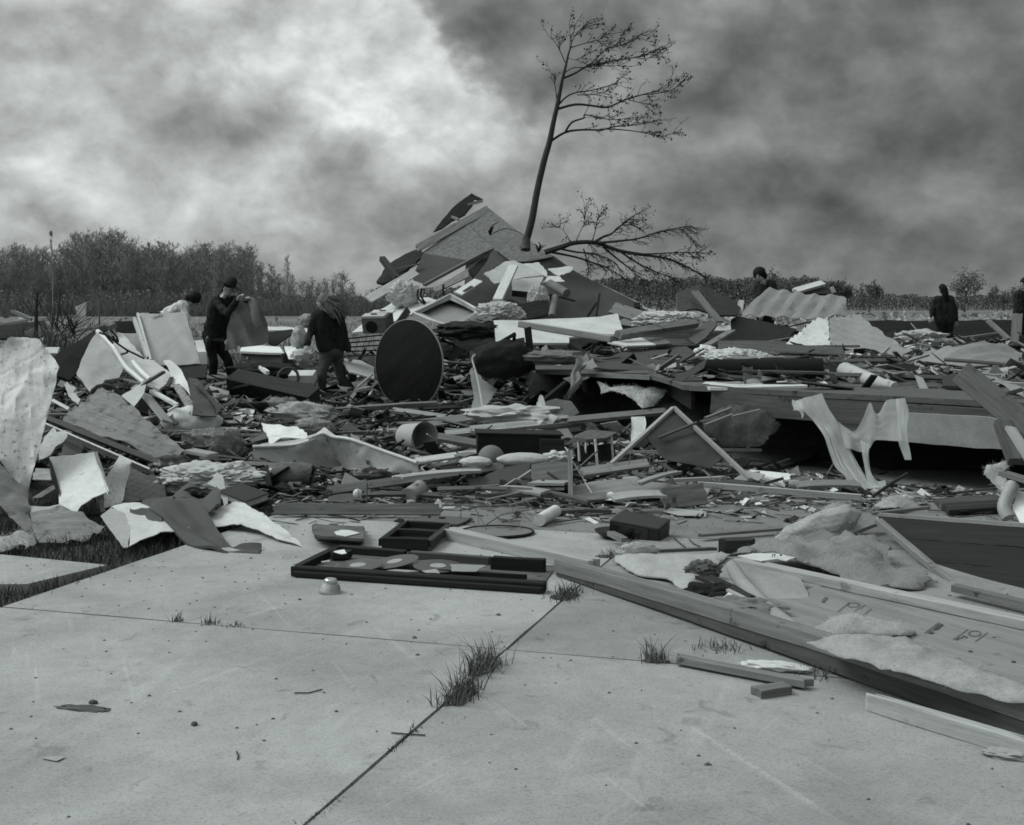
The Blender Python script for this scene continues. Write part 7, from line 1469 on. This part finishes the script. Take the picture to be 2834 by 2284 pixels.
def person(label, J, face, jacket, trous, hairmat, hair='short', hat=False, slim=1.0, long_dir=None):
    """J: joints in the scene; face: direction the face looks to"""
    foot = (J['aL'] + J['aR']) / 2; t = thing('person', label, 'person', foot - Vector((0, 0, .08))); og = WM[t].translation
    face = face.normalized(); upv = (J['head'] - J['neck']).normalized(); lat = face.cross(upv).normalized(); fw = upv.cross(lat).normalized() * 1.0
    HM = Matrix(((lat.x, fw.x, upv.x, J['head'].x), (lat.y, fw.y, upv.y, J['head'].y), (lat.z, fw.z, upv.z, J['head'].z), (0, 0, 0, 1)))
    if fw.dot(face) < 0: HM = HM @ Matrix.Rotation(math.pi, 4, 'Z')
    b = [('e', HM, .075, .092, .105), ('e', HM @ Matrix.Translation((0, .022, -.055)), .055, .065, .06), ('c', HM @ Vector((0, .088, .012)), HM @ Vector((0, .108, -.022)), .010, .015, 8),
         ('c', HM @ Vector((-.03, .083, .030)), HM @ Vector((.03, .083, .030)), .013, .013, 8), ('c', HM @ Vector((-.018, .078, -.062)), HM @ Vector((.018, .078, -.062)), .010, .010, 8),
         ('e', HM @ Matrix.Translation((-.076, -.005, -.005)), .011, .022, .033), ('e', HM @ Matrix.Translation((.076, -.005, -.005)), .011, .022, .033), ('c', J['neck'], J['head'] - upv * .05, .055, .052, 12)]
    sd = (J['sR'] - J['sL']).normalized(); ch = (J['sL'] + J['sR']) / 2
    b += [('c', J['sL'].lerp(ch, .3), J['hL'], .085, .09, 12), ('c', J['sR'].lerp(ch, .3), J['hR'], .085, .09, 12), ('c', ch, J['neck'], .08, .055, 12)]
    for s in 'LR':
        b += [('c', J['s' + s], J['e' + s], .050, .040, 12), ('c', J['e' + s], J['w' + s], .040, .027, 12), ('c', J['h' + s], J['k' + s], .074 * slim, .046 * slim, 12), ('c', J['k' + s], J['a' + s], .046 * slim, .034, 12), ('c', J['a' + s], J['t' + s], .04, .035, 12)]
        hand(b, J['w' + s], J['w' + s] - J['e' + s], J.get('pn', Vector((0, -.3, 1))))
    fuse('body', b, .0085, skin, t, og, 3)
    for sx in (-.03, .03):
        e = HM @ Vector((sx, .088, .012)); v = []; f = []; ell_into(v, f, Matrix.Translation(e - og), .012, .008, .008); link('eye', pdmesh('eye', v, f, 60), Matrix.Translation(og), black, t)
    j = [('c', J['sL'].lerp(ch, .25), J['hL'].lerp(J['sL'], .12), .125 * slim, .135 * slim, 14), ('c', J['sR'].lerp(ch, .25), J['hR'].lerp(J['sR'], .12), .125 * slim, .135 * slim, 14), ('c', ch, ch.lerp(J['neck'], .75), .11, .07, 12), ('c', ch.lerp(J['hL'].lerp(J['hR'], .5), .25), J['hL'].lerp(J['hR'], .5).lerp(ch, .2), .135 * slim, .13 * slim, 14)]
    for s in 'LR': j += [('c', J['s' + s], J['e' + s], .078 * slim, .062 * slim, 12), ('c', J['e' + s], J['w' + s].lerp(J['e' + s], .10), .062 * slim, .045, 12)]
    fuse('jacket', j, .012, jacket, t, og, 4, .026)
    l = [('c', J['hL'], J['hR'], .115, .115, 12)]
    for s in 'LR': l += [('c', J['h' + s], J['k' + s], .108 * slim, .080 * slim, 12), ('c', J['k' + s], J['a' + s] + Vector((0, 0, .03)), .080 * slim, .064, 12)]
    fuse('trousers', l, .014, trous, t, og, 3, .012)
    for s in 'LR': fuse('shoe', [('c', J['a' + s] - Vector((0, 0, .03)), J['t' + s], .052, .045, 12), ('c', J['a' + s] + Vector((0, 0, .02)), J['a' + s] - Vector((0, 0, .04)), .05, .05, 12)], .012, black, t, og, 3)
    hr = [('e', HM @ Matrix.Translation((0, -.022, .030)), .086, .095, .092), ('e', HM @ Matrix.Translation((0, -.045, -.02)), .078, .065, .085)]
    if hair == 'bushy': hr = [('e', HM @ Matrix.Translation((0, -.03, .045)), .125, .125, .125), ('e', HM @ Matrix.Translation((0, -.06, -.02)), .115, .09, .11)]
    if hair == 'long':
        hr += [('c', HM @ Vector((0, -.06, .0)), HM @ Vector((0, -.085, -.16)), .085, .075, 12), ('c', HM @ Vector((0, -.085, -.16)), HM @ Vector((0, -.09, -.24)), .075, .05, 12)]
    fuse('hair', hr, .011, hairmat, t, og, 2, .012)
    if long_dir is not None:
        v = []; f = []; r_ = random.Random(9)
        for k in range(130):
            p = HM @ Vector((r_.uniform(-.06, .06), r_.uniform(-.10, -.02), r_.uniform(-.12, .07))); pl = [p - og]; d = (long_dir + Vector((r_.gauss(0, .28), r_.gauss(0, .25), r_.gauss(0, .28)))).normalized()
            for s in range(6): p = p + d * .05; d = (d + Vector((r_.gauss(0, .1), 0, -.14 + r_.gauss(0, .08)))).normalized(); pl.append(p - og)
            tube_into(v, f, pl, [.011, .011, .010, .009, .007, .005, .003], 4)
        link('hair_strands', pdmesh('hair_strands', v, f), Matrix.Translation(og), hairmat, t)
    if hat:
        T0 = HM @ Matrix.Translation((0, -.0, .062)) @ Matrix.Rotation(.10, 4, 'X')
        h = tag(thing('hat', 'dark broad brimmed campaign hat worn by the man', 'hat', T0.translation)) if False else t
        lathe('hat_brim', [(.085, .0), (.16, .000), (.215, .010), (.222, .016), (.215, .019), (.16, .010), (.09, .010)], T0 @ Matrix.Diagonal((.92, 1.05, 1, 1)), dcloth, h, 36)
        hc_ = lathe('hat_crown', [(.102, .0), (.102, .03), (.096, .09), (.080, .145), (.048, .170), (0, .150)], T0 @ Matrix.Diagonal((.86, 1.05, 1, 1)), dcloth, h, 28)
        lathe('hat_band', [(.100, .012), (.1005, .035)], T0 @ Matrix.Diagonal((.86, 1.05, 1, 1)), wire, hc_, 28)
    return t, HM
def jz(z, d, **k): return {n: zp(z, p[0], p[1], d + (p[2] if len(p) > 2 else 0)) for n, p in k.items()}
# man in the hat
J = jz('B', 21, head=(352, 272), neck=(318, 335), sL=(385, 370, .25), sR=(255, 370, -.2), eL=(455, 420, -.2), wL=(490, 345, -.62), eR=(350, 455, -.55), wR=(425, 345, -.72), hL=(268, 655, .1), hR=(215, 655, -.1), kL=(352, 800, .05), aL=(378, 945, .15), tL=(430, 962, .05), kR=(245, 810, -.1), aR=(240, 965, .05), tR=(300, 985, -.05))
man, HM = person('person in a dark jacket and broad brimmed hat holding up a coat', J, Vector((.85, -.45, -.18)), dcloth, dtrous, hairm, hat=True)
og = WM[man].translation
beam('holster_belt', None, None, zp('B', 165, 645, 20.75), zp('B', 330, 650, 20.75), .05, .012, black, parent=man, roll=90); clump('holster', None, None, zp('B', 205, 672, 20.68), (.05, .05, .12), black, parent=man, amp=.1, sub=3)
lathe('patch', [(0, .0), (.03, .0)], axisM(zp('B', 305, 320, 20.72), Vector((-.2, -.9, .5))), white, man, 12)
sheet('coat', 'grey coat held up by the man in the hat', 'coat', 'B', [(395, 362, 20.4), (430, 330), (475, 318, 20.45), (545, 348, 20.5), (600, 420), (640, 510, 20.4), (652, 600), (648, 668, 20.35), (580, 692), (520, 705, 20.3), (430, 692), (380, 715), (330, 728, 20.3), (340, 640), (352, 540, 20.35), (372, 450)], cloth, .025, warp=.05, ws=3, fold=(1.25, .22, .035), res=.04)
tube('coat_sleeve', smooth_line([zp('B', 530, 350, 20.35), zp('B', 550, 420, 20.25), zp('B', 565, 500, 20.2), zp('B', 590, 560, 20.2)]), [.05, .06, .065, .07, .07, .072, .072, .07, .07, .065, .06, .06, .05], cloth, sides=10, label='limp sleeve of the held up grey coat', cat='sleeve')
# walking woman
J = jz('B', 17.5, head=(1062, 372), neck=(1090, 432), sL=(1010, 480, -.1), sR=(1182, 485, .15), eL=(965, 600, -.15), wL=(940, 690, -.3), eR=(1225, 620, .2), wR=(1252, 735, .15), hL=(1092, 745, -.05), hR=(1160, 748, .1), kL=(1048, 920, -.2), aL=(1058, 1118, -.05), tL=(1025, 1150, -.15), kR=(1200, 935, .1), aR=(1322, 1118, .15), tR=(1345, 1165, .0))
person('person in a dark jacket and jeans with long hair blowing, walking away left', J, Vector((-.75, .45, -.05)), dcloth, denim, hairl, hair='long', slim=.86, long_dir=Vector((.9, .1, -.25)))
# bent man with a white shirt
J = jz('A', 22, head=(1598, 690), neck=(1545, 715), sL=(1515, 760, .2), sR=(1500, 745, -.2), eL=(1550, 860, .2), wL=(1580, 960, .1), eR=(1540, 850, -.3), wR=(1600, 930, -.3), hL=(1350, 860, .1), hR=(1345, 850, -.1), kL=(1390, 1010), aL=(1350, 1140), tL=(1400, 1150), kR=(1370, 1010, -.1), aR=(1330, 1140, -.1), tR=(1380, 1150, -.1))
person('person in a white shirt with dark hair bending down behind the appliance door', J, Vector((.8, -.2, -.75)), wshirt, dtrous, hairm, hair='bushy')
# person behind the heap at right
J = jz('D', 24, head=(468, 190), neck=(488, 232), sL=(462, 262, .1), sR=(548, 258, .1), eL=(455, 350), wL=(470, 430, -.1), eR=(565, 345), wR=(560, 430, -.1), hL=(480, 440), hR=(530, 440), kL=(475, 580), aL=(480, 710), tL=(460, 730, -.1), kR=(530, 580), aR=(530, 710), tR=(520, 730, -.1))
person('person with dark bushy hair, head and shoulders above the metal sheet', J, Vector((-.6, -.6, -.15)), dcloth, dtrous, hairm, hair='bushy')
# hooded person from behind
J = jz('D', 29, head=(1632, 278), neck=(1642, 322), sL=(1588, 352), sR=(1692, 352), eL=(1568, 420, -.05), wL=(1560, 455, -.1), eR=(1718, 425), wR=(1722, 480), hL=(1620, 490), hR=(1675, 490), kL=(1635, 590), aL=(1642, 672), tL=(1640, 690, .1), kR=(1680, 590), aR=(1690, 672), tR=(1690, 690, .1))
person('person with long dark hair seen from behind by the black wall', J, Vector((-.2, 1, -.05)), dcloth, dtrous, hairm, hair='long')
J = jz('D', 28, head=(2160, 248), neck=(2162, 292), sL=(2115, 318), sR=(2210, 318), eL=(2100, 400), wL=(2098, 455, -.1), eR=(2225, 400), wR=(2225, 470), hL=(2140, 465), hR=(2190, 465), kL=(2140, 580), aL=(2140, 690), tL=(2130, 705, -.1), kR=(2190, 580), aR=(2190, 690), tR=(2185, 705, -.1))
person('person in dark clothes cut off by the right picture edge', J, Vector((-.8, -.3, -.1)), dcloth, dtrous, hairm, hair='bushy')

# loose fibres standing off the glass wool
def fibres():
    rn = random.Random(77)
    for o in [o for o in COL.objects if o.type == 'MESH' and o.name.split('.')[0] == 'glass_wool']:
        me = o.data; W = WM[o]; v = []; f = []
        P = [p for p in me.polygons if p.area > 0]; ar = sum(p.area for p in P); n = int(min(900, max(120, ar * 2200))); dist = max(4, W.translation.y)
        ws_ = [p.area for p in P]
        for p in rn.choices(P, ws_, k=n):
            c = p.center.copy(); d = (p.normal * .8 + Vector((rn.gauss(0, .8), rn.gauss(0, .8), rn.gauss(0, .5)))).normalized(); L = rn.uniform(.012, .05); s = d.orthogonal().normalized() * .0007 * dist / 5; k = len(v)
            m_ = c + d * L * .6 + Vector((rn.gauss(0, .006), rn.gauss(0, .006), 0)); v += [c - s, c + s, m_ + s * .8, m_ - s * .8, c + d * L + Vector((0, 0, rn.gauss(0, .008)))]; f += [(k, k + 1, k + 2, k + 3), (k + 3, k + 2, k + 4)]
        tag(link('fibres', pdmesh('fibres', v, f), W.copy(), me.materials[0], o), kind='stuff')
fibres()
